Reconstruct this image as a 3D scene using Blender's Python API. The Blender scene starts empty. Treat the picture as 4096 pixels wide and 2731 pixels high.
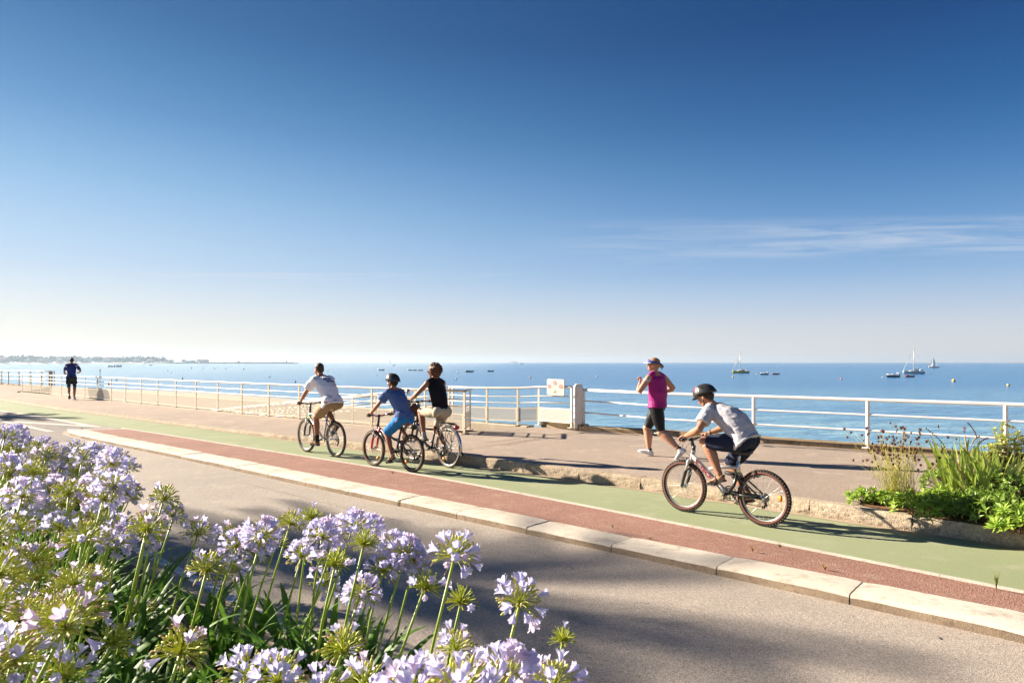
import bpy, bmesh, math, random
from mathutils import Vector as V, Matrix, noise
from mathutils.bvhtree import BVHTree
R = math.radians
sc = bpy.context.scene
COL = sc.collection
random.seed(7)

# ---------------------------------------------------------------- camera
cam_d = bpy.data.cameras.new("camera")
cam = bpy.data.objects.new("camera", cam_d); COL.objects.link(cam)
cam.location = (0, 0, 1.78); cam.rotation_euler = (R(90), 0, 0)
cam_d.lens = 24; cam_d.sensor_width = 36; cam_d.sensor_fit = 'HORIZONTAL'
cam_d.shift_y = 0.0200
cam_d.clip_start = 0.05; cam_d.clip_end = 40000
cam_d.dof.use_dof = True; cam_d.dof.focus_distance = 10.5; cam_d.dof.aperture_fstop = 9.0
sc.camera = cam

# ---------------------------------------------------------------- sky and sun
SUN_EL = 22.5
SUN_AZ = V((-0.918, 0.397, 0)).normalized()          # towards the sun, on the ground
world = bpy.data.worlds.new("World"); sc.world = world; world.use_nodes = True
wn = world.node_tree.nodes; wl = world.node_tree.links
for n in list(wn): wn.remove(n)
w_out = wn.new('ShaderNodeOutputWorld'); w_bg = wn.new('ShaderNodeBackground')
sky = wn.new('ShaderNodeTexSky'); sky.sky_type = 'NISHITA'; sky.sun_disc = False
sky.sun_elevation = R(SUN_EL); sky.sun_rotation = math.atan2(SUN_AZ.x, SUN_AZ.y)
sky.air_density = 1.0; sky.dust_density = 0.9; sky.ozone_density = 2.2; sky.altitude = 0
w_bg.inputs[1].default_value = 0.12
EXPOSURE = 1.75
def wmath(op, a, b=None, c=None):
    n = wn.new('ShaderNodeMath'); n.operation = op
    for i, x in enumerate((a, b, c)):
        if x is None: continue
        if isinstance(x, (int, float)): n.inputs[i].default_value = x
        else: wl.new(x, n.inputs[i])
    return n.outputs[0]
tc = wn.new('ShaderNodeTexCoord'); sx = wn.new('ShaderNodeSeparateXYZ'); wl.new(tc.outputs['Generated'], sx.inputs[0])
az = wmath('ARCTAN2', sx.outputs[0], sx.outputs[1]); el = wmath('ARCSINE', sx.outputs[2])
def lin(r, g, b):
    """the sky's measured colour, as radiance before exposure"""
    return tuple(((c / 255 / 12.92) if c < 10 else ((c / 255 + .055) / 1.055) ** 2.4) / 2 ** EXPOSURE / .12 for c in (r, g, b))
def ramp(stops):
    n = wn.new('ShaderNodeValToRGB'); cr = n.color_ramp; cr.interpolation = 'B_SPLINE'
    while len(cr.elements) < len(stops): cr.elements.new(.5)
    for e, (p, c) in zip(cr.elements, stops): e.position = p / 90; e.color = (*[q / 5 for q in lin(*c)], 1)
    wl.new(wmath('DIVIDE', wmath('MAXIMUM', el, 0), R(90)), n.inputs[0])
    vs_ = wn.new('ShaderNodeVectorMath'); vs_.operation = 'SCALE'; vs_.inputs['Scale'].default_value = 5; wl.new(n.outputs[0], vs_.inputs[0]); return vs_.outputs[0]
near_sun = ramp([(0, (233, 228, 216)), (2, (236, 232, 222)), (4, (226, 230, 231)), (7, (196, 217, 238)), (12.4, (154, 197, 234)), (18, (94, 151, 204)), (25, (46, 106, 164)), (40, (22, 74, 128)), (90, (20, 52, 108))])
off_sun = ramp([(0, (216, 216, 220)), (2, (212, 215, 222)), (4, (188, 204, 224)), (7, (134, 178, 222)), (12.4, (74, 130, 190)), (18, (32, 94, 154)), (25, (10, 58, 120)), (40, (6, 42, 96)), (90, (8, 34, 84))])
def wmix(f, a, b):
    n = wn.new('ShaderNodeMix'); n.data_type = 'RGBA'
    if isinstance(f, float): n.inputs['Factor'].default_value = f
    else: wl.new(f, n.inputs['Factor'])
    for i, x in ((6, a), (7, b)):
        if isinstance(x, tuple): n.inputs[i].default_value = (*x, 1)
        else: wl.new(x, n.inputs[i])
    return n.outputs[2]
# away from the sun the sky deepens
azd = wn.new('ShaderNodeMapRange'); azd.interpolation_type = 'SMOOTHERSTEP'; azd.inputs[1].default_value = R(-62); azd.inputs[2].default_value = R(52)
wl.new(az, azd.inputs[0])
grade = wmix(azd.outputs[0], near_sun, off_sun)
base_sky = wmix(.98, sky.outputs[0], grade)
pe = wmath('DIVIDE', sx.outputs[2], wmath('MAXIMUM', sx.outputs[1], .05)); pa = wmath('DIVIDE', sx.outputs[0], wmath('MAXIMUM', sx.outputs[1], .05))
def cirrus(azc, azw, elc, elw, seed, tilt, kx, ky, lo, hi):
    e2 = wmath('SUBTRACT', pe, wmath('MULTIPLY', pa, tilt))
    cx = wn.new('ShaderNodeCombineXYZ'); wl.new(wmath('MULTIPLY', pa, kx), cx.inputs[0]); wl.new(wmath('MULTIPLY', e2, ky), cx.inputs[1]); cx.inputs[2].default_value = seed
    nz = wn.new('ShaderNodeTexNoise'); nz.inputs['Scale'].default_value = 1; nz.inputs['Detail'].default_value = 8; nz.inputs['Roughness'].default_value = .66
    nz.inputs['Distortion'].default_value = .8
    wl.new(cx.outputs[0], nz.inputs['Vector'])
    mr = wn.new('ShaderNodeMapRange'); mr.inputs[1].default_value = lo; mr.inputs[2].default_value = hi; wl.new(nz.outputs[0], mr.inputs[0])
    def bell(x, c, w):
        d = wmath('DIVIDE', wmath('SUBTRACT', x, c), w)
        return wmath('MAXIMUM', wmath('SUBTRACT', 1, wmath('MULTIPLY', d, d)), 0)
    return wmath('MULTIPLY', wmath('MULTIPLY', mr.outputs[0], bell(e2, elc, elw)), bell(pa, azc, azw))
c1 = cirrus(.62, .62, .176, .034, 3.1, .012, 3.4, 62, .40, .80)
c2 = cirrus(-.30, .34, .124, .0075, 8.7, 0.0, 4.5, 120, .45, .75)
c3 = cirrus(.45, .5, .145, .02, 5.2, .03, 3.0, 70, .50, .9)
cl = wmath('MINIMUM', wmath('ADD', wmath('ADD', wmath('MULTIPLY', c1, .72), wmath('MULTIPLY', c2, .8)), wmath('MULTIPLY', c3, .5)), 1)
skyc = wmix(cl, base_sky, lin(226, 230, 238))
wl.new(skyc, w_bg.inputs[0]); wl.new(w_bg.outputs[0], w_out.inputs[0])

sun_d = bpy.data.lights.new("sun", 'SUN'); sun_d.energy = 5.0; sun_d.angle = R(.53); sun_d.color = (1.0, .88, .72)
sun = bpy.data.objects.new("sun", sun_d); COL.objects.link(sun)
S_DIR = V((SUN_AZ.x * math.cos(R(SUN_EL)), SUN_AZ.y * math.cos(R(SUN_EL)), math.sin(R(SUN_EL))))
sun.rotation_euler = S_DIR.to_track_quat('Z', 'Y').to_euler()
sun.location = S_DIR * 50
sc.view_settings.view_transform = 'Standard'; sc.view_settings.look = 'None'
sc.view_settings.exposure = EXPOSURE; sc.view_settings.gamma = 1
sc.view_settings.use_curve_mapping = False
sc.cycles.max_bounces = 6; sc.cycles.volume_bounces = 0; sc.cycles.transparent_max_bounces = 24
sc.cycles.diffuse_bounces = 3; sc.cycles.glossy_bounces = 3
sc.cycles.use_denoising = True

# ---------------------------------------------------------------- helpers
F_PX, HZ = 2730.7, 1447.0
def gp(px, py, z=0.0):
    y = (1.78 - z) * F_PX / (py - HZ)
    return V(((px - 2048) * y / F_PX, y, z))
def at(px, py, Y):
    return V(((px - 2048) * Y / F_PX, Y, 1.78 - (py - HZ) * Y / F_PX))

def tag(o, label=None, cat=None, group=None, kind=None):
    if label: o['label'] = label
    if cat: o['category'] = cat
    if group: o['group'] = group
    if kind: o['kind'] = kind
    return o
def empty(name, loc=(0, 0, 0), rz=0, parent=None):
    o = bpy.data.objects.new(name, None); COL.objects.link(o)
    o.location = loc; o.rotation_euler = (0, 0, rz); o.empty_display_size = .1
    if parent: o.parent = parent
    return o
def link(name, me, parent=None, loc=None, rz=None):
    o = bpy.data.objects.new(name, me); COL.objects.link(o)
    if parent: o.parent = parent
    if loc is not None: o.location = loc
    if rz is not None: o.rotation_euler = (0, 0, rz)
    return o
def copy_tree(o, parent=None):
    c = o.copy(); COL.objects.link(c); c.parent = parent
    for ch in [x for x in KIDS.get(o.name, [])]: copy_tree(ch, c)
    return c
KIDS = {}
def index_kids(root):
    for o in [root] + list(root.children_recursive): KIDS[o.name] = list(o.children)

class MB:
    def __init__(s): s.v = []; s.f = []; s.m = []; s.cur = 0
    def add(s, vs, fs):
        b = len(s.v); s.v += [tuple(p) for p in vs]
        s.f += [tuple(b + i for i in f) for f in fs]; s.m += [s.cur] * len(fs); return s
    def box(s, c, size, M=None):
        hx, hy, hz = size[0] / 2, size[1] / 2, size[2] / 2
        vs = [V((x, y, z)) for x in (-hx, hx) for y in (-hy, hy) for z in (-hz, hz)]
        if M is not None: vs = [M @ p for p in vs]
        c = V(c)
        return s.add([p + c for p in vs], [(0, 1, 3, 2), (4, 6, 7, 5), (0, 4, 5, 1), (2, 3, 7, 6), (0, 2, 6, 4), (1, 5, 7, 3)])
    def tube(s, pts, r, n=8, cap=True, closed=False, sq=None, side=None):
        pts = [V(p) for p in pts]; k = len(pts)
        rs = r if isinstance(r, (list, tuple)) else [r] * k
        up = None; vs = []
        for i, p in enumerate(pts):
            if closed: t = pts[(i + 1) % k] - pts[i - 1]
            else: t = pts[min(i + 1, k - 1)] - pts[max(i - 1, 0)]
            t = t.normalized() if t.length > 1e-9 else V((0, 0, 1))
            if up is None:
                up = V(side) if side is not None else (V((0, 0, 1)) if abs(t.z) < .9 else V((1, 0, 0)))
            a = up - t * up.dot(t)
            if a.length < 1e-6: a = t.orthogonal()
            a.normalize(); b = t.cross(a); up = a
            ra = rs[i]; rb = ra * (sq if sq else 1)
            for j in range(n):
                q = 2 * math.pi * j / n
                vs.append(p + a * (ra * math.cos(q)) + b * (rb * math.sin(q)))
        fs = []
        for i in range(k if closed else k - 1):
            for j in range(n):
                i2 = (i + 1) % k
                fs.append((i * n + j, i * n + (j + 1) % n, i2 * n + (j + 1) % n, i2 * n + j))
        if cap and not closed:
            fs.append(tuple(range(n - 1, -1, -1))); fs.append(tuple((k - 1) * n + j for j in range(n)))
        return s.add(vs, fs)
    def loft(s, rings, n=16, cap=True, p=2.0):
        """rings: (centre, half-axis a, half-axis b)"""
        vs = []
        for c, a, b in rings:
            c, a, b = V(c), V(a), V(b)
            for j in range(n):
                q = 2 * math.pi * j / n; cq, sq_ = math.cos(q), math.sin(q)
                e = 2.0 / p
                vs.append(c + a * (math.copysign(abs(cq) ** e, cq)) + b * (math.copysign(abs(sq_) ** e, sq_)))
        k = len(rings); fs = []
        for i in range(k - 1):
            for j in range(n):
                fs.append((i * n + j, i * n + (j + 1) % n, (i + 1) * n + (j + 1) % n, (i + 1) * n + j))
        if cap:
            fs.append(tuple(range(n - 1, -1, -1))); fs.append(tuple((k - 1) * n + j for j in range(n)))
        return s.add(vs, fs)
    def ell(s, c, r, M=None, n=14, m=9):
        c = V(c); vs = [V((0, 0, -1))]
        for i in range(1, m):
            t = math.pi * i / m
            for j in range(n):
                q = 2 * math.pi * j / n
                vs.append(V((math.sin(t) * math.cos(q), math.sin(t) * math.sin(q), -math.cos(t))))
        vs.append(V((0, 0, 1)))
        vs = [V((p.x * r[0], p.y * r[1], p.z * r[2])) for p in vs]
        if M is not None: vs = [M @ p for p in vs]
        fs = [(0, 1 + (j + 1) % n, 1 + j) for j in range(n)]
        for i in range(m - 2):
            for j in range(n):
                a = 1 + i * n; b = a + n
                fs.append((a + j, a + (j + 1) % n, b + (j + 1) % n, b + j))
        L = len(vs) - 1; a = 1 + (m - 2) * n
        fs += [(a + j, a + (j + 1) % n, L) for j in range(n)]
        return s.add([p + c for p in vs], fs)
    def torus(s, c, Rr, r, axis='y', n=40, m=8, sq=1.0):
        pts = []
        for i in range(n):
            q = 2 * math.pi * i / n
            pts.append((i, math.cos(q), math.sin(q)))
        vs = []
        for i, cq, sq_ in pts:
            for j in range(m):
                t = 2 * math.pi * j / m
                rr = Rr + r * math.cos(t); h = r * sq * math.sin(t)
                vs.append(V((rr * cq, h, rr * sq_)) if axis == 'y' else V((rr * cq, rr * sq_, h)))
        fs = [(i * m + j, i * m + (j + 1) % m, ((i + 1) % n) * m + (j + 1) % m, ((i + 1) % n) * m + j) for i in range(n) for j in range(m)]
        return s.add([p + V(c) for p in vs], fs)
    def poly(s, pts, z=None):
        return s.add([V(p) if z is None else V((p[0], p[1], z)) for p in pts], [tuple(range(len(pts)))])
    def prism(s, pts, z0, z1):
        n = len(pts)
        vs = [(p[0], p[1], z0) for p in pts] + [(p[0], p[1], z1) for p in pts]
        return s.add(vs, [tuple(range(n - 1, -1, -1)), tuple(range(n, 2 * n))] + [(i, (i + 1) % n, n + (i + 1) % n, n + i) for i in range(n)])
    def mesh(s, name, mats, smooth=True):
        me = bpy.data.meshes.new(name); me.from_pydata(s.v, [], s.f)
        if not isinstance(mats, (list, tuple)): mats = [mats]
        for m in mats: me.materials.append(m)
        if len(mats) > 1:
            me.polygons.foreach_set('material_index', s.m)
        if smooth: me.polygons.foreach_set('use_smooth', [True] * len(s.f))
        me.update()
        return me
    def build(s, name, mats, parent=None, smooth=True, loc=None, rz=None, fix=False):
        me = s.mesh(name, mats, smooth)
        if fix:
            bm = bmesh.new(); bm.from_mesh(me); bmesh.ops.recalc_face_normals(bm, faces=bm.faces); bm.to_mesh(me); bm.free()
        return link(name, me, parent, loc, rz)
def fixn(me):
    bm = bmesh.new(); bm.from_mesh(me); bmesh.ops.recalc_face_normals(bm, faces=bm.faces); bm.to_mesh(me); bm.free()
def autosmooth(o, ang=35):
    me = o.data
    bm = bmesh.new(); bm.from_mesh(me)
    bmesh.ops.recalc_face_normals(bm, faces=bm.faces)
    for e in bm.edges:
        if len(e.link_faces) == 2 and e.calc_face_angle(0) > R(ang): e.smooth = False
    bm.to_mesh(me); bm.free(); return o

MATS = {}
def mat(name, col, col2=None, scale=8.0, rough=.6, bump=0, bscale=None, metal=0, spec=.4, sss=0, trans=0, detail=5, lo=.35, hi=.65, stretch=None, coat=0, bdist=.01, coord='Object', tl=0):
    if name in MATS: return MATS[name]
    m = bpy.data.materials.new(name); m.use_nodes = True; MATS[name] = m
    nt = m.node_tree; N = nt.nodes; L = nt.links; b = N['Principled BSDF']
    b.inputs['Roughness'].default_value = rough; b.inputs['Metallic'].default_value = metal
    b.inputs['Specular IOR Level'].default_value = spec
    if coat: b.inputs['Coat Weight'].default_value = coat; b.inputs['Coat Roughness'].default_value = .12
    if sss:
        b.inputs['Subsurface Weight'].default_value = sss; b.inputs['Subsurface Radius'].default_value = (.012, .005, .003)
        b.inputs['Subsurface Scale'].default_value = 1.0
    t = N.new('ShaderNodeTexCoord'); mp = N.new('ShaderNodeMapping'); L.new(t.outputs[coord], mp.inputs[0])
    if stretch: mp.inputs['Scale'].default_value = stretch
    nz = N.new('ShaderNodeTexNoise'); nz.inputs['Scale'].default_value = scale; nz.inputs['Detail'].default_value = detail
    L.new(mp.outputs[0], nz.inputs['Vector'])
    rp = N.new('ShaderNodeMapRange'); rp.inputs[1].default_value = lo; rp.inputs[2].default_value = hi; L.new(nz.outputs[0], rp.inputs[0])
    mx = N.new('ShaderNodeMix'); mx.data_type = 'RGBA'
    c2 = col2 if col2 else tuple(c * .82 for c in col)
    mx.inputs[6].default_value = (*col, 1); mx.inputs[7].default_value = (*c2, 1)
    L.new(rp.outputs[0], mx.inputs['Factor']); L.new(mx.outputs[2], b.inputs['Base Color'])
    if bump:
        bn = N.new('ShaderNodeTexNoise'); bn.inputs['Scale'].default_value = bscale or scale * 4; bn.inputs['Detail'].default_value = 4
        L.new(mp.outputs[0], bn.inputs['Vector'])
        bp = N.new('ShaderNodeBump'); bp.inputs['Strength'].default_value = bump; bp.inputs['Distance'].default_value = bdist
        L.new(bn.outputs[0], bp.inputs['Height']); L.new(bp.outputs[0], b.inputs['Normal'])
    if tl:                       # thin leaf or petal: light comes through
        tr = N.new('ShaderNodeBsdfTranslucent'); ms = N.new('ShaderNodeMixShader'); ms.inputs[0].default_value = tl
        L.new(mx.outputs[2], tr.inputs[0]); L.new(b.outputs[0], ms.inputs[1]); L.new(tr.outputs[0], ms.inputs[2])
        L.new(ms.outputs[0], N['Material Output'].inputs[0])
    m['_mix'] = mx.name
    return m
# ================================================================ THE SETTING
def ex(P, d0, d1):
    """extend a measured line past both of its ends"""
    P = [V((p[0], p[1], 0)) for p in P]
    a = (P[0] - P[1]).normalized(); b = (P[-1] - P[-2]).normalized()
    return [P[0] + a * d0] + P + [P[-1] + b * d1]
def along(P, step):
    out = [P[0].copy()]; acc = 0
    L = [0]
    for i in range(1, len(P)): L.append(L[-1] + (P[i] - P[i - 1]).length)
    n = max(1, int(L[-1] / step)); res = []; j = 0
    for k in range(n + 1):
        s = L[-1] * k / n
        while j < len(P) - 2 and L[j + 1] < s: j += 1
        t = (s - L[j]) / max(1e-9, L[j + 1] - L[j]); res.append(P[j].lerp(P[j + 1], t))
    return res
def smooth(P, it=3):
    for _ in range(it): P = [P[0]] + [(P[i - 1] + P[i] * 2 + P[i + 1]) / 4 for i in range(1, len(P) - 1)] + [P[-1]]
    return P
G_LINE = smooth(along(ex([(-34, 41), (-22.5, 30.6), (-16.25, 24.9), (-11.87, 21.3), (-8.87, 18.75), (-6.31, 16.6), (-4.71, 15.2), (-3.47, 14.15), (-2.32, 13.15), (-.87, 11.85), (.4, 10.75), (1.3, 9.98), (1.79, 9.53), (3.3, 8.07), (4.17, 7.17), (4.87, 6.49)], 60, 12), .5), 3)
W_LINE = smooth(along(ex([(-10.54, 18.45), (-7.51, 15.94), (-4.71, 13.58), (-3.18, 12.32), (-1.58, 10.95), (-.55, 9.95), (.79, 8.62), (1.91, 7.47), (2.69, 6.67), (3.43, 5.88), (3.98, 5.3)], 0, 12), .4), 3)
KB_LINE = smooth(along(ex([(-11.2, 17.95), (-9.95, 16.75), (-7.41, 14.6), (-5.72, 13.1), (-4.01, 11.6), (-2.29, 10.06), (.69, 7.42), (1.21, 6.94), (2.06, 6.2), (2.91, 5.47), (3.66, 4.82)], 0, 12), .5), 3)
KF_LINE = smooth(along(ex([(-11.3, 17.35), (-10.95, 16.7), (-10.04, 15.9), (-8.76, 14.8), (-7.04, 13.35), (-5.49, 12.02), (-3.57, 10.32), (-1.41, 8.43), (.19, 7.03), (.97, 6.35), (1.76, 5.66), (2.53, 4.96), (3.24, 4.32)], 0, 12), .5), 2)
E_LEFT = [V(p) for p in [(-25.96, 36.18, 0), (-21.26, 32.2, 0), (-16.82, 28.4, 0), (-12.25, 24.4, 0), (-7.67, 20.45, 0), (-4.36, 17.75, 0), (-1.06, 15.19, 0)]]

W_LINE = [V((p.x * .986, p.y * .986, 0)) for p in W_LINE]; KB_LINE = [V((p.x * .958, p.y * .958, 0)) for p in KB_LINE]
def nodes(m): return m.node_tree.nodes, m.node_tree.links
def ground_mat(name, c1, c2, c3, s1, s2, grain, rough=.9, bump=.5, gs=(.75, 1.2), speck=None):
    """large stains (s1), middle mottling (s2), and aggregate grain"""
    m = bpy.data.materials.new(name); m.use_nodes = True; N, L = nodes(m); b = N['Principled BSDF']
    b.inputs['Roughness'].default_value = rough; b.inputs['Specular IOR Level'].default_value = .3
    t = N.new('ShaderNodeTexCoord')
    def nz(s, d=6, ro=.6):
        n = N.new('ShaderNodeTexNoise'); n.inputs['Scale'].default_value = s; n.inputs['Detail'].default_value = d; n.inputs['Roughness'].default_value = ro
        L.new(t.outputs['Object'], n.inputs['Vector']); return n
    def mr(o, a, b_, c=0, d=1):
        n = N.new('ShaderNodeMapRange'); n.inputs[1].default_value = a; n.inputs[2].default_value = b_; n.inputs[3].default_value = c; n.inputs[4].default_value = d
        L.new(o, n.inputs[0]); return n.outputs[0]
    def mix(f, a, b_):
        n = N.new('ShaderNodeMix'); n.data_type = 'RGBA'; L.new(f, n.inputs['Factor'])
        for i, x in ((6, a), (7, b_)):
            if isinstance(x, tuple): n.inputs[i].default_value = (*x, 1)
            else: L.new(x, n.inputs[i])
        return n
    a = mix(mr(nz(s1).outputs[0], .38, .62), c1, c2).outputs[2]
    a = mix(mr(nz(s2, 8, .7).outputs[0], .52, .72), a, c3).outputs[2]
    vo = N.new('ShaderNodeTexVoronoi'); vo.inputs['Scale'].default_value = grain; L.new(t.outputs['Object'], vo.inputs['Vector'])
    g = mr(vo.outputs['Color'], 0, 1, gs[0], gs[1])
    g2 = mr(nz(grain * .35, 3, .8).outputs[0], .3, .7, .9, 1.1)
    mm = N.new('ShaderNodeMath'); mm.operation = 'MULTIPLY'; L.new(g, mm.inputs[0]); L.new(g2, mm.inputs[1])
    vm = N.new('ShaderNodeVectorMath'); vm.operation = 'SCALE'; L.new(a, vm.inputs[0]); L.new(mm.outputs[0], vm.inputs['Scale'])
    L.new(vm.outputs[0], b.inputs['Base Color'])
    bp = N.new('ShaderNodeBump'); bp.inputs['Strength'].default_value = bump; bp.inputs['Distance'].default_value = .004
    L.new(vo.outputs['Distance'], bp.inputs['Height']); L.new(bp.outputs[0], b.inputs['Normal'])
    MATS[name] = m; return m
M_ROAD = ground_mat('road_asphalt', (.37, .315, .265), (.32, .28, .24), (.42, .355, .295), .35, 2.6, 150, bump=.45, gs=(.5, 1.45))
M_ROAD2 = ground_mat('old_asphalt', (.24, .21, .19), (.20, .18, .17), (.30, .26, .22), .5, 3, 70, bump=1.0, gs=(.45, 1.5))
M_PAVE = ground_mat('pavement_asphalt', (.35, .275, .22), (.30, .24, .195), (.43, .345, .275), .4, 2.2, 120, bump=.5, gs=(.6, 1.38))
M_GREEN = ground_mat('green_resin', (.255, .29, .155), (.29, .315, .185), (.36, .355, .24), .3, 1.4, 220, bump=.15, gs=(.88, 1.08))
M_RED = ground_mat('red_asphalt', (.33, .175, .13), (.28, .15, .11), (.38, .25, .19), .5, 3.5, 90, bump=1.0, gs=(.6, 1.4))
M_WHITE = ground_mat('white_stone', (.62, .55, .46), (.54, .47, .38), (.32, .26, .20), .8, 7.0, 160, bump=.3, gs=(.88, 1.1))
M_LINE = ground_mat('white_line_paint', (.60, .54, .46), (.52, .46, .38), (.30, .26, .22), 1.5, 9, 120, bump=.4, gs=(.85, 1.1))
M_GRAN = ground_mat('rough_granite', (.46, .38, .28), (.36, .28, .20), (.17, .12, .075), 3, 22, 90, bump=1.0, gs=(.65, 1.3))
M_COPE = ground_mat('brown_concrete', (.24, .165, .09), (.34, .25, .15), (.12, .08, .045), 1.6, 8, 90, bump=.8, gs=(.8, 1.2))
M_SAND = ground_mat('beach_sand', (.50, .43, .34), (.45, .38, .29), (.38, .31, .24), .05, .5, 14, bump=.6, gs=(.85, 1.1))
M_SOIL = ground_mat('bed_soil', (.12, .08, .05), (.16, .11, .07), (.22, .15, .09), 3, 12, 60, bump=1, gs=(.6, 1.4))

def sheet(name, A, B, zA, zB, m, cols=1, sm=True):
    """a strip between two polylines of equal length"""
    mb = MB(); k = len(A); vs = []
    for i in range(k):
        za = zA(i, A[i]) if callable(zA) else zA; zb = zB(i, B[i]) if callable(zB) else zB
        for c in range(cols + 1):
            t = c / cols; p = A[i].lerp(B[i], t); vs.append((p.x, p.y, za + (zb - za) * t))
    fs = [(i * (cols + 1) + c, (i + 1) * (cols + 1) + c, (i + 1) * (cols + 1) + c + 1, i * (cols + 1) + c + 1) for i in range(k - 1) for c in range(cols)]
    mb.add(vs, fs)
    o = mb.build(name, m, smooth=sm, fix=False)
    me = o.data
    if me.polygons[0].normal.z < 0: me.flip_normals()
    return tag(o, kind='structure')
def resample(P, n):
    L = [0]
    for i in range(1, len(P)): L.append(L[-1] + (P[i] - P[i - 1]).length)
    res = []; j = 0
    for k in range(n):
        s = L[-1] * k / (n - 1)
        while j < len(P) - 2 and L[j + 1] < s: j += 1
        t = (s - L[j]) / max(1e-9, L[j + 1] - L[j]); res.append(P[j].lerp(P[j + 1], t))
    return res
def nearest(P, q):
    best = None
    for i in range(len(P) - 1):
        d = P[i + 1] - P[i]; t = max(0, min(1, (q - P[i]).dot(d) / d.length_squared)); c = P[i] + d * t
        e = (c - q).length
        if best is None or e < best[0]: best = (e, c, d.normalized())
    return best
def kerb_h(x):
    if x < -7: return .055
    if x < -3.4: return .055 + (x + 7) / 3.6 * .075
    return min(.16, .13 + (x + 3.4) * .01)

# road: one sheet, seaward side bounded by the granite kerb, reaching far behind the camera and both ways
n = 160
Gs = resample(G_LINE, n)
far = [V((p.x - 75, p.y - 80, 0)) for p in Gs]
sheet('road', Gs, far, 0.0, 0.0, M_ROAD)
# green cycle lane
W_ALL = [V(p) for p in [(-60, 60.5, 0), (-34, 37.6, 0), (-22.5, 28.1, 0), (-18.69, 24.93, 0), (-15.27, 22.2, 0), (-12.2, 19.7, 0)]] + W_LINE
Wg = []
for p in Gs:
    q = nearest(W_ALL, p)[1]; Wg.append(q)
sheet('cycle_lane', Gs, Wg, .004, .004, M_GREEN, cols=3)
# sand blown along the foot of the granite kerb
def dirt_strip(name, P, w0, w1, m, z, seed, side=1):
    A = []; B = []
    for i, p in enumerate(P):
        t = (P[min(i + 1, len(P) - 1)] - P[max(i - 1, 0)]).normalized(); nn = V((t.y, -t.x, 0)) * side
        w = w0 + (w1 - w0) * (noise.noise(V((i * .37, seed, 0))) * .5 + .5)
        A.append(p); B.append(p + nn * w)
    return sheet(name, A, B, z, z, m)
M_DUST = ground_mat('blown_sand', (.42, .33, .24), (.36, .28, .2), (.30, .25, .19), 2, 9, 140, bump=.5, gs=(.8, 1.15))
Gf = resample(G_LINE, 700)
def GSIDE(P):
    t = P[1] - P[0]; nn = V((t.y, -t.x, 0)); return 1 if nn.dot(V((-1, -1, 0))) > 0 else -1
gs_ = GSIDE(G_LINE)
dirt_strip('blown_sand', Gf, .02, .16, M_DUST, .0075, 3, gs_)
# red strip between the white stones and the lane
Ks = [p for p in KB_LINE]
Wr = [nearest(W_LINE, p)[1] for p in Ks]
sheet('red_strip', Ks, Wr, .066, .014, M_RED, cols=4)
# thin white concrete edging between red and green
gW = GSIDE(W_LINE)
mb = MB(); Wf = resample(W_LINE, 260)
for i in range(len(Wf) - 1):
    if i % 13 == 0 and i: pass
    a, b = Wf[i], Wf[i + 1]; t = (b - a).normalized(); nn = V((t.y, -t.x, 0)) * gW
    g = .004 if i % 13 == 12 else 0
    b = b - t * g
    w = .027
    A0, A1, B0, B1 = a - nn * w, a + nn * w, b - nn * w, b + nn * w
    z = .026
    mb.add([(A0.x, A0.y, -.01), (A1.x, A1.y, -.01), (B0.x, B0.y, -.01), (B1.x, B1.y, -.01), (A0.x, A0.y, z), (A1.x, A1.y, z), (B0.x, B0.y, z), (B1.x, B1.y, z)],
           [(4, 5, 7, 6), (0, 4, 6, 2), (1, 3, 7, 5), (0, 1, 5, 4), (2, 6, 7, 3)])
tag(mb.build('white_edging', M_LINE, smooth=False, fix=True), kind='structure')
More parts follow.
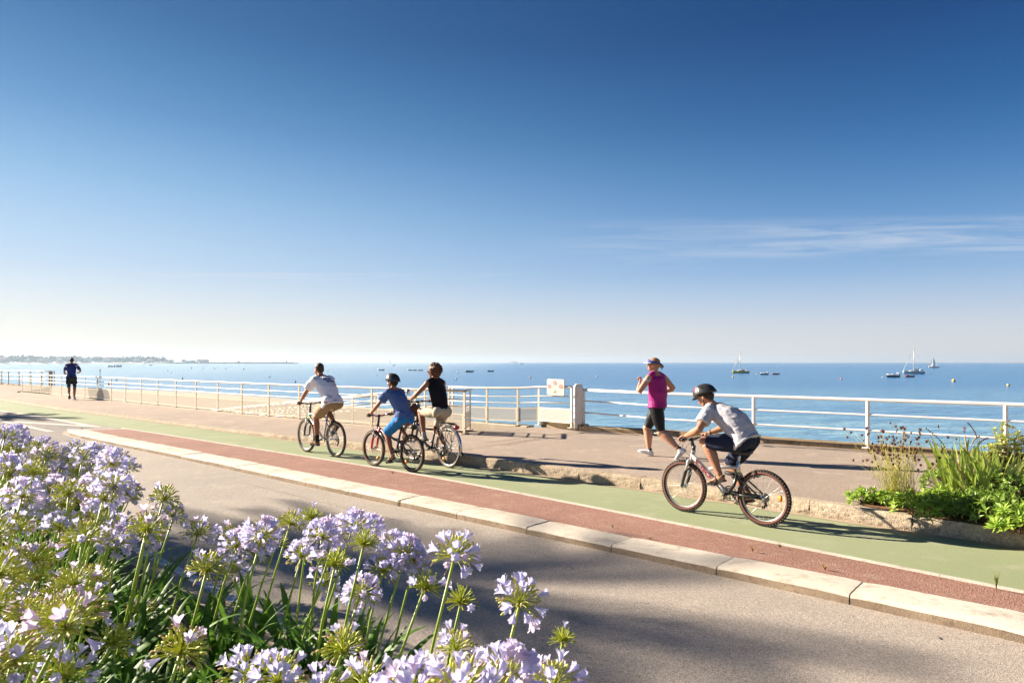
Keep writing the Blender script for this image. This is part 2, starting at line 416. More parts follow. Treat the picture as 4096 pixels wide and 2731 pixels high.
# big white kerb stones, one metre each, chamfered, with open joints
KFL = [0]
for i in range(1, len(KF_LINE)): KFL.append(KFL[-1] + (KF_LINE[i] - KF_LINE[i - 1]).length)
def kf_at(s_):
    j = 0
    while j < len(KF_LINE) - 2 and KFL[j + 1] < s_: j += 1
    return KF_LINE[j].lerp(KF_LINE[j + 1], (s_ - KFL[j]) / (KFL[j + 1] - KFL[j]))
jn = min(range(len(KF_LINE)), key=lambda i: (KF_LINE[i] - V((2.53, 4.96, 0))).length)
s0 = KFL[jn] % 1.035
KFs = [KF_LINE[0]] + [kf_at(s0 + 1.035 * i) for i in range(0 if s0 > .3 else 1, int((KFL[-1] - s0) / 1.035))]
BROKEN = min(range(len(KFs)), key=lambda i: (KFs[i] - V((gp(1592, 2020).x, gp(1592, 2020).y, 0))).length)
def stone(mb, a, b, an, bn, z1, seed, cham=.03, sub=10, amp=.003):
    """one kerb stone: a-b front bottom, an-bn back; profile swept with slight wobble"""
    k = sub; prof = [(0, -.02), (0.0, z1 - cham), (cham * .35, z1 - cham * .35), (cham, z1), (.5, z1 + .004), (1.0, z1 + .002), (1.0, -.02)]
    vs = []
    for i in range(k + 1):
        t = i / k; f = a.lerp(b, t); r = an.lerp(bn, t); d = r - f; W = d.length; dn = d.normalized()
        for j, (u, z) in enumerate(prof):
            uu = u if j < 4 else u * W
            q = f + dn * uu
            w = amp * noise.noise(V((q.x * 6, q.y * 6, seed + j * .7)))
            e = 0
            if i in (0, k): e = -.006 if j in (1, 2, 3, 4, 5) else 0
            vs.append((q.x + dn.x * w, q.y + dn.y * w, z + w * .8 + e))
    m_ = len(prof)
    fs = [(i * m_ + j, (i + 1) * m_ + j, (i + 1) * m_ + j + 1, i * m_ + j + 1) for i in range(k) for j in range(m_ - 1)]
    fs += [tuple(range(m_)), tuple(k * m_ + j for j in range(m_ - 1, -1, -1))]
    n0 = len(mb.f); mb.add(vs, fs)
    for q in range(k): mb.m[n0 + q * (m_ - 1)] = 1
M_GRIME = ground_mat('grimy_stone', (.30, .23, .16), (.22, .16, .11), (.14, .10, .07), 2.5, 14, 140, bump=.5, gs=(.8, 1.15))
mb = MB()
for i in range(len(KFs) - 1):
    a, b = KFs[i], KFs[i + 1]; t = (b - a).normalized()
    an = nearest(KB_LINE, a)[1]; bn = nearest(KB_LINE, b)[1]
    random.seed(i); g = random.uniform(.004, .009)
    ga = .05 if i == BROKEN else g; gb = .012 if i == BROKEN - 1 else g
    stone(mb, a + t * ga, b - t * gb, an + t * g, bn - t * g, .078 + random.uniform(-.004, .004), i, cham=.022)
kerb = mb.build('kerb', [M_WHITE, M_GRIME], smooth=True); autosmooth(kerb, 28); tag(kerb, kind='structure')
# soft dark grime under the joints
mb = MB()
for i in range(len(KFs) - 1):
    a = KFs[i]; an = nearest(KB_LINE, a)[1]; t = (KFs[i + 1] - a).normalized()
    mb.add([(a - t * .01).to_tuple()[:2] + (.03,), (a + t * .01).to_tuple()[:2] + (.03,), (an + t * .01).to_tuple()[:2] + (.06,), (an - t * .01).to_tuple()[:2] + (.06,)], [(0, 1, 2, 3)])
tag(mb.build('kerb_joint_filling', M_SOIL, smooth=False), kind='structure')

# granite kerb of rough blocks along the pavement
def out_n(P, i):
    t = (P[min(i + 1, len(P) - 1)] - P[max(i - 1, 0)]).normalized(); return t, V((t.y, -t.x, 0)) * gs_
mb = MB()
idx = [i for i, p in enumerate(Gf) if -34 < p.x < 12]
random.seed(3)
i = idx[0]
block = 0
while i < idx[-1] - 8:
    a = Gf[i]
    L = random.randint(5, 7)
    fine = a.x > -8
    L = max(3, L)
    j = i + L
    P0, P1 = Gf[i], Gf[j]
    k = 44 if fine else 5; rows = 12 if fine else 3
    H = kerb_h((P0.x + P1.x) / 2) + .006
    vs = []
    T = (P1 - P0).normalized(); NN = V((T.y, -T.x, 0)) * gs_
    prof = [(0, -.02 + (H + .0) * r / rows) for r in range(rows + 1)]
    top = [(-.012, H + .003), (-.05, H + .006), (-.10, H + .006), (-.17, H + .004), (-.17, -.02)]
    for q in range(k + 1):
        t = q / k; c = P0.lerp(P1, t) + T * (.004 if q == 0 else (-.004 if q == k else 0))
        for r, (o_, z) in enumerate(prof):
            w = (noise.fractal(V((c.x * 4, c.y * 4, z * 8 + block)), 1.0, 2.0, 3) * .012 + (abs(noise.noise(V((c.x * 21, c.y * 21, z * 30 + block)))) - .3) * .016) if fine else 0
            fade = math.sin(math.pi * min(1, r / rows * .95 + .05))
            c2 = c + NN * (.0 + w * (.35 + .65 * fade) + .008 * fade)
            vs.append((c2.x, c2.y, z))
        for o_, z in top:
            w = noise.noise(V((c.x * 5, c.y * 5, block))) * .004
            c2 = c + NN * o_
            vs.append((c2.x, c2.y, z + w))
    m_ = len(prof) + len(top)
    mb.add(vs, [(q * m_ + r, (q + 1) * m_ + r, (q + 1) * m_ + r + 1, q * m_ + r + 1) for q in range(k) for r in range(m_ - 1)] + [tuple(range(m_)), tuple(k * m_ + r for r in range(m_))])
    i = j; block += 1
gk = mb.build('granite_kerb', M_GRAN, smooth=True, fix=True); autosmooth(gk, 40); tag(gk, kind='structure')

# pavement between kerb and seawall
E_BACK = [gp(2330, 1716, .2), gp(2636, 1734, .2), gp(3015, 1762, .2), gp(3471, 1795, .2), gp(4022, 1835, .2)]
E_ALL = [V((-75, 80, 0)), V((-36.6, 49.0, 0)), V((-34.4, 46.9, 0)), V((-28.6, 41.8, 0)), V((-27.0, 37.3, 0)), V((-26.5, 36.5, 0))] + E_LEFT + [V((-.55, 16.6, 0)), V((.1, 16.95, 0)), V((.75, 16.9, 0)), V((1.4, 16.45, 0))] + [V((p.x, p.y, 0)) for p in E_BACK] + [V((12.5, 8.0, 0)), V((22, .5, 0))]
mb = MB()
Gp = [p for p in G_LINE if -70 < p.x < 22]
mbv = []; fs = []
cols = 14
for p in Gp:
    t = nearest(G_LINE, p)[2]; nn = V((t.y, -t.x, 0)) * gs_
    a = p - nn * .165
    best = None
    # walk inland -> sea until the seawall line
    for j in range(len(E_ALL) - 1):
        A, B = E_ALL[j], E_ALL[j + 1]; d = B - A; den = (-nn).x * d.y - (-nn).y * d.x
        if abs(den) < 1e-9: continue
        w = A - a; s = (w.x * d.y - w.y * d.x) / den; u = (w.x * (-nn).y - w.y * (-nn).x) / den
        if s > 0 and -1e-6 <= u <= 1 + 1e-6 and (best is None or s < best): best = s
    if best is None: best = 6
    for c in range(cols + 1):
        q = a - nn * best * c / cols; h0 = kerb_h(p.x); s_ = best * c / cols
        z = h0 + (.17 - h0) * min(1, s_ / 1.8)
        mbv.append((q.x, q.y, z))
fs = [(i * (cols + 1) + c, (i + 1) * (cols + 1) + c, (i + 1) * (cols + 1) + c + 1, i * (cols + 1) + c + 1) for i in range(len(Gp) - 1) for c in range(cols)]
mb.add(mbv, fs)
pv = mb.build('pavement', M_PAVE)
if pv.data.polygons[50].normal.z < 0: pv.data.flip_normals()
tag(pv, kind='structure')

# seams, tar joints and pale scuffs on the pavement
def strip(name, pts, w, z, m):
    A, B = [], []
    for i, p in enumerate(pts):
        t = (pts[min(i + 1, len(pts) - 1)] - pts[max(i - 1, 0)]).normalized(); nn = V((t.y, -t.x, 0))
        A.append(p - nn * w / 2); B.append(p + nn * w / 2)
    return sheet(name, A, B, z, z, m)
def wob(a, b, seed, amp=.02, n=24):
    return [a.lerp(b, i / n) + V((noise.noise(V((i * .6, seed, 0))) * amp, noise.noise(V((i * .6, seed, 9))) * amp, 0)) for i in range(n + 1)]
M_SEAM = mat('dark_seam', (.10, .075, .055), (.16, .12, .09), 20, .95)
M_SCUFF = mat('pale_scuff', (.44, .36, .28), (.37, .29, .22), 6, .95)
def gxy(px, py, z=.17):
    p = gp(px, py, z); return V((p.x, p.y, 0))
for i, (a, b) in enumerate([((1850, 1798), (2190, 1748)), ((2010, 1780), (2360, 1728)), ((2110, 1713), (1910, 1742)), ((1180, 1722), (1330, 1712)), ((1940, 1770), (2400, 1716))]):
    if i in (2,): strip('pavement_seam', wob(gxy(*a), gxy(*b), i), .012, .1745, M_SEAM)
    else: strip('pavement_seam', wob(gxy(*a), gxy(*b), i, .03), .018, .1745, M_SEAM)

# coping and seawall
def wall_run(name, P, w_in, z0, z1, m, n_sub=40, amp=.012):
    mb = MB(); P = resample(P, n_sub); prof = [(0, z0), (0, z1 - .02), (.02, z1), (w_in, z1), (w_in, -4.2)]
    vs = []
    for i, p in enumerate(P):
        t = (P[min(i + 1, len(P) - 1)] - P[max(i - 1, 0)]).normalized(); nn = V((t.y, -t.x, 0)) * (1 if V((t.y, -t.x, 0)).y > 0 else -1)
        for j, (u, z) in enumerate(prof):
            q = p + nn * (u + noise.noise(V((p.x * 3, p.y * 3, j))) * amp); vs.append((q.x, q.y, z + (noise.noise(V((p.x * 4, p.y * 4, j + 5))) * amp if z > 0 else 0)))
    m_ = len(prof)
    mb.add(vs, [(i * m_ + j, (i + 1) * m_ + j, (i + 1) * m_ + j + 1, i * m_ + j + 1) for i in range(len(P) - 1) for j in range(m_ - 1)] + [tuple(range(m_)), tuple((len(P) - 1) * m_ + j for j in range(m_))])
    o = mb.build(name, m, smooth=True, fix=True); autosmooth(o, 40); return o
right_wall = [V((1.62, 15.98, 0))] + [V((p.x, p.y, 0)) for p in E_BACK[1:]] + [V((12.5, 8.0, 0)), V((22, .5, 0))]
o = wall_run('seawall', right_wall, .32, .12, .27, M_COPE, 120)
tag(o, 'low brown concrete seawall with a worn coping carrying the long white railing on the right', 'seawall')
o = wall_run('seawall', [V((.72, 16.98, 0)), V((1.62, 16.05, 0))], .3, .12, .31, M_COPE, 16)
tag(o, 'short dark mossy kerb block under the sign and the bent railing', 'seawall')
M_PALEC = mat('pale_concrete', (.52, .43, .32), (.42, .34, .25), 5, .9, bump=.3)
o = wall_run('seawall', [V((-1.9, 18.95, 0)), V((.36, 17.05, 0))], .3, -.05, .18, M_PALEC, 16)
tag(o, 'pale concrete plinth under the railing behind the gap to the beach ramp', 'seawall')
left_wall = [V((-75, 80, 0)), V((-36.6, 49.0, 0)), V((-34.4, 46.9, 0)), V((-28.6, 41.8, 0))]
o = wall_run('seawall', left_wall, .3, .12, .24, M_COPE, 40)
tag(o, 'far brown concrete wall edge where the promenade bends at the left', 'seawall')
# strip of pale concrete under the left railing and the wall below it
mb = MB(); vs = []
EL = resample(E_LEFT, 60)
for i, p in enumerate(EL):
    t = (EL[min(i + 1, 59)] - EL[max(i - 1, 0)]).normalized(); nn = V((-t.y, t.x, 0))
    if nn.y < 0: nn = -nn
    for u, z in ((-.10, .15), (-.10, .185), (.16, .187), (.16, -4.2)):
        q = p + nn * u; vs.append((q.x, q.y, z))
mb.add(vs, [(i * 4 + j, (i + 1) * 4 + j, (i + 1) * 4 + j + 1, i * 4 + j + 1) for i in range(59) for j in range(3)])
tag(mb.build('seawall', M_PALEC, smooth=False, fix=False), 'pale concrete strip and wall under the long white railing on the left', 'seawall')

# road markings of the left
M_MARK = ground_mat('road_marking_paint', (.60, .55, .47), (.52, .47, .4), (.36, .31, .26), 1.2, 6, 110, bump=.3, gs=(.88, 1.08))
def mark(px, z=.008):
    mb = MB(); mb.poly([tuple(gp(x, y, z)) for x, y in px]); o = mb.build('road_marking', M_MARK, smooth=False)
    if o.data.polygons[0].normal.z < 0: o.data.flip_normals()
    return tag(o, kind='structure')
mark([(-400, 1594), (-400, 1600), (0, 1645), (178, 1672), (330, 1700), (402, 1706), (178, 1665), (0, 1640)], .009)
mark([(-400, 1633), (-400, 1642), (0, 1685), (190, 1726), (219, 1725), (0, 1677)])
mark([(-300, 1640), (-300, 1647), (0, 1664), (178, 1669), (178, 1666), (0, 1659)])
mark([(56, 1683), (60, 1689), (402, 1709), (402, 1704)], .0085)
# rough patch of old asphalt before the island
mb = MB(); mb.poly([tuple(gp(x, y, .0035)) for x, y in [(-500, 1690), (130, 1770), (340, 1762), (245, 1735), (255, 1722), (395, 1708), (178, 1668), (-400, 1600)]])
o = mb.build('old_asphalt_patch', M_ROAD2, smooth=False)
if o.data.polygons[0].normal.z < 0: o.data.flip_normals()
tag(o, kind='structure')

# planting bed on the near side: white cracked line, sandy kerb, raised soil
BED = [V((-15, 17.1, 0)), V((-7.7, 10.27, 0)), V((-2.69, 5.57, 0)), V((-1.25, 4.22, 0)), V((1.3, 1.83, 0)), V((8, -4.4, 0))]
BEDs = resample(BED, 90)
def bed_off(d): 
    out = []
    for i, p in enumerate(BEDs):
        t = (BEDs[min(i + 1, 89)] - BEDs[max(i - 1, 0)]).normalized(); nn = V((t.y, -t.x, 0))
        if nn.x + nn.y > 0: nn = -nn
        out.append(p + nn * d)
    return out
M_CRACK = bpy.data.materials.new('cracked_white_paint'); M_CRACK.use_nodes = True
N, L = nodes(M_CRACK); b = N['Principled BSDF']; b.inputs['Roughness'].default_value = .8
t = N.new('ShaderNodeTexCoord'); vo = N.new('ShaderNodeTexVoronoi'); vo.feature = 'DISTANCE_TO_EDGE'; vo.inputs['Scale'].default_value = 16
nz = N.new('ShaderNodeTexNoise'); nz.inputs['Scale'].default_value = 9; L.new(t.outputs['Object'], nz.inputs['Vector'])
vm = N.new('ShaderNodeVectorMath'); vm.operation = 'MULTIPLY_ADD'; vm.inputs[1].default_value = (.12, .12, .12); L.new(nz.outputs['Color'], vm.inputs[0]); L.new(t.outputs['Object'], vm.inputs[2])
L.new(vm.outputs[0], vo.inputs['Vector'])
mr = N.new('ShaderNodeMapRange'); mr.inputs[1].default_value = .015; mr.inputs[2].default_value = .05; L.new(vo.outputs['Distance'], mr.inputs[0])
mx = N.new('ShaderNodeMix'); mx.data_type = 'RGBA'; mx.inputs[6].default_value = (.12, .11, .10, 1); mx.inputs[7].default_value = (.72, .70, .66, 1)
L.new(mr.outputs[0], mx.inputs['Factor']); L.new(mx.outputs[2], b.inputs['Base Color'])
sheet('road_edge_line', bed_off(-.12), bed_off(0), .008, .010, M_CRACK, cols=2)
sheet('bed_kerb', bed_off(0), bed_off(.22), .03, .075, M_DUST, cols=2)
def bed_z(x, y):
    d, c, t = nearest(BED, V((x, y, 0)))
    s = -((x - c.x) * 1 + (y - c.y) * 1)
    d = d if s > 0 else -d
    return .07 + max(0, min(.34, (d - .2) * .2)), d
offs = [.22, .5, .9, 1.4, 2.0, 3.0]
prev = offs[0]
mb = MB(); rows = [bed_off(o_) for o_ in offs]; vs = []
for k_, row in enumerate(rows):
    for p in row:
        vs.append((p.x, p.y, .075 + max(0, min(.34, (offs[k_] - .2) * .2)) + noise.noise(V((p.x * 2, p.y * 2, 0))) * .02))
mb.add(vs, [(k_ * 90 + i, k_ * 90 + i + 1, (k_ + 1) * 90 + i + 1, (k_ + 1) * 90 + i) for k_ in range(len(offs) - 1) for i in range(89)])
o = mb.build('bed_soil', M_SOIL)
if o.data.polygons[0].normal.z < 0: o.data.flip_normals()
tag(o, kind='structure')

# scuffs, tyre marks and cracks
M_MARKD = mat('lane_tyre_mark', (.15, .17, .10), (.20, .23, .13), 8, .9); M_MARKP = mat('pale_dust_mark', (.40, .36, .26), (.33, .31, .21), 5, .95); M_RCR = mat('road_crack', (.12, .10, .085), None, 5, .95); M_RP = mat('road_pale_mark', (.42, .37, .32), (.34, .30, .26), 6, .95)
rl = random.Random(4)
for i in range(46):
    px = rl.uniform(300, 4000); q = nearest(G_LINE, V((gp(px, 2000 if px > 2000 else 1800).x, gp(px, 1900).y, 0)))
    k_ = rl.randint(60, len(G_LINE) - 30); c = G_LINE[k_]; t = nearest(G_LINE, c)[2]; nn = V((t.y, -t.x, 0)) * gs_; w_ = (nearest(W_LINE, c)[1] - c).length
    a = c + nn * rl.uniform(.15, max(.3, w_ - .2)); L_ = rl.uniform(.10, .5); an_ = rl.uniform(-.25, .25); d = t * math.cos(an_) + nn * math.sin(an_)
    if c.x < -15: continue
    strip('lane_scuff', wob(a, a + d * L_, i, .012, 8), rl.choice([.004, .006, .010]), .0062, M_MARKD if rl.random() < .6 else M_MARKP)
for i in range(26):
    x = rl.uniform(-1.5, 3.2); y = rl.uniform(2.6, 8); p = V((x, y, 0)); d_ = nearest(KF_LINE, p)
    if (p - d_[1]).x + (p - d_[1]).y > -.15: continue
    a_ = rl.uniform(0, 3.14); strip('road_scuff', wob(p, p + V((math.cos(a_), math.sin(a_), 0)) * rl.uniform(.02, .14), i, .01, 6), rl.uniform(.004, .014), .0035, M_RP if rl.random() < .6 else M_RCR)
strip('road_crack', wob(V((-3.9, 10.0, 0)), V((-1.2, 7.6, 0)), 77, .05, 60), .006, .0032, M_RCR)
# ---------------------------------------------------------------- sea, sand, far shore
SEA = -3.0
M_SEA = bpy.data.materials.new('sea_water'); M_SEA.use_nodes = True
N, L = nodes(M_SEA); b = N['Principled BSDF']
b.inputs['IOR'].default_value = 1.33; b.inputs['Roughness'].default_value = .16; b.inputs['Specular IOR Level'].default_value = .5
t = N.new('ShaderNodeTexCoord'); geo = N.new('ShaderNodeNewGeometry')
def wav(sx_, sy_, sz, d, ro=.55, dist=0):
    mp = N.new('ShaderNodeMapping'); mp.inputs['Scale'].default_value = (sx_, sy_, 1); mp.inputs['Rotation'].default_value = (0, 0, R(12)); L.new(t.outputs['Object'], mp.inputs[0])
    n_ = N.new('ShaderNodeTexNoise'); n_.inputs['Scale'].default_value = sz; n_.inputs['Detail'].default_value = d; n_.inputs['Roughness'].default_value = ro; n_.inputs['Distortion'].default_value = dist
    L.new(mp.outputs[0], n_.inputs['Vector']); return n_.outputs[0]
w1_ = wav(.35, 1.0, .55, 5, .62); w2_ = wav(.4, 1, 3.2, 3, .6); w3_ = wav(.18, .6, .045, 3, .5)
def add(a, ka, b_, kb):
    m1 = N.new('ShaderNodeMath'); m1.operation = 'MULTIPLY'; L.new(a, m1.inputs[0]); m1.inputs[1].default_value = ka
    m2 = N.new('ShaderNodeMath'); m2.operation = 'MULTIPLY_ADD'; L.new(b_, m2.inputs[0]); m2.inputs[1].default_value = kb; L.new(m1.outputs[0], m2.inputs[2]); return m2.outputs[0]
w4_ = wav(.3, 1.6, 1.5, 4, .7)
hh = add(w1_, 1.0, w2_, .22)
bp = N.new('ShaderNodeBump'); bp.inputs['Strength'].default_value = 1.0; bp.inputs['Distance'].default_value = .62
calm = N.new('ShaderNodeSeparateXYZ'); L.new(t.outputs['Object'], calm.inputs[0]); cm = N.new('ShaderNodeMapRange'); cm.inputs[1].default_value = -45; cm.inputs[2].default_value = 25; cm.inputs[3].default_value = .22; cm.inputs[4].default_value = 1; L.new(calm.outputs[0], cm.inputs[0])
cmm = N.new('ShaderNodeMath'); cmm.operation = 'MULTIPLY'; L.new(hh, cmm.inputs[0]); L.new(cm.outputs[0], cmm.inputs[1]); hh = cmm.outputs[0]
L.new(hh, bp.inputs['Height']); L.new(bp.outputs[0], b.inputs['Normal'])
def mrN(o_, a, b_, c=0, d=1):
    n_ = N.new('ShaderNodeMapRange'); n_.inputs[1].default_value = a; n_.inputs[2].default_value = b_; n_.inputs[3].default_value = c; n_.inputs[4].default_value = d; L.new(o_, n_.inputs[0]); return n_.outputs[0]
def mixN(f, a, b_):
    n_ = N.new('ShaderNodeMix'); n_.data_type = 'RGBA'
    if isinstance(f, float): n_.inputs['Factor'].default_value = f
    else: L.new(f, n_.inputs['Factor'])
    for i, x in ((6, a), (7, b_)):
        if isinstance(x, tuple): n_.inputs[i].default_value = (*x, 1)
        else: L.new(x, n_.inputs[i])
    return n_.outputs[2]
sxyz = N.new('ShaderNodeSeparateXYZ'); L.new(t.outputs['Object'], sxyz.inputs[0])
# shallow water near the beach is paler and greener, by distance from the shore
dep = mrN(sxyz.outputs[1], 32, 150)
body = mixN(dep, (.34, .56, .60), (.012, .15, .38))
body = mixN(mrN(w3_, .50, .75), body, (.008, .11, .33))
body = mixN(mrN(w1_, .35, .7), body, (.05, .22, .42))
body = mixN(mrN(w4_, .44, .70), body, (.010, .17, .38))
body = mixN(mrN(sxyz.outputs[0], -10, -160, 0, .75), body, (.30, .48, .58))  # paler leftwards: bright sky reflection on the calm bay, mixed into the water colour
L.new(body, b.inputs['Base Color'])
mb = MB(); vs = []; fs = []
# graded grid: fine near the wall so that the small swell is real
ys = [14 + i * .5 for i in range(90)] + [60 * (1.16 ** i) for i in range(31)]
ys = sorted(set([y for y in ys if y < 4600] + [4600]))
xs_f = [-1.3 + 2.6 * i / 60 for i in range(61)]
for y in ys:
    for u in xs_f:
        x = u * max(y, 40) if y < 4600 else u * 4600
        z = SEA
        if y < 62:
            s = y - 38 + .12 * x + 1.2 * noise.noise(V((x * .05, 0, 3)))
            z += .16 * math.exp(-(s / 1.3) ** 2) * (.6 + .4 * noise.noise(V((x * .12, 1, 0)))) if x > -3 else 0
            s2 = y - 27 + .1 * x
            z += .06 * math.exp(-(s2 / .8) ** 2) if x > -3 else 0
        vs.append((x, y, z))
k = len(xs_f)
fs = [(i * k + j, i * k + j + 1, (i + 1) * k + j + 1, (i + 1) * k + j) for i in range(len(ys) - 1) for j in range(k - 1)]
mb.add(vs, fs)
o = mb.build('sea', M_SEA); tag(o, kind='structure')
if o.data.polygons[0].normal.z < 0: o.data.flip_normals()
# beach sand, sloping gently to the water
WL = [V(p) for p in [(-420, 320, 0), (-200, 196, 0), (-106, 139, 0), (-85, 129, 0), (-55, 112, 0), (-32.6, 93, 0), (-20, 79, 0), (-13, 69, 0), (-8, 58, 0), (-5.0, 45, 0), (-3.2, 32, 0), (-2.4, 22, 0), (-2.2, 16, 0)]]
WLs = smooth(resample(WL, 80), 2)
IN = [V((-420, 250, 0)), V((-75, 79, 0)), V((-36, 48, 0)), V((-26, 36, 0)), V((-12, 24, 0)), V((-6, 19, 0)), V((-3.4, 16.5, 0)), V((-3, 15.5, 0))]
INs = resample(IN, 80)
INs = [nearest(IN, p)[1] for p in WLs]
mb = MB(); vs = []; C = 12
for i in range(80):
    d = (WLs[i] - INs[i]); ext = WLs[i] + d.normalized() * min(8, d.length * .3)
    for c in range(C + 1):
        t_ = c / C; p = INs[i].lerp(ext, t_)
        tt = (p - INs[i]).length / max(.01, d.length)
        z = -1.55 + (SEA + 1.55) * tt + .05 * noise.noise(V((p.x * .3, p.y * .3, 0))) * (1 - min(1, tt))
        vs.append((p.x, p.y, z))
mb.add(vs, [(i * (C + 1) + c, (i + 1) * (C + 1) + c, (i + 1) * (C + 1) + c + 1, i * (C + 1) + c + 1) for i in range(79) for c in range(C)])
o = mb.build('beach', M_SAND); tag(o, kind='structure')
if o.data.polygons[100].normal.z < 0: o.data.flip_normals()
# a flat bottom under everything so that no edge of the world shows
mb = MB(); mb.poly([(-4700, -300, -5.5), (4700, -300, -5.5), (5980, 4600, -5.5), (-5980, 4600, -5.5)])
tag(mb.build('sea_floor', M_SAND, smooth=False), kind='structure')

# thin sea haze: one closed box of even air round everything
mb = MB(); mb.box((0, 2200, 14), (9800, 5600, 42))
o = mb.build('haze', bpy.data.materials.new('haze'), smooth=False)
hm = o.data.materials[0]; hm.use_nodes = True; N, L = nodes(hm)
for n_ in list(N):
    if n_.type == 'BSDF_PRINCIPLED': N.remove(n_)
pvn = N.new('ShaderNodeVolumePrincipled'); pvn.inputs['Color'].default_value = (.62, .80, 1, 1); pvn.inputs['Density'].default_value = 1.4e-4; pvn.inputs['Anisotropy'].default_value = .35
L.new(pvn.outputs[0], N['Material Output'].inputs['Volume'])
tag(o, kind='stuff')
# ================================================================ RAILINGS, SIGN
M_RAIL = mat('cream_white_paint', (.66, .56, .43), (.60, .49, .35), 3, .38, spec=.5, lo=.45, hi=.7, bump=.05)
M_RAILW = mat('clean_white_paint', (.78, .73, .70), (.70, .62, .53), 2.5, .35, spec=.5, lo=.5, hi=.75, bump=.04)
M_RUST = mat('rust_spots', (.20, .09, .03), (.12, .05, .02), 40, .9)
M_STEEL = mat('dull_steel', (.35, .33, .30), (.22, .19, .16), 20, .5, metal=.7)
# perforated sheet: round holes in staggered rows, cut by transparency
M_PERF = bpy.data.materials.new('perforated_sheet'); M_PERF.use_nodes = True
N, L = nodes(M_PERF); b = N['Principled BSDF']; b.inputs['Base Color'].default_value = (.38, .33, .26, 1); b.inputs['Roughness'].default_value = .45
uv = N.new('ShaderNodeUVMap'); uv.uv_map = 'UVMap'; sp = N.new('ShaderNodeSeparateXYZ'); L.new(uv.outputs[0], sp.inputs[0])
def nm(op, a, b_=None, c_=None):
    n_ = N.new('ShaderNodeMath'); n_.operation = op
    for i, x in enumerate((a, b_, c_)):
        if x is None: continue
        if isinstance(x, (int, float)): n_.inputs[i].default_value = x
        else: L.new(x, n_.inputs[i])
    return n_.outputs[0]
row = nm('FLOOR', sp.outputs[1]); off = nm('MULTIPLY', nm('MODULO', row, 2), .5)
fx = nm('SUBTRACT', nm('FRACT', nm('ADD', sp.outputs[0], off)), .5); fy = nm('MULTIPLY', nm('SUBTRACT', nm('FRACT', sp.outputs[1]), .5), .87)
rr = nm('SQRT', nm('ADD', nm('MULTIPLY', fx, fx), nm('MULTIPLY', fy, fy)))
hole = nm('LESS_THAN', rr, .28)
tr = N.new('ShaderNodeBsdfTransparent'); ms = N.new('ShaderNodeMixShader'); L.new(hole, ms.inputs[0]); L.new(b.outputs[0], ms.inputs[1]); L.new(tr.outputs[0], ms.inputs[2])
L.new(ms.outputs[0], N['Material Output'].inputs[0])

def panel(name, a, b, z0, z1, pitch, parent, m=M_PERF):
    """perforated plate with plain margins, a-b on the ground plane"""
    a, b = V(a), V(b); W = (b - a).length; me = bpy.data.meshes.new(name)
    d = (b - a).normalized(); mg = .03
    us = [0, mg, W - mg, W]; dz = (b.z - a.z)
    zs = [z0, z0 + mg, z1 - mg, z1]; vs = []; fs = []; mi = []
    for z in zs:
        for u in us:
            p = a + d * u; vs.append((p.x, p.y, z + p.z))
    for r in range(3):
        for c in range(3):
            fs.append((r * 4 + c, r * 4 + c + 1, (r + 1) * 4 + c + 1, (r + 1) * 4 + c)); mi.append(1 if (r, c) == (1, 1) else 0)
    me.from_pydata(vs, [], fs); me.materials.append(M_RAIL); me.materials.append(m)
    me.polygons.foreach_set('material_index', mi)
    uvl = me.uv_layers.new(name='UVMap')
    for p in me.polygons:
        for li, vi in zip(p.loop_indices, p.vertices):
            uvl.data[li].uv = (us[vi % 4] / pitch, zs[vi // 4] / (pitch * .87))
    me.update()
    return link(name, me, parent)

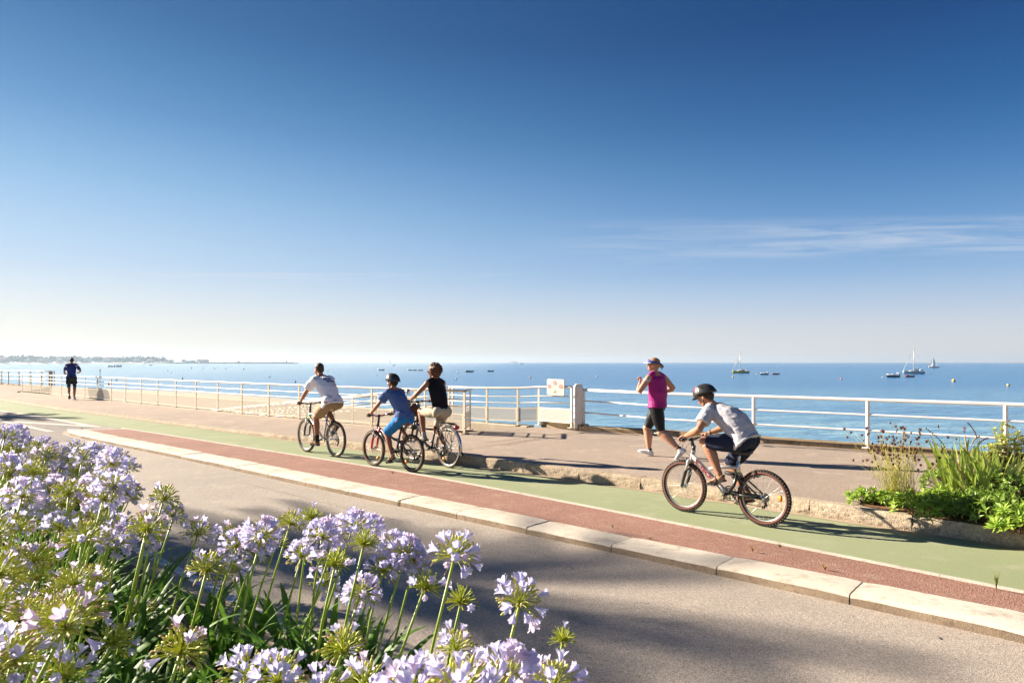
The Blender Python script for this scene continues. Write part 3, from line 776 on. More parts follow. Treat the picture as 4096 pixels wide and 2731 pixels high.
def post_plate(c, t, h, mb, w=.029, th=.013):
    """flat steel post with a rounded top, its broad face along the rail"""
    t = V(t).normalized(); c = V(c); a3 = math.atan2(t.y, t.x); Mz = Matrix.Rotation(a3, 3, 'Z')
    mb.add([Mz @ V(p) + c for p in [(x * w * k_, y * th, z) for z, k_ in ((0, 1), (h - .035, 1), (h - .008, .8), (h + .004, .35)) for x, y in ((-1, -1), (1, -1), (1, 1), (-1, 1))]],
           [(i * 4 + j, i * 4 + (j + 1) % 4, (i + 1) * 4 + (j + 1) % 4, (i + 1) * 4 + j) for i in range(3) for j in range(4)] + [(3, 2, 1, 0), (12, 13, 14, 15)])
def railing(name, label, posts, tops, mids, H, zoff, bays_panel=True, m=None, post_style='plate', rail_r=.025, mid_r=.0125, group=None, panel_z=(.08, .42), pitch=.02, ends=(0, 0), foot=True):
    """posts: ground points (with z). one thing: rail tubes, posts and perforated panels as parts"""
    m = m or M_RAIL
    root = empty(name, posts[0]); tag(root, label, 'railing', group)
    P = [V(p) - V(posts[0]) for p in posts]
    L0 = P[0] - (P[1] - P[0]).normalized() * ends[0]; L1 = P[-1] + (P[-1] - P[-2]).normalized() * ends[1]
    mb = MB(); mb.tube([L0 + V((0, 0, H))] + [p + V((0, 0, H)) for p in P] + [L1 + V((0, 0, H))], rail_r, 12); mb.build('top_rail', m, root)
    for z in mids:
        mb = MB(); mb.tube([p + V((0, 0, z)) for p in P], mid_r, 8); mb.build('middle_rail', m, root)
    for i, p in enumerate(P):
        t = (P[min(i + 1, len(P) - 1)] - P[max(i - 1, 0)]); t.z = 0; t.normalize()
        mb = MB(); nn = V((-t.y, t.x, 0))
        if post_style == 'plate':
            post_plate(p, t, H - .02, mb)
            mb.box(p + V((0, 0, .006)), (.14, .14, .012), Matrix.Rotation(math.atan2(t.y, t.x), 3, 'Z'))
        else:
            mb.tube([p, p + V((0, 0, H - .02))], .032, 12)
            mb.box(p + V((0, 0, .008)), (.17, .13, .016), Matrix.Rotation(math.atan2(t.y, t.x), 3, 'Z'))
        mb.cur = 1
        for z in (.12, .37) if post_style == 'plate' else ():
            mb.ell(p - nn * .016 + t * .012 + V((0, 0, z)), (.009, .009, .009), n=6, m=4)
        for dx in ((-.05, .05)):
            mb.ell(p + t * dx - nn * .05 + V((0, 0, .016)), (.012, .012, .009), n=8, m=5)
        po = mb.build('post', [m, M_RUST], root); autosmooth(po, 50)
    if bays_panel:
        for i in range(len(P) - 1):
            d = (P[i + 1] - P[i]).normalized(); nn = V((-d.y, d.x, 0))
            pa = P[i] + d * .035 - nn * .004; pb = P[i + 1] - d * .035 - nn * .004
            panel('perforated_panel', pa, pb, panel_z[0], panel_z[1], pitch, root)
    return root
# long left railing: posts measured along the pavement edge
LP = resample(E_LEFT, 22)
lp = [(p.x, p.y, .187) for p in LP[:-1]] + [(-1.06, 15.19, .187)]
railing('promenade_railing', 'long cream railing with perforated panels running left along the promenade behind the cyclists', lp, None, [.60, .755], .945, 0, ends=(.25, 0), pitch=.028, panel_z=(.06, .44))
# its short return round the corner by the gap
railing('railing_return', 'short cream railing return with a square perforated panel at the edge of the ramp gap', [(-1.05, 15.215, .187), (-.98, 16.0, .187)], None, [.60, .755], .945, 0, ends=(0, .25), pitch=.03, panel_z=(.10, .46))
# rail beyond the gap, with its bend, up to the big white post
bk = [gp(1280, 1694, .27), gp(1560, 1696, .27), gp(1790, 1698, .27), gp(1948, 1700, .27), gp(2071, 1701.5, .27), gp(2156, 1701, .27), gp(2286, 1711, .27)]
bk = [(-1.75, 18.95, .15), (-.66, 18.0, .155), (.146, 17.3, .18), (.67, 16.95, .22), (bk[6].x, bk[6].y, .27)]
railing('bent_railing', 'cream railing with a kink and sunlit perforated panels behind the gap, carrying the pictogram sign', bk, None, [.56, .72], .94, 0, pitch=.035, panel_z=(.10, .44))
# ramp going down to the beach behind the long railing, with railings on both edges
rampA = [V((-3.0, 18.1, .02)), V((-5.6, 20.4, -.28)), V((-9.5, 23.7, -.75)), V((-14.0, 27.4, -1.3))]
mb = MB(); vs = []
for p in resample(rampA, 20):
    d = (rampA[-1] - rampA[0]); d.z = 0; d.normalize(); nn = V((-d.y, d.x, 0))
    if nn.y < 0: nn = -nn
    for u, dz in ((-.3, -4), (-.3, 0), (1.9, 0), (1.9, .12), (2.1, .12), (2.1, -4)):
        q = p + nn * u; vs.append((q.x, q.y, p.z + dz))
mb.add(vs, [(i * 6 + j, (i + 1) * 6 + j, (i + 1) * 6 + j + 1, i * 6 + j + 1) for i in range(19) for j in range(5)])
tag(mb.build('beach_ramp', M_PALEC, smooth=False, fix=True), 'pale concrete ramp sloping down to the beach behind the long railing', 'ramp')
dR = (rampA[-1] - rampA[0]); dR.z = 0; dR.normalize(); nR = V((-dR.y, dR.x, 0)); nR = nR if nR.y > 0 else -nR
outer = [tuple(p + nR * 2.0 + V((0, 0, .12))) for p in resample(rampA, 13)]
railing('ramp_railing', 'cream railing along the seaward edge of the beach ramp', outer, None, [.55, .72], .93, 0, pitch=.028, group=None)
inner = [tuple(p + nR * .25 + V((0, 0, .0))) for p in resample(rampA, 13)[1:]]
railing('ramp_railing', 'cream railing along the landward edge of the beach ramp, just behind the long railing', inner, None, [.55, .72], .93, 0, bays_panel=False)
# far left: the rail along the bend of the promenade
fl = [(p.x, p.y, .24) for p in resample([V((-62, 68.5, 0)), V((-36.9, 48.9, 0)), V((-34.4, 46.7, 0)), V((-28.5, 42.5, 0))], 24)]
railing('promenade_railing', 'thin grey-white railing beyond the far end of the long railing at the left edge', fl, None, [.40, .67], .95, 0, bays_panel=False, post_style='tube')
mb = MB(); mb.box((-28.45, 42.1, .70), (.16, .12, 1.0)); 
tag(mb.build('gate_post', M_PALEC, smooth=False), 'tan square post at the far end of the left railing, behind the first bays', 'post')
# big white post
root = empty('gate_post', (gp(2313, 1713, .2)).to_tuple()); tag(root, 'thick white rust-streaked post with rounded top between the bent railing and the right railing', 'post')
mb = MB(); prof = [(.0, .108), (.85, .108), (.95, .108), (1.0, .104), (1.045, .08), (1.06, .05)]
mb.loft([((0, 0, z), (w, 0, 0), (0, .10 if w > .1 else .08, 0)) for z, w in prof], 24, p=5); autosmooth(mb.build('post_body', mat('rust_streaked_white', (.70, .65, .60), (.45, .30, .18), 4, .5, lo=.62, hi=.8, stretch=(3, 3, .6), detail=8), root), 40)
mb = MB(); mb.box((.110, .0, .5), (.006, .05, .9)); mb.build('slot_plate', M_STEEL, root, smooth=False)
for z in (.15, .48, .78):
    mb = MB(); mb.ell((.10, -.085, z), (.009, .01, .009), n=8, m=5); mb.build('bolt', M_RUST, root)
# right railing: round posts on the coping
rp0 = gp(2313, 1713, .2)
rp = [V((rp0.x + .13, rp0.y - .05, .275)), gp(2636, 1733, .275), gp(3015, 1760, .275), gp(3471, 1792, .275), gp(4022.5, 1832, .275)]
d = (rp[-1] - rp[-2]); rp += [rp[-1] + d, rp[-1] + d * 2]
rp = [(p.x, p.y, .275) for p in rp]
railing('promenade_railing', 'clean white three-bar railing on round posts on the seawall at the right', rp, None, [.31, .585], .845, 0, bays_panel=False, m=M_RAILW, post_style='tube', rail_r=.03, mid_r=.017)

# the pictogram sign on the bent railing
M_SIGN = mat('sign_face', (.44, .41, .36), (.39, .36, .31), 60, .35, stretch=(.02, .02, 1.2), lo=.4, hi=.6)
M_SIGNB = mat('sign_back', (.42, .40, .38), None, 10, .4, metal=.4)
M_BLACK = mat('sign_black', (.02, .02, .02), None, 10, .5)
M_SRED = mat('sign_red', (.30, .004, .008), None, 10, .4)
M_SPALE = mat('sign_sticker', (.50, .47, .44), None, 10, .4)
M_SPINK = mat('sign_pale_print', (.70, .38, .38), None, 10, .5)
sc_, ss = gp(2183, 1700, .2), .0
root = empty('notice_sign', (at(2223, 1548, 16.08)).to_tuple(), R(-60)); root.scale = (1.62, 1, 1); tag(root, 'rounded square notice sign with three red prohibition circles and a litter bin pictogram', 'sign')
W, Hh = .225, .19
def rrect(w, h, r, k=6):
    out = []
    for cx_, cy_, a0 in ((w - r, h - r, 0), (-w + r, h - r, 90), (-w + r, -h + r, 180), (w - r, -h + r, 270)):
        for i in range(k + 1):
            a = R(a0 + 90 * i / k); out.append((cx_ + r * math.cos(a), cy_ + r * math.sin(a)))
    return out
def plate(pts, y0, y1):
    mb = MB(); n_ = len(pts)
    mb.add([(x, y0, z) for x, z in pts] + [(x, y1, z) for x, z in pts], [tuple(range(n_)), tuple(range(2 * n_ - 1, n_ - 1, -1))] + [(i, n_ + i, n_ + (i + 1) % n_, (i + 1) % n_) for i in range(n_)])
    return mb
o = plate(rrect(W, Hh, .035), -.012, .012).build('sign_panel', M_SPALE, root, smooth=False, fix=True)
plate(rrect(W - .012, Hh - .012, .028), -.0145, -.012).build('sign_face', M_SIGN, root, smooth=False, fix=True)
plate([(-.19, .145), (-.19, .045), (-.06, .045), (-.06, .17), (-.18, .17)], -.0165, -.0145).build('sticker', M_SPALE, root, smooth=False, fix=True)
mb = MB()
for z, x0, x1 in ((.155, -.165, -.15), (.155, -.14, -.09), (.138, -.15, -.09), (.122, -.15, -.085), (.085, -.175, -.165), (.085, -.16, -.12), (.068, -.16, -.085)):
    mb.box(((x0 + x1) / 2, -.0175, z), (x1 - x0, .002, .005))
mb.build('small_print', M_SPINK, root, smooth=False)
def ring2(cx_, cz, r0, r1, y, k=28):
    vs = []; 
    for i in range(k):
        a = 2 * math.pi * i / k
        for r in (r0, r1):
            vs.append((cx_ + r * math.cos(a), y, cz + r * math.sin(a)))
    return vs, [(2 * i, 2 * i + 1, 2 * ((i + 1) % k) + 1, 2 * ((i + 1) % k)) for i in range(k)]
def disc2(cx_, cz, r, y, k=24, sx_=1):
    return [(cx_ + r * sx_ * math.cos(2 * math.pi * i / k), y, cz + r * math.sin(2 * math.pi * i / k)) for i in range(k)], [tuple(range(k))]
def bar2(x0, z0, x1, z1, w, y):
    d = V((x1 - x0, 0, z1 - z0)).normalized(); n_ = V((-d.z, 0, d.x)) * w / 2; a = V((x0, y, z0)); b_ = V((x1, y, z1))
    return [a - n_, a + n_, b_ + n_, b_ - n_], [(0, 1, 2, 3)]
for kind_, cx_, cz in (('cone', 0, .10), ('dog', -.15, .02), ('box', .15, .02)):
    mb = MB(); mb.add(*disc2(cx_, cz, .043, -.0166)); mb.build('pictogram_ground', M_SPALE, root, smooth=False)
    mb = MB()
    if kind_ == 'dog':
        mb.add(*bar2(cx_ - .018, cz + .002, cx_ + .013, cz + .002, .014, -.0172))
        for dx, dz in ((-.018, -.022), (-.011, -.02), (.006, -.021), (.013, -.023)): mb.add(*bar2(cx_ + dx * .8, cz, cx_ + dx, cz + dz, .006, -.0172))
        mb.add(*disc2(cx_ + .018, cz + .013, .0075, -.0172)); mb.add(*bar2(cx_ + .010, cz + .006, cx_ + .018, cz + .013, .009, -.0172)); mb.add(*bar2(cx_ - .018, cz + .005, cx_ - .023, cz + .016, .004, -.0172))
    elif kind_ == 'cone':
        mb.add(*bar2(cx_, cz - .022, cx_, cz + .003, .026, -.0172)); mb.add(*disc2(cx_ + .002, cz + .006, .015, -.0172)); mb.add(*bar2(cx_ - .004, cz + .018, cx_ + .008, cz + .024, .004, -.0172))
    else:
        mb.add(*bar2(cx_ - .018, cz - .008, cx_ + .018, cz - .008, .02, -.0172)); mb.add(*bar2(cx_ - .014, cz + .008, cx_ + .014, cz + .012, .005, -.0172)); mb.add(*bar2(cx_ - .006, cz + .016, cx_ + .015, cz + .02, .003, -.0172))
    mb.build('pictogram', M_BLACK, root, smooth=False)
    mb = MB(); mb.add(*ring2(cx_, cz, .034, .051, -.0178)); mb.add(*bar2(cx_ - .028, cz + .024, cx_ + .028, cz - .024, .010, -.0182)); mb.build('prohibition_ring', M_SRED, root, smooth=False)
mb = MB(); cz = -.095; y = -.0172
for x0, z0, x1, z1, w in ((-.048, .055, .048, .055, .004), (-.048, -.055, .048, -.055, .004), (-.048, -.055, -.048, .055, .003), (.048, -.055, .048, .055, .003),
                          (-.022, -.04, -.022, -.006, .017), (-.028, .0, -.016, .0, .004), (.006, .018, .018, -.012, .013), (.018, -.012, -.002, -.040, .007), (.018, -.012, .033, -.040, .007), (.004, .014, -.014, -.004, .004), (.010, .016, .026, .004, .004)):
    mb.add(*bar2(x0, cz + z0, x1, cz + z1, w, y))
mb.add(*disc2(.002, cz + .034, .008, y)); mb.build('litter_pictogram', M_BLACK, root, smooth=False)
mb = MB()
for x in (-.12, .12): mb.box((x, .028, -.12), (.03, .03, .05))
mb.build('clamp', M_STEEL, root, smooth=False)
# ================================================================ FAR SHORE, BOATS, BUOYS
M_WOOD = mat('far_foliage', (.03, .05, .03), (.06, .08, .045), .05, .9, lo=.4, hi=.6)
M_BLD = mat('far_wall', (.62, .56, .48), (.48, .42, .36), .08, .9)
M_ROOF = mat('far_roof', (.20, .14, .11), None, .2, .9)
M_ROCK = mat('rock', (.16, .13, .10), (.26, .21, .16), .5, .95)
M_WIN = mat('far_window', (.06, .07, .09), None, 1, .2)
def shore(px, d): return V(((px - 2048) * d / F_PX, d, SEA))
random.seed(21)
# low land and beach strip of the far shore
pts = [(-500, 1250), (-200, 1400), (0, 1500), (200, 1700), (400, 1900), (560, 1960), (690, 1990), (720, 2000)]
mb = MB(); vs = []
P = resample([V((p, d, 0)) for p, d in pts], 60)
for p in P:
    a = shore(p.x, p.y); b_ = shore(p.x, p.y + 60); c = shore(p.x, p.y + 520)
    vs += [(a.x, a.y, SEA - .5), (b_.x, b_.y, SEA + 3.2), (c.x, c.y, SEA + 3.5)]
mb.add(vs, [(i * 3 + j, (i + 1) * 3 + j, (i + 1) * 3 + j + 1, i * 3 + j + 1) for i in range(59) for j in range(2)])
o = mb.build('far_beach', M_SAND); tag(o, kind='structure')
def tree_blob(mb, c, r, h, seed, k=26):
    """a clump of leaf clusters standing on a stem: uneven crown with gaps"""
    rnd = random.Random(seed)
    mb.tube([c, c + V((0, 0, h * .4))], r * .08, 5)
    for _ in range(k):
        a = rnd.uniform(0, 6.28); rr = r * math.sqrt(rnd.random()); z = h * (.25 + .75 * rnd.random() * (1 - .35 * (rr / r) ** 2))
        s = r * rnd.uniform(.18, .34)
        M = Matrix.Rotation(rnd.uniform(0, 6.28), 3, V((rnd.random(), rnd.random(), rnd.random())).normalized())
        mb.ell(c + V((rr * math.cos(a), rr * math.sin(a), z)), (s, s * .8, s * .55), M, 6, 4)
mb = MB()
for i in range(420):
    t_ = random.random(); px = -350 + 1040 * t_
    d0 = 1250 + (px + 500) / 1220 * 750 + 90 if px > -500 else 1300
    d = d0 + random.choice([20, 90, 180, 280])
    top = {0: 1421}.get(0)
    # measured skyline
    sky_y = 1419 + 8 * max(0, min(1, (px - 60) / 560)) + 2.6 * noise.noise(V((px / 45, 0, 0))) - (3.5 if 520 < px < 680 else 0) + (8 if px > 660 else 0)
    ztop = 1.78 - (sky_y - HZ) * d / F_PX
    h = (ztop - SEA - 3) * random.uniform(.55, 1.04)
    tree_blob(mb, shore(px, d) + V((0, 0, 2.8)), h * random.uniform(.4, .75), h, i, 14)
o = mb.build('far_woods', M_WOOD, smooth=False); tag(o, kind='stuff')
# buildings among the trees
def house(px, d, w, h, dep, label, floors=3, nwin=6, roof=True, name='house', col=None):
    root = empty(name, shore(px, d) + V((0, 0, 2.5))); tag(root, label, 'building')
    mb = MB(); mb.box((0, 0, h / 2), (w, dep, h)); mb.build('wall', col or M_BLD, root, smooth=False)
    mb = MB()
    if roof: mb.add([(-w / 2 - .5, -dep / 2 - .5, h + .02), (w / 2 + .5, -dep / 2 - .5, h + .02), (w / 2 + .5, dep / 2 + .5, h + .02), (-w / 2 - .5, dep / 2 + .5, h + .02), (-w / 2 + w * .15, 0, h + 3), (w / 2 - w * .15, 0, h + 3)], [(0, 1, 5, 4), (2, 3, 4, 5), (0, 4, 3), (1, 2, 5), (0, 3, 2, 1)])
    else: mb.box((0, 0, h + .3), (w + .6, dep + .6, .6))
    mb.build('roof', M_ROOF if roof else M_BLD, root, smooth=False)
    for f in range(floors):
        for i in range(nwin):
            mb = MB(); x = -w / 2 + w * (i + .5) / nwin; mb.box((x, -dep / 2 - .05, (f + .55) * h / floors), (w / nwin * .45, .12, h / floors * .45)); mb.build('window', M_WIN, root, smooth=False)
    return root
house(10, 1560, 22, 9, 12, 'white gabled house on the far shore at the left edge of the photo', 2, 5)
house(113, 1640, 10, 8, 10, 'small pale house between the trees on the far shore, left of the jogger', 2, 3)
house(180, 1720, 30, 10, 14, 'long pale block of flats among the far trees behind the jogger shoulder', 3, 7, False)
house(240, 1760, 14, 9, 10, 'narrow white house on the far shore just left of the jogger head', 3, 3)
house(350, 1840, 16, 12, 12, 'square pinkish block on the far shore right of the jogger head', 4, 4, False)
house(430, 1880, 24, 9, 12, 'low pale building in the middle of the far tree line', 3, 5)
house(550, 1940, 22, 11, 12, 'pale building near the right end of the wooded shore', 3, 5, False)
house(600, 1960, 18, 8, 12, 'small roofed building at the tip of the wooded shore', 2, 4)
# harbour breakwater
def bw(px, d=2000): return shore(px, d)
mb = MB(); random.seed(5)
for i in range(240):
    px = 690 + 500 * i / 240 + random.uniform(-1, 1); d = 2000 + random.uniform(-6, 6)
    s = random.uniform(1.2, 2.6); taper = min(1, (1192 - px) / 30 + .3)
    mb.ell(shore(px, d) + V((0, 0, 1.2)), (s * 1.6, s, 3.0 * taper), n=6, m=4)
a, b_ = shore(660, 2010), shore(1180, 2010); mb.box(((a.x + b_.x) / 2, 2010, SEA + 1.6), ((b_.x - a.x), 14, 4.2))
o = mb.build('harbour_breakwater', M_ROCK, smooth=False); tag(o, 'long dark stone breakwater of the harbour running out from the wooded shore', 'breakwater')
for px, w, h, lb in ((760, 26, 5.5, 'low white harbour building with flat roof on the breakwater'), (775, 10, 6.5, 'small white harbour hut beside the low white building'), (815, 26, 7.5, 'bigger white harbour building with a red roof under the dark pines')):
    house(px, 2040, w, h, 12, lb, 1, 4, px == 815, name='harbour_building')
for px, h, lb in ((735, 9, 'dark flat-topped pine at the root of the breakwater'), (797, 10, 'dark round pine between the white harbour buildings'), (955, 4.5, 'small dark bush on the breakwater')):
    mb = MB(); tree_blob(mb, shore(px, 2060) + V((0, 0, 3)), h * .75, h, px, 40)
    r_ = empty('pine_tree', shore(px, 2060)); mb.v = [(x - r_.location.x, y - r_.location.y, z - r_.location.z) for x, y, z in mb.v]
    mb.build('crown', M_WOOD, r_, smooth=False); tag(r_, lb, 'tree')
# masts of the boats moored behind the breakwater: countable, each boat one thing
random.seed(12)
MASTS = [897, 912, 921, 940, 944, 948, 952, 958, 985, 988, 992, 996, 1000, 1004, 1012, 1020, 1028, 1036, 1052, 1060, 1071, 1075, 1088, 1095, 1099, 1107, 1129, 1133, 1138, 845, 857, 872]
M_MAST = mat('mast_grey', (.30, .29, .28), None, 4, .5); M_HULLW = mat('hull_white', (.72, .72, .70), None, 2, .35)
proto_m = None
for k_, px in enumerate(MASTS):
    h = random.uniform(9, 16)
    d = 2060 + random.uniform(0, 60); r_ = empty('moored_sailboat', shore(px + random.uniform(-2, 2), d))
    tag(r_, 'distant moored sailboat of which only the thin mast shows above the breakwater', 'sailboat', 'sailboats moored behind the harbour breakwater')
    mb = MB(); mb.tube([(0, 0, 1), (0, 0, h)], [.30, .2], 5); mb.tube([(0, 0, h * .75), (3.6, 0, 1.5)], .04, 4); mb.tube([(-1, 0, h * .45), (1, 0, h * .45)], .05, 4); mb.build('mast', M_MAST, r_)
    mb = MB(); mb.loft([((x, 0, .9), (0, w, 0), (0, 0, .7)) for x, w in ((-4, .3), (-2.5, 1.1), (0, 1.4), (3, 1.2), (4.2, 1.0))], 8); mb.build('hull', M_HULLW, r_)
# beacon at the head of the breakwater and on the sea
def beacon(px, y_base, d, h, r, lb, top=1.0):
    r_ = empty('lighthouse', V(((px - 2048) * d / F_PX, d, SEA))); tag(r_, lb, 'lighthouse')
    mb = MB(); mb.loft([((0, 0, z), (w, 0, 0), (0, w, 0)) for z, w in ((0, r * 1.7), (h * .12, r * 1.2), (h * .8, r * .8), (h * .8, r * 1.1), (h * .84, r * 1.1), (h * .84, r * .6), (h * .95, r * .6))], 12); mb.build('tower', mat('beacon_stone', (.42, .38, .34), None, .4, .8), r_, smooth=False)
    mb = MB(); mb.loft([((0, 0, h * .95), (r * .7, 0, 0), (0, r * .7, 0)), ((0, 0, h), (r * .1, 0, 0), (0, r * .1, 0))], 10); mb.build('lantern_roof', M_ROCK, r_, smooth=False)
beacon(1147, 1452, 2005, 12, 1.6, 'short dark beacon tower near the end of the breakwater')
beacon(1560, 1450, 3200, 16, 2.2, 'tiny grey lighthouse on the horizon above the boy in the blue shirt')
beacon(1197, 1450, 3600, 10, 2.5, 'tiny beacon on the horizon just past the breakwater tip')
# islands
def island(px0, px1, d, h, seed):
    a, b_ = shore(px0, d), shore(px1, d); mb = MB(); vs = []; n_ = 40
    for i in range(n_ + 1):
        t_ = i / n_; x = a.x + (b_.x - a.x) * t_; z = SEA + h * (math.sin(math.pi * t_) ** .6) * (.75 + .35 * noise.noise(V((t_ * 6, seed, 0))))
        vs += [(x, d - 60, SEA - 1), (x, d, z), (x, d + 60, SEA - 1)]
    mb.add(vs, [(i * 3 + j, (i + 1) * 3 + j, (i + 1) * 3 + j + 1, i * 3 + j + 1) for i in range(n_) for j in range(2)])
    return tag(mb.build('island', M_ROCK), kind='structure')
island(2036, 2072, 3600, 10, 1); island(4060, 4330, 3300, 9, 5)

# boats
M_YEL = mat('hull_yellow', (.55, .38, .01), None, 2, .35); M_GREY = mat('hull_greywhite', (.52, .56, .55), None, 2, .35); M_DARK = mat('hull_dark', (.025, .025, .035), None, 2, .4)
M_SAIL = mat('sailcloth', (.80, .78, .74), (.70, .68, .64), 1.5, .8, tl=.4); M_ALU = mat('mast_alloy', (.62, .60, .57), None, 3, .4, metal=.3); M_NAVY = mat('navy_cloth', (.02, .025, .05), None, 5, .8)
M_BRED = mat('boat_red', (.38, .03, .04), None, 3, .4)
def sea_pt(px, py): 
    y = 4.78 * F_PX / (py - HZ); return V(((px - 2048) * y / F_PX, y, SEA))
def hull(mb, Ln, W, Hh, bow=1, z0=0, stern=.7, sheer=.35):
    """lofted hull; bow towards -x"""
    rings = []
    for t_ in [0, .06, .16, .3, .5, .7, .88, 1.0]:
        x = -Ln / 2 + Ln * t_; w = W / 2 * min(1, (math.sin(min(1, t_ * 1.35) * math.pi / 2)) ** .75) * (1 - .3 * max(0, t_ - .6) / .4 * (1 - stern))
        zt = Hh * (1 + sheer * (1 - t_) ** 2); zb = -Hh * .35 * math.sin(math.pi * min(1, t_ + .1)) ** .5 if t_ < .9 else -.02
        w = max(w, .03)
        rings.append([V((x - (.18 * Ln * .25 if t_ == 0 else 0), -w, zt + z0)), V((x, -w * .82, z0 + zt * .35)), V((x, -w * .25, z0 + zb)), V((x, w * .25, z0 + zb)), V((x, w * .82, z0 + zt * .35)), V((x - (.18 * Ln * .25 if t_ == 0 else 0), w, zt + z0))])
    vs = [p for r_ in rings for p in r_]; n_ = len(rings)
    fs = [(i * 6 + j, (i + 1) * 6 + j, (i + 1) * 6 + j + 1, i * 6 + j + 1) for i in range(n_ - 1) for j in range(5)] + [(i * 6 + 5, (i + 1) * 6 + 5, (i + 1) * 6, i * 6) for i in range(n_ - 1)] + [tuple(range(6)), tuple((n_ - 1) * 6 + j for j in range(6))]
    mb.add(vs, fs)
def yacht(p, Ln, mast_h, mast_x, hm, lb, furled=True, boom_cover=None, rz=0):
    r_ = empty('sailboat', p, rz); tag(r_, lb, 'sailboat')
    mb = MB(); hull(mb, Ln, Ln * .3, Ln * .115); mb.build('hull', hm, r_, fix=True)
    mb = MB(); mb.loft([((x, 0, Ln * .125), (0, w, 0), (0, 0, h)) for x, w, h in ((-Ln * .25, Ln * .03, .05), (-Ln * .2, Ln * .07, .35), (Ln * .05, Ln * .1, .5), (Ln * .22, Ln * .1, .5), (Ln * .24, Ln * .09, .1))], 12, p=3.5); mb.build('cabin', M_HULLW, r_)
    for i in range(3): mb = MB(); mb.box((-Ln * .1 + i * Ln * .11, -Ln * .095, Ln * .125 + .22), (Ln * .06, .04, .16)); mb.build('cabin_window', M_WIN, r_, smooth=False)
    mb = MB(); mb.tube([(mast_x, 0, Ln * .1), (mast_x + .12, 0, mast_h)], [.15, .11], 8); mb.tube([(mast_x - .35, -.5, mast_h * .55), (mast_x + .3, .5, mast_h * .55)], .03, 5); mb.build('mast', M_ALU, r_)
    mb = MB(); mb.tube([(mast_x + .1, 0, mast_h * .97), (Ln * .48, 0, Ln * .13)], .015, 4); mb.tube([(mast_x, 0, mast_h * .9), (mast_x, -Ln * .14, Ln * .12)], .012, 4); mb.tube([(mast_x, 0, mast_h * .9), (mast_x, Ln * .14, Ln * .12)], .012, 4)
    mb.tube([(-Ln * .5, 0, Ln * .16), (mast_x, 0, mast_h * .96)], .015, 4); mb.build('rigging', M_MAST, r_)
    if furled:
        mb = MB(); a = V((-Ln * .49, 0, Ln * .17)); b_ = V((mast_x + .05, 0, mast_h * .93)); mb.tube([a, a.lerp(b_, .45), a.lerp(b_, .9)], [.13, .10, .03], 6); mb.build('furled_jib', M_SAIL, r_)
        mb = MB(); z = Ln * .22; mb.tube([(mast_x, 0, z), (mast_x + Ln * .28, 0, z - .05)], [.14, .12], 8, sq=1.4); mb.build('boom_cover', boom_cover or M_SAIL, r_)
    else:
        def sail(nm_, A, B, C, belly):
            mb = MB(); A, B, C = V(A), V(B), V(C); n_ = 8; vs = []; ix = {}
            for i in range(n_ + 1):
                for j in range(n_ + 1 - i):
                    u, v = i / n_, j / n_; w = 1 - u - v; q = A * w + B * u + C * v; q.y += belly * 9 * u * v * w * 3 + belly * .6 * (u * w + v * w); ix[(i, j)] = len(vs); vs.append(q)
            fs = []
            for i in range(n_):
                for j in range(n_ - i):
                    fs.append((ix[(i, j)], ix[(i + 1, j)], ix[(i, j + 1)]))
                    if i + j < n_ - 1: fs.append((ix[(i + 1, j)], ix[(i + 1, j + 1)], ix[(i, j + 1)]))
            mb.add(vs, fs); mb.build(nm_, M_SAIL, r_)
        sail('jib', (-Ln * .48, 0, Ln * .15), (mast_x - .3, 0, Ln * .16), (mast_x - .05, 0, mast_h * .78), -.35)
        sail('mainsail', (mast_x + .1, 0, Ln * .2), (mast_x + Ln * .33, -.6, Ln * .2), (mast_x + .12, 0, mast_h * .97), -.5)
        mb = MB(); mb.tube([(mast_x, 0, Ln * .19), (mast_x + Ln * .34, -.6, Ln * .19)], .06, 6); mb.build('boom', M_ALU, r_)
    # crew and gear in the cockpit
    mb = MB(); mb.tube([(Ln * .30, -.5, Ln * .2), (Ln * .47, -.5, Ln * .2), (Ln * .49, 0, Ln * .2), (Ln * .47, .5, Ln * .2)], .02, 5)
    for x in (.32, .4, .47): mb.tube([(Ln * x, -.5, Ln * .12), (Ln * x, -.5, Ln * .2)], .02, 4)
    for x in (-.47, -.42): mb.tube([(Ln * x, 0, Ln * .15), (Ln * x, 0, Ln * .22)], .02, 4)
    mb.build('guard_rail', M_ALU, r_)
    return r_
y1 = yacht(sea_pt(2963, 1491.5), 7.0, 9.5, -.45, M_YEL, 'yellow-hulled sailboat with bare mast and furled jib, moored beside the jogger in pink')
mb = MB(); mb.ell((3.1, -.2, 1.25), (.22, .2, .3), n=8, m=6); mb.ell((2.4, .1, 1.2), (.3, .25, .25), n=8, m=6); mb.build('cockpit_gear', M_HULLW, y1)
mb = MB(); mb.tube([(2.9, 0, 1), (2.9, 0, 1.9)], .05, 5); mb.box((2.95, .1, 1.35), (.5, .4, .5)); mb.build('outboard_gear', mat('faded_red', (.4, .12, .1), None, 4, .6), y1, smooth=False)
y2 = yacht(sea_pt(3654, 1494.5), 8.2, 11.0, .05, M_GREY, 'pale grey sailboat with tall bare mast and dark boom cover, moored at the right', boom_cover=M_NAVY)
mb = MB(); mb.loft([((x, 0, 1.5), (0, .5, 0), (0, 0, h)) for x, h in ((2.5, .1), (2.7, .35), (3.5, .4), (3.8, .1))], 8); mb.build('dinghy_on_deck', M_HULLW, y2)
mb = MB(); mb.tube([(3.9, 0, .15), (9, .1, .02)], .03, 4); mb.build('tow_line', M_HULLW, y2)
yacht(sea_pt(3735, 1470.5), 8.2, 9.3, -.6, M_HULLW, 'small white sailboat under full white sails near the horizon at the right', furled=False)
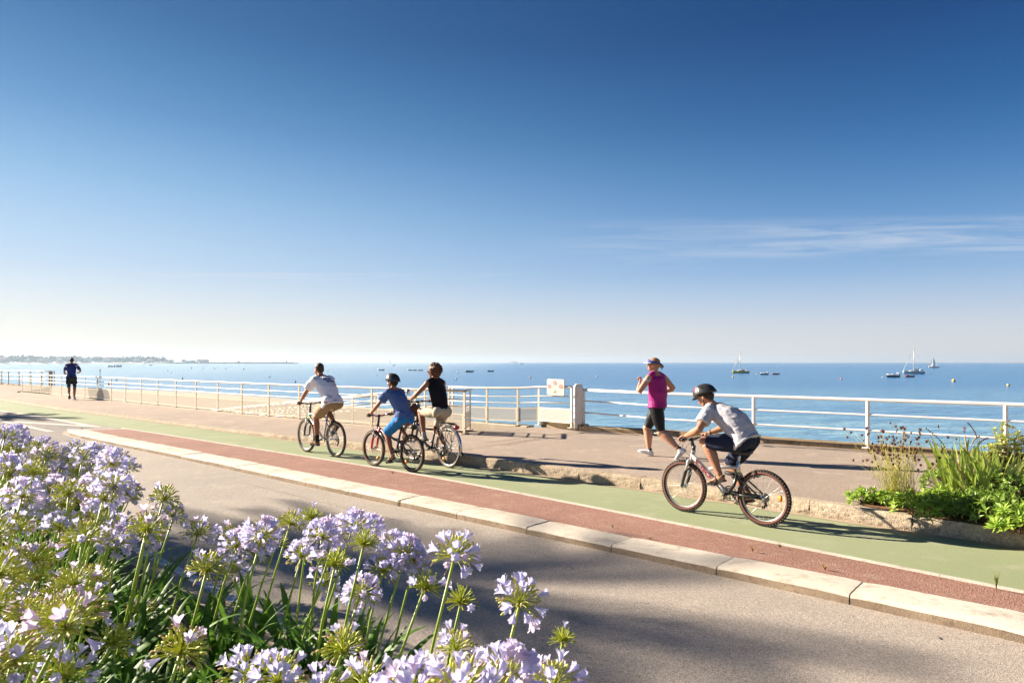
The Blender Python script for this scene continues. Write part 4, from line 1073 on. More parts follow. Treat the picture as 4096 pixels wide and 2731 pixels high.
yacht(sea_pt(2954, 1454.5), 10, 11, -.5, M_HULLW, 'tiny white sailboat under sail far behind the yellow sailboat', furled=False)
yacht(sea_pt(3434, 1451.2), 10, 12, -.5, M_HULLW, 'tiny white sail on the horizon left of the pale grey sailboat', furled=False)
M_ORS = mat('orange_sail', (.60, .25, .07), None, 2, .8, tl=.3)
r_ = yacht(sea_pt(578, 1455.5), 5, 6.5, -.3, M_HULLW, 'tiny sailboat with an orange sail off the far wooded shore', furled=False)
for c in r_.children:
    if c.name.startswith(('jib', 'mainsail')): c.data.materials[0] = M_ORS
yacht(sea_pt(797, 1454.5), 6, 9, -.3, M_HULLW, 'tiny white sail in front of the red-roofed harbour building', furled=False)
yacht(sea_pt(1180, 1454.6), 7, 12, -.3, M_HULLW, 'white sailboat passing the tip of the breakwater', furled=False)
def motorboat(p, Ln, hm, lb, cab=True, rz=0, arch=True, nm_='motorboat'):
    r_ = empty(nm_, p, rz); tag(r_, lb, 'boat')
    mb = MB(); hull(mb, Ln, Ln * .36, Ln * .14, sheer=.6); mb.build('hull', hm, r_, fix=True)
    mb = MB(); mb.tube([(-Ln * .5, 0, Ln * .23), (-Ln * .3, -Ln * .14, Ln * .2), (0, -Ln * .18, Ln * .16), (Ln * .48, -Ln * .17, Ln * .15)], Ln * .03, 6); mb.tube([(-Ln * .5, 0, Ln * .23), (-Ln * .3, Ln * .14, Ln * .2), (0, Ln * .18, Ln * .16), (Ln * .48, Ln * .17, Ln * .15)], Ln * .03, 6); mb.build('gunwale', M_HULLW if cab else hm, r_)
    if cab:
        mb = MB(); mb.loft([((x, 0, Ln * .16), (0, w, 0), (0, 0, h)) for x, w, h in ((-Ln * .32, .2, .03), (-Ln * .15, Ln * .12, Ln * .08), (Ln * .05, Ln * .13, Ln * .14), (Ln * .16, Ln * .13, Ln * .05))], 10, p=3); mb.build('cabin', M_HULLW, r_)
    if arch:
        mb = MB(); x = Ln * .36; mb.tube([(x, -Ln * .14, Ln * .14), (x + .05, -Ln * .13, Ln * .34), (x - .1, 0, Ln * .38), (x + .05, Ln * .13, Ln * .34), (x, Ln * .14, Ln * .14)], Ln * .02, 6); mb.build('radar_arch', M_HULLW, r_)
    mb = MB(); mb.box((Ln * .52, 0, Ln * .2), (Ln * .08, Ln * .08, Ln * .14)); mb.tube([(Ln * .52, 0, Ln * .16), (Ln * .53, 0, -.2)], Ln * .02, 5); mb.build('outboard_motor', M_DARK, r_, smooth=False)
    return r_
motorboat(sea_pt(3572, 1508), 3.9, M_DARK, 'dark-bottomed motorboat with white deck and arch, left of the pale grey sailboat')
motorboat(sea_pt(3057, 1498), 2.9, M_DARK, 'black inflatable boat with white bow and arch, right of the yellow sailboat')
motorboat(sea_pt(3103, 1497.3), 2.5, M_BRED, 'small red and white dinghy moored alone, right of the black inflatable', cab=False, arch=False, nm_='dinghy')
motorboat(sea_pt(3639, 1507.5), 2.7, M_BRED, 'small red dinghy just below the pale grey sailboat', cab=False, arch=False, nm_='dinghy')
motorboat(sea_pt(1878, 1487.5), 3.6, M_DARK, 'black inflatable boat right of the woman in black, left of another dark boat', cab=False, arch=False, nm_='dinghy')
motorboat(sea_pt(1962, 1485.5), 3.0, M_DARK, 'low dark rowing boat above the perforated railing, right of the black inflatable', cab=False, arch=False, nm_='dinghy')
for px, py, Ln, lb in ((1524, 1481, 3.4, 'pale dinghy floating just left of the boy in the black helmet'), (1642, 1481, 3.2, 'leftmost pale dinghy of the row of three'), (1661, 1481.6, 3.0, 'middle pale dinghy of the row of three'), (1680, 1481.8, 2.8, 'rightmost pale dinghy of the row of three')):
    motorboat(sea_pt(px, py), Ln, M_GREY, lb, cab=False, arch=False, nm_='dinghy')
motorboat(sea_pt(1575, 1462), 4.6, M_HULLW, 'small white cabin boat seen end-on near the horizon', rz=R(70))
motorboat(sea_pt(443, 1467), 7, M_GREY, 'dark low boat in the bay, left one of two right of the jogger', cab=False, arch=False)
motorboat(sea_pt(469, 1466.8), 7.5, M_HULLW, 'white low boat in the bay, right one of two right of the jogger', arch=False)
motorboat(sea_pt(601, 1461), 5.5, M_HULLW, 'white cabin boat off the wooded shore, right of the orange sail')
motorboat(sea_pt(2084, 1454.8), 10, M_HULLW, 'white speedboat with a wake right of the small island')
motorboat(sea_pt(3108, 1450.6), 14, M_HULLW, 'tiny white speedboat on the horizon above the boy on the silver bike')
motorboat(sea_pt(3971, 1452), 10, M_HULLW, 'tiny white speedboat on the horizon at the right edge')
# buoys: float, skirt at the waterline and mooring ring
def buoy(px, py, r, col, lb, cone=False):
    p = sea_pt(px, py); r_ = empty('buoy', p); m = {'y': ('buoy_yellow', (.72, .50, .10)), 'w': ('buoy_white', (.74, .70, .64)), 'o': ('buoy_orange', (.70, .22, .04)), 'b': ('buoy_brown', (.16, .06, .03)), 'p': ('buoy_peach', (.70, .48, .30))}[col]
    mb = MB()
    if cone: mb.loft([((0, 0, z), (w, 0, 0), (0, w, 0)) for z, w in ((-.1, r), (r * .6, r), (r * 1.6, r * .45), (r * 2.6, r * .2))], 12)
    else: mb.ell((0, 0, r * .55), (r, r, r * .95), n=12, m=8)
    mb.build('float', mat(m[0], m[1], None, 3, .4), r_)
    mb = MB(); mb.torus((0, 0, r * (2.6 if cone else 1.45)), r * .2, r * .06, 'z' if cone else 'y', 10, 5); mb.torus((0, 0, r * .1), r * 1.0, r * .05, 'z', 16, 5); mb.build('mooring_ring', M_DARK, r_)
    tag(r_, lb, 'buoy')
for a in [(2932, 1508, .30, 'y', 'yellow buoy floating just below the yellow sailboat'), (3026, 1498, .20, 'w', 'white buoy between the yellow sailboat and the black inflatable'),
          (3530, 1508.5, .20, 'w', 'small white buoy left of the dark motorboat'), (3815, 1525, .42, 'y', 'big yellow-orange tilted buoy at the right below the sailing boat'), (4033, 1542, .28, 'y', 'small yellow buoy closest to the right edge'),
          (3365, 1516, .26, 'o', 'orange and white buoy above the rush seed heads, left of the dark motorboat'), (2122, 1511, .26, 'o', 'orange buoy above the bend of the railing left of the sign'), (2387, 1506, .24, 'w', 'pale buoy right of the big white post'),
          (1311, 1483, .34, 'p', 'peach buoy right of the head of the man in the white shirt'), (1424, 1485, .2, 'b', 'small dark buoy between the man and the boy in blue'), (1547, 1487, .22, 'w', 'small white buoy left of the black helmet'), (1505, 1498, .2, 'w', 'tiny white buoy beside the black helmet, lower than its neighbours'),
          (1693, 1488, .26, 'p', 'small peach buoy left of the woman with brown hair'), (1831, 1490, .38, 'p', 'peach buoy right of the woman with brown hair, upper one of two'), (1825, 1516, .24, 'p', 'peach can buoy right of the woman with brown hair, lower one of two'),
          (766, 1473, .5, 'p', 'leftmost of the five peach buoys in a row below the breakwater'), (813, 1474, .4, 'p', 'second from the left of the five peach buoys below the breakwater'), (857, 1475.5, .4, 'p', 'middle one of the five peach buoys below the breakwater'), (902, 1476, .45, 'p', 'fourth from the left of the five peach buoys below the breakwater'), (974, 1477, .5, 'p', 'rightmost of the five peach buoys in a row below the breakwater'),
          (670, 1482, .3, 'w', 'white buoy in the bay above the long railing'), (684, 1489.5, .25, 'b', 'dark buoy just below the white buoy in the bay'), (464, 1521.5, .22, 'o', 'orange buoy right of the striped channel pole'), (434, 1538, .22, 'o', 'orange buoy seen through the bars beside the channel pole')]:
    buoy(*a)
for a in [(730, 1515, .22, 'b', 'brown cone buoy behind the left railing'), (1078, 1508, .22, 'b', 'brown cone buoy behind the railing, nearer the man in white'), (1181, 1528, .22, 'b', 'dark cone buoy just left of the hands of the man in white')]:
    buoy(*a, cone=True)
p = sea_pt(400, 1521); r_ = empty('channel_marker', p); tag(r_, 'thin striped pole standing in the water right of the jogger', 'marker')
mb = MB(); mb.tube([(0, 0, -1), (.0, 0, 2.7)], .06, 6); mb.build('pole', M_DARK, r_)
mb = MB(); mb.loft([((0, 0, z), (w, 0, 0), (0, w, 0)) for z, w in ((2.5, .14), (2.8, .14), (3.0, .05))], 8); mb.loft([((0, 0, z), (w, 0, 0), (0, w, 0)) for z, w in ((2.0, .05), (2.1, .12), (2.3, .12))], 8); mb.build('top_mark', mat('marker_red', (.35, .05, .04), None, 3, .5), r_)
# grey board with a hole on the beach behind the railing
c = gp(385, 1588, -1.2); r_ = empty('beach_board', (c.x, c.y, -1.75), R(8)); tag(r_, 'grey-blue rounded board with a hole standing on the sand behind the left railing', 'board')
S = c.y / F_PX
mb = plate([(-30 * S, 64 * S), (20 * S, 62 * S), (26 * S, 40 * S), (28 * S, 20 * S), (16 * S, 8 * S), (-14 * S, 8 * S), (-26 * S, 22 * S)], -.06, .06); mb.build('panel', mat('board_grey', (.30, .34, .36), None, 2, .6), r_, smooth=False, fix=True)
mb = MB(); mb.add(*disc2(10 * S, 38 * S, 8 * S, -.075)); mb.build('hole', M_SAND, r_, smooth=False)
for x in (-18 * S, 14 * S): mb = MB(); mb.tube([(x, 0, -.6), (x, 0, 10 * S)], .05, 6); mb.build('leg', M_STEEL, r_)
# ================================================================ BICYCLES
M_TYRE = mat('tyre_rubber', (.030, .024, .020), (.075, .055, .040), 9, .85, lo=.4, hi=.62, bump=.3)
M_WALL = mat('brown_sidewall', (.20, .055, .04), (.14, .05, .04), 9, .8)
M_TANW = mat('tan_sidewall', (.30, .22, .14), (.20, .15, .10), 9, .8)
M_RIM = mat('rim_alloy', (.55, .52, .47), (.42, .39, .35), 12, .32, metal=.55)
M_RIMB = mat('rim_black', (.03, .03, .03), None, 12, .35)
M_SPOKE = mat('spoke_steel', (.62, .60, .56), None, 5, .3, metal=.6)
M_BLK = mat('black_metal', (.018, .018, .02), (.03, .03, .03), 8, .3, spec=.6)
M_BLKP = mat('black_plastic', (.02, .02, .02), (.035, .03, .03), 20, .6)
M_SILV = mat('silver_paint', (.55, .54, .53), (.46, .45, .44), 6, .28, metal=.5)
M_CHRO = mat('chrome', (.66, .66, .66), None, 6, .18, metal=.9)
M_GUN = mat('dark_grey_paint', (.14, .14, .15), (.10, .10, .11), 6, .3, metal=.5)
M_BIKER = mat('red_paint', (.62, .015, .012), (.5, .01, .01), 6, .3, coat=.5)
M_LENS = mat('red_lens', (.45, .01, .02), None, 6, .15, coat=.5)
M_AMB = mat('amber_reflector', (.85, .27, .01), (.75, .2, .01), 30, .25)
M_GREENP = mat('bright_green_part', (.18, .62, .03), None, 6, .4)
M_LEATH = mat('brown_leather', (.085, .022, .014), (.05, .014, .01), 14, .5, bump=.4)

def wheel(parent, cx_, R_, tr, tyre_m, rim_m, knob, wall=None, phase=0, amber=None, nsp=28, front=False):
    w = empty('wheel', (cx_, 0, R_), 0, parent)
    rr = R_ - 2 * tr - .004
    mb = MB(); mb.torus((0, 0, 0), R_ - tr - (.006 if knob else 0), tr, 'y', 64, 10, sq=.95)
    if knob:
        n_ = 54
        for i in range(n_):
            for row, yy in enumerate((-.62, 0, .62)):
                a = 2 * math.pi * (i + (.5 if row == 1 else 0)) / n_
                rad = R_ - .006 - (.006 if row != 1 else 0)
                M = Matrix.Rotation(-a, 3, 'Y'); c = M @ V((rad, 0, 0)); c.y = yy * tr
                mb.box(c, (.014, .011 if row != 1 else .016, .017), M)
    mb.cur = 1
    if wall:
        for s_ in (-1, 1):
            mb.torus((0, s_ * tr * .80, 0), R_ - tr * 1.35, tr * .36, 'y', 64, 6, sq=.6)
    mb.build('tyre', [tyre_m, wall or tyre_m], w)
    mb = MB(); mb.torus((0, 0, 0), rr + .001, .0115, 'y', 64, 8, sq=1.05); mb.build('rim', rim_m, w)
    mb = MB()
    for i in range(nsp):
        a = 2 * math.pi * i / nsp + phase; s_ = 1 if i % 2 else -1; a2 = a + (.55 if (i // 2) % 2 else -.55)
        mb.tube([(.022 * math.cos(a2), s_ * .028, .022 * math.sin(a2)), ((rr - .008) * math.cos(a), s_ * .003, (rr - .008) * math.sin(a))], .0016, 4, cap=False)
    mb.build('spokes', M_SPOKE, w)
    mb = MB(); mb.loft([((0, y, 0), (r, 0, 0), (0, 0, r)) for y, r in ((-.05, .007), (-.036, .012), (-.034, .026), (-.028, .026), (-.022, .014), (.022, .014), (.028, .026), (.034, .026), (.036, .012), (.05, .007))], 14); mb.build('hub', M_CHRO, w)
    for a in (amber if amber else []):
        rd = rr * .78; mb = MB(); M = Matrix.Rotation(-a, 3, 'Y'); mb.loft([(M @ V((rd, y, 0)), M @ V((.02, 0, 0)), M @ V((0, 0, .033))) for y in (.006, .018)], 14, p=2.6); mb.build('reflector', M_AMB, w)
    return w
def pipe(parent, nm_, paths, m, **k):
    mb = MB()
    for pts, r in paths: mb.tube(pts, r, 12, **k)
    return mb.build(nm_, m, parent)
def saddle_obj(parent, x, z, m=None, L_=.27, W_=.075):
    mb = MB(); rings = []
    for t_, w, h in ((0, .55, .018), (.06, .95, .026), (.2, 1.0, .03), (.4, .72, .028), (.6, .36, .024), (.85, .26, .02), (.97, .2, .014), (1, .1, .006)):
        rings.append(((x - L_ * .42 + L_ * t_, 0, z - .022 + .012 * (1 - t_) - .004 * math.sin(t_ * 3)), (0, W_ * w, 0), (0, 0, h)))
    mb.loft(rings, 14, p=2.4); return mb.build('saddle', m or M_BLKP, parent)
def crankset(parent, bx, bz, ang, L_, m=None, ped_m=None, cog=.085):
    m = m or M_CHRO
    c = empty('crankset', (bx, 0, bz), 0, parent)
    mb = MB(); mb.tube([(0, -.085, 0), (0, .085, 0)], .018, 12); mb.build('bottom_bracket', M_BLK, c)
    for i, rr in enumerate((cog, cog * .72)):
        mb = MB(); mb.torus((0, -.05 + .008 * i, 0), rr - .006, .007, 'y', 36, 5, sq=.35)
        for k_ in range(5):
            a = 2 * math.pi * k_ / 5 + ang; mb.tube([(0, -.052, 0), ((rr - .006) * math.cos(a), -.052 + .008 * i, (rr - .006) * math.sin(a))], .006, 5)
        mb.build('chainring', M_BLK, c)
    for s_ in (1, -1):
        ex_, ez = s_ * L_ * math.cos(ang), s_ * L_ * math.sin(ang)
        mb = MB(); mb.tube([(0, s_ * .072, 0), (ex_ * .5, s_ * .082, ez * .5), (ex_, s_ * .088, ez)], [.014, .010, .011], 8); mb.build('crank_arm', m, c)
        mb = MB(); mb.box((ex_, s_ * .145, ez), (.088, .095, .014)); mb.tube([(ex_, s_ * .085, ez), (ex_, s_ * .195, ez)], .008, 6)
        for k_ in (-1, 0, 1): mb.box((ex_ + k_ * .034, s_ * .145, ez + .001), (.010, .10, .026))
        mb.build('pedal', ped_m or M_BLKP, c, smooth=False)
def chain(parent, bx, bz, R_, cog):
    mb = MB(); y = -.047
    mb.tube([(bx, y, bz + cog), (0, y, R_ + .035)], .0038, 5); mb.tube([(bx, y, bz - cog), (.03, y, R_ - .11), (.0, y, R_ - .11)], .0038, 5)
    mb.tube([(0.0, y, R_ - .075), (.03, y, R_ - .075)], .0038, 5)
    mb.build('chain', M_BLK, parent)
    mb = MB(); mb.loft([((0, yy, R_), (r, 0, 0), (0, 0, r)) for yy, r in ((-.030, .052), (-.034, .050), (-.036, .043), (-.042, .041), (-.044, .034), (-.050, .032))], 22); mb.build('cassette', M_STEEL, parent, smooth=False)
    mb = MB(); mb.tube([(.005, -.06, R_ - .01), (.02, -.07, R_ - .045), (.0, -.05, R_ - .08), (.03, -.05, R_ - .115)], [.012, .016, .014, .01], 7)
    for xx, zz in ((0, R_ - .085), (.03, R_ - .115)): mb.torus((xx, -.05, zz), .014, .006, 'y', 12, 5)
    mb.build('derailleur', M_BLKP, parent)
def bars(parent, x, z, gx, gz, hw, rise, m, stem_top, grip_m=None):
    hb = empty('handlebar', (0, 0, 0), 0, parent)
    pts = [(gx, -hw - .02, gz), (gx + (x - gx) * .35, -hw * .6, gz + .004), (x, -.07, z), (x, .07, z), (gx + (x - gx) * .35, hw * .6, gz + .004), (gx, hw + .02, gz)]
    mb = MB(); mb.tube(pts, .0125, 10); mb.build('bar', m, hb)
    mb = MB(); mb.tube([stem_top, (x, 0, z)], [.020, .022], 10); mb.tube([(x, -.03, z), (x, .03, z)], .02, 10); mb.build('stem', M_BLK, hb)
    for s_ in (1, -1):
        g0 = V(pts[0 if s_ < 0 else -1]); d = (V(pts[1 if s_ < 0 else -2]) - g0).normalized()
        mb = MB(); mb.tube([g0 - d * .005, g0, g0 + d * .11, g0 + d * .115], [.012, .0175, .0165, .013], 12); mb.build('grip', grip_m or M_BLKP, hb)
        mb = MB(); c = g0 + d * .135; mb.box(c + V((0, 0, -.004)), (.035, .03, .03)); mb.tube([c + V((.02, 0, -.01)), c + V((.055, s_ * .02, -.018)), c + V((.06, s_ * .10, -.035))], [.007, .0055, .0045], 6); mb.build('brake_lever', M_CHRO, hb)
    return hb
def cables(parent, sets):
    for pts in sets:
        P = [V(p) for p in pts]; out = []
        n_ = 14
        for i in range(n_ + 1):
            t_ = i / n_; k_ = len(P) - 1
            # Bezier of any degree
            q = [p.copy() for p in P]
            while len(q) > 1: q = [q[j].lerp(q[j + 1], t_) for j in range(len(q) - 1)]
            out.append(q[0])
        mb = MB(); mb.tube(out, .0028, 5); mb.build('cable', M_BLKP, parent)
def fork(parent, top, crown, axle, R_, m_low, m_crown, w=.055, susp=True):
    f_ = empty('fork', (0, 0, 0), 0, parent); top, crown, axle = V(top), V(crown), V(axle)
    d = (crown - top).normalized()
    mb = MB(); mb.tube([crown + V((0, -w - .012, 0)), crown + V((0, -w * .4, .018)), crown + V((0, w * .4, .018)), crown + V((0, w + .012, 0))], [.02, .024, .024, .02], 10); mb.tube([crown, crown - d * .04], .022, 10)
    mb.build('fork_crown', m_crown, f_)
    for s_ in (1, -1):
        b0 = crown + V((0, s_ * w, .01)); b1 = axle + V((0, s_ * w, 0)); mid = b0.lerp(b1, .36)
        if susp:
            mb = MB(); mb.tube([b0, mid], .0145, 10); mb.build('stanchion', m_crown if m_crown is not M_SILV else M_SILV, f_)
            mb = MB(); mb.tube([mid, mid + (b1 - mid) * .05, b1 + V((-.012, 0, .02)), b1], [.019, .022, .018, .012], 10); mb.build('fork_leg', m_low, f_)
        else:
            mb = MB(); mb.tube([b0, b0.lerp(b1, .6) + V((-.01, 0, 0)), b1], [.016, .014, .010], 10); mb.build('fork_leg', m_low, f_)
    if susp:
        mb = MB(); q = crown.lerp(axle, .42) + V((-.03, 0, .0)); mb.tube([crown.lerp(axle, .40) + V((0, -w, 0)), crown.lerp(axle, .15) + V((-.045, -w * .6, 0)), crown.lerp(axle, .15) + V((-.045, w * .6, 0)), crown.lerp(axle, .40) + V((0, w, 0))], .010, 8); mb.build('fork_brace', m_low, f_)
def brakes(parent, x, z, s_=1):
    for sy in (1, -1):
        mb = MB(); mb.tube([(x, sy * .045, z - .05), (x - .005 * s_, sy * .042, z), (x, sy * .02, z + .045)], [.009, .008, .006], 6); mb.box((x - .012, sy * .028, z - .03), (.05, .010, .012)); mb.build('brake_arm', M_BLKP, parent)

def base_bike(pos, ang, label, wb, R_, tr, **k):
    root = empty('bicycle', (pos[0], pos[1], .004), R(ang)); tag(root, label, 'bicycle', 'bicycles ridden along the green cycle lane')
    return root
# --- silver hardtail of the man in white
b1 = base_bike((-3.291, 12.758), 136.0, 'silver mountain bike with black suspension fork ridden by the man in the white t-shirt', 1.07, .335, .026)
wheel(b1, 0, .335, .026, M_TYRE, M_RIM, True, M_TANW); wheel(b1, 1.075, .335, .026, M_TYRE, M_RIM, True, M_TANW, phase=.1)
fr = pipe(b1, 'frame', [([(.975, 0, .655), (.945, 0, .79)], .024), ([(.965, 0, .70), (.43, 0, .30)], .021), ([(.95, 0, .765), (.315, 0, .72)], .018), ([(.43, 0, .30), (.29, 0, .76)], .017),
     ([(.33, .02, .69), (.15, .045, .50), (.0, .062, .335)], .009), ([(.33, -.02, .69), (.15, -.045, .50), (.0, -.062, .335)], .009), ([(.43, .035, .30), (.2, .06, .31), (.0, .062, .335)], .010), ([(.43, -.035, .30), (.2, -.06, .31), (.0, -.062, .335)], .010)], M_SILV)
mb = MB(); mb.tube([(.94, 0, .75), (.90, 0, .745)], .0215, 10); mb.tube([(.955, 0, .695), (.915, 0, .665)], .0245, 10); mb.build('head_badge', M_GREENP, fr)
fork(b1, (.945, 0, .79), (.985, 0, .63), (1.075, 0, .335), .335, M_BLK, M_SILV)
pipe(b1, 'seatpost', [([(.30, 0, .72), (.235, 0, .92)], .0135)], M_BLK); saddle_obj(b1, .20, .955)
crankset(b1, .43, .30, math.atan2(-.11, .13), .17); chain(b1, .43, .30, .335, .085)
bars(b1, .93, .955, .875, .975, .265, .02, M_BLK, (.935, 0, .82)); pipe(b1, 'headset', [([(.937, 0, .79), (.930, 0, .86)], .019)], M_BLKP)
cables(b1, [[(.90, .12, .96), (1.12, .1, .95), (1.10, .02, .82), (1.0, .03, .70)], [(.90, -.12, .96), (1.15, -.1, .90), (1.05, 0, .78), (.90, 0, .745)], [(.90, .12, .96), (1.08, 0, .88), (1.0, -.03, .80), (.86, 0, .64)]])
brakes(b1, 1.03, .66); brakes(b1, .08, .62)
pipe(b1, 'bottle_cage', [([(.56, .02, .46), (.52, .035, .52), (.55, .035, .56), (.60, .02, .52)], .003), ([(.56, -.02, .46), (.52, -.035, .52), (.55, -.035, .56), (.60, -.02, .52)], .003)], M_BLK)
# --- black and red full suspension bike of the boy in blue
b2 = base_bike((-1.612, 10.997), 137.7, 'black mountain bike with bright red fork and handlebar ridden by the boy in blue', 1.02, .306, .026)
wheel(b2, 0, .306, .026, M_TYRE, M_RIMB, True, M_TANW, amber=[R(-48)]); wf = wheel(b2, 1.02, .306, .026, M_TYRE, M_RIMB, True, M_TANW, amber=[R(-128)], phase=.1)
mb = MB()
for i in range(7):
    a = R(10) - i * R(9.5); M = Matrix.Rotation(-a, 3, 'Y'); mb.box(M @ V((.262, .017, 0)), (.017, .003, .036), M)
mb.build('rim_sticker', M_BIKER, wf, smooth=False)
fr = pipe(b2, 'frame', [([(.935, 0, .575), (.905, 0, .70)], .024), ([(.925, 0, .64), (.74, 0, .50), (.52, 0, .345), (.40, 0, .29)], .024), ([(.915, 0, .675), (.70, 0, .575), (.34, 0, .47)], .017), ([(.40, 0, .29), (.36, 0, .42), (.295, 0, .62)], .017)], M_BLK)
pipe(fr, 'frame_accent', [([(.90, .0, .632), (.83, 0, .578)], .0262), ([(.88, 0, .668), (.82, 0, .636)], .0195)], M_BIKER)
pipe(b2, 'swingarm', [([(.42, .03, .34), (.2, .06, .335), (0, .062, .306)], .012), ([(.42, -.03, .34), (.2, -.06, .335), (0, -.062, .306)], .012), ([(.33, .03, .47), (.16, .055, .42), (0, .062, .306)], .010), ([(.33, -.03, .47), (.16, -.055, .42), (0, -.062, .306)], .010), ([(.33, .03, .48), (.26, .06, .335)], .008), ([(.33, -.03, .48), (.26, -.06, .335)], .008)], M_BLK)
mb = MB(); mb.tube([(.36, 0, .50), (.50, 0, .50)], .012, 10)
for i in range(6): mb.torus((.375 + i * .017, 0, .50), .022, .005, 'y', 14, 5)
mb.build('shock_absorber', M_BLKP, b2)
fork(b2, (.905, 0, .70), (.935, 0, .575), (1.02, 0, .306), .306, M_BIKER, M_BLK)
pipe(b2, 'seatpost', [([(.30, 0, .60), (.25, 0, .76)], .0135)], M_BLK); s_ = saddle_obj(b2, .225, .79); pipe(s_, 'saddle_edge', [([(.12, .065, .775), (.12, -.065, .775)], .010), ([(.12, .066, .775), (.20, .05, .775), (.30, .02, .772)], .007)], M_BIKER)
crankset(b2, .40, .29, R(-91), .15); chain(b2, .40, .29, .306, .08)
bars(b2, .875, .865, .81, .885, .245, .03, M_BIKER, (.88, 0, .79)); pipe(b2, 'headset', [([(.90, 0, .70), (.885, 0, .79)], .022)], M_BLKP)
cables(b2, [[(.85, .12, .87), (1.05, .12, .82), (1.05, .02, .72), (.98, .03, .58)], [(.85, -.12, .87), (1.06, -.1, .82), (.98, 0, .66), (.90, 0, .64)], [(.85, .12, .87), (1.02, .02, .80), (.98, -.02, .70), (.86, 0, .62)]])
brakes(b2, .985, .60); brakes(b2, .09, .57)
# --- black city bike of the woman
b3 = base_bike((-1.07, 11.477), 131.5, 'black step-through city bike with silver mudguards and rear rack ridden by the woman', 1.06, .345, .019)
wheel(b3, 0, .345, .019, M_TYRE, M_RIM, False, M_TANW, amber=[R(-60)]); wheel(b3, 1.08, .345, .019, M_TYRE, M_RIM, False, M_TANW, phase=.1)
fr = pipe(b3, 'frame', [([(.945, 0, .64), (.90, 0, .82)], .022), ([(.935, 0, .68), (.84, 0, .55), (.66, 0, .34), (.49, 0, .28)], .019), ([(.915, 0, .75), (.80, 0, .60), (.62, 0, .42), (.50, 0, .395), (.44, 0, .42)], .016), ([(.49, 0, .28), (.37, 0, .66)], .0165),
     ([(.385, .02, .60), (.2, .05, .50), (0, .06, .345)], .008), ([(.385, -.02, .60), (.2, -.05, .50), (0, -.06, .345)], .008), ([(.49, .035, .28), (.2, .055, .31), (0, .06, .345)], .010), ([(.49, -.035, .28), (.2, -.055, .31), (0, -.06, .345)], .010)], M_BLK)
fork(b3, (.90, 0, .82), (.95, 0, .70), (1.08, 0, .345), .345, M_BLK, M_BLK, w=.05, susp=True)
pipe(b3, 'seatpost', [([(.375, 0, .65), (.315, 0, .84)], .0135)], M_CHRO); saddle_obj(b3, .27, .875, L_=.26, W_=.095)
crankset(b3, .49, .28, R(42), .17); chain(b3, .49, .28, .345, .08)
def mudguard(parent, cx_, R_, a0, a1, m, w=.024):
    mb = MB(); n_ = 26; vs = []
    for i in range(n_ + 1):
        a = a0 + (a1 - a0) * i / n_
        for j, (dr, yy) in enumerate(((-.012, -1), (.0, -.8), (.006, 0), (.0, .8), (-.012, 1))):
            rr = R_ + .016 + dr; vs.append((cx_ + rr * math.cos(a), yy * w, R_ + rr * math.sin(a)))
    mb.add(vs, [(i * 5 + j, (i + 1) * 5 + j, (i + 1) * 5 + j + 1, i * 5 + j + 1) for i in range(n_) for j in range(4)])
    o = mb.build('mudguard', m, parent); md = o.modifiers.new('s', 'SOLIDIFY'); md.thickness = .0015; return o
mudguard(b3, 0, .345, R(42), R(196), M_CHRO); mudguard(b3, 1.08, .345, R(25), R(148), M_CHRO)
mb = MB(); mb.box((-.365, 0, .262), (.05, .045, .05), Matrix.Rotation(R(20), 3, 'Y')); mb.build('mud_flap', M_BLKP, b3, smooth=False)
rk = pipe(b3, 'rear_rack', [([(.20, .055, .735), (-.17, .055, .735), (-.20, .03, .735), (-.20, -.03, .735), (-.17, -.055, .735), (.20, -.055, .735), (.20, .055, .735)], .006), ([(.20, 0, .735), (-.19, 0, .735)], .005),
     ([(.18, .058, .735), (.05, .07, .55), (.0, .07, .36)], .0055), ([(-.02, .058, .735), (.0, .07, .36)], .0055), ([(-.15, .058, .735), (-.06, .07, .52), (.0, .07, .36)], .0055), ([(.18, -.058, .735), (.05, -.07, .55), (.0, -.07, .36)], .0055), ([(-.02, -.058, .735), (.0, -.07, .36)], .0055), ([(-.15, -.058, .735), (-.06, -.07, .52), (.0, -.07, .36)], .0055), ([(.22, .05, .735), (.23, .05, .79), (.23, -.05, .79), (.22, -.05, .735)], .006)], M_BLK)
mb = MB(); mb.tube([(.18, .02, .748), (-.15, .025, .75)], .009, 8); mb.tube([(.18, -.02, .748), (-.15, -.025, .75)], .009, 8); mb.build('elastic_strap', M_LEATH, rk)
mb = MB(); mb.loft([((x, 0, .69), (0, w, 0), (0, 0, w * .8)) for x, w in ((-.20, .022), (-.215, .046), (-.25, .046), (-.265, .03))], 14); mb.build('rear_light', M_LENS, b3)
pipe(b3, 'mudguard_stay', [([(-.30, .024, .50), (0, .07, .35)], .0025), ([(1.0, .024, .70), (1.08, .07, .35)], .0025), ([(.83, .024, .58), (1.08, .07, .35)], .0025)], M_CHRO)
pipe(b3, 'kickstand', [([(.06, .07, .30), (.02, .10, .24), (-.10, .10, .22)], .007)], M_BLK)
hb = bars(b3, .93, 1.07, .80, 1.075, .265, 0, M_BLK, (.90, 0, .93)); pipe(b3, 'headset', [([(.905, 0, .80), (.885, 0, .96)], .016)], M_SILV)
mb = MB(); mb.loft([((x, 0, .0), (0, w, 0), (0, 0, w)) for x, w in ((0, .006), (.012, .055), (.02, .05))], 18); o = mb.build('mirror', M_CHRO, hb, loc=(.90, .22, 1.25)); o.rotation_euler = (0, R(-10), R(200))
pipe(hb, 'mirror_stalk', [([(.86, .24, 1.08), (.88, .26, 1.17), (.90, .225, 1.21)], .004)], M_BLK)
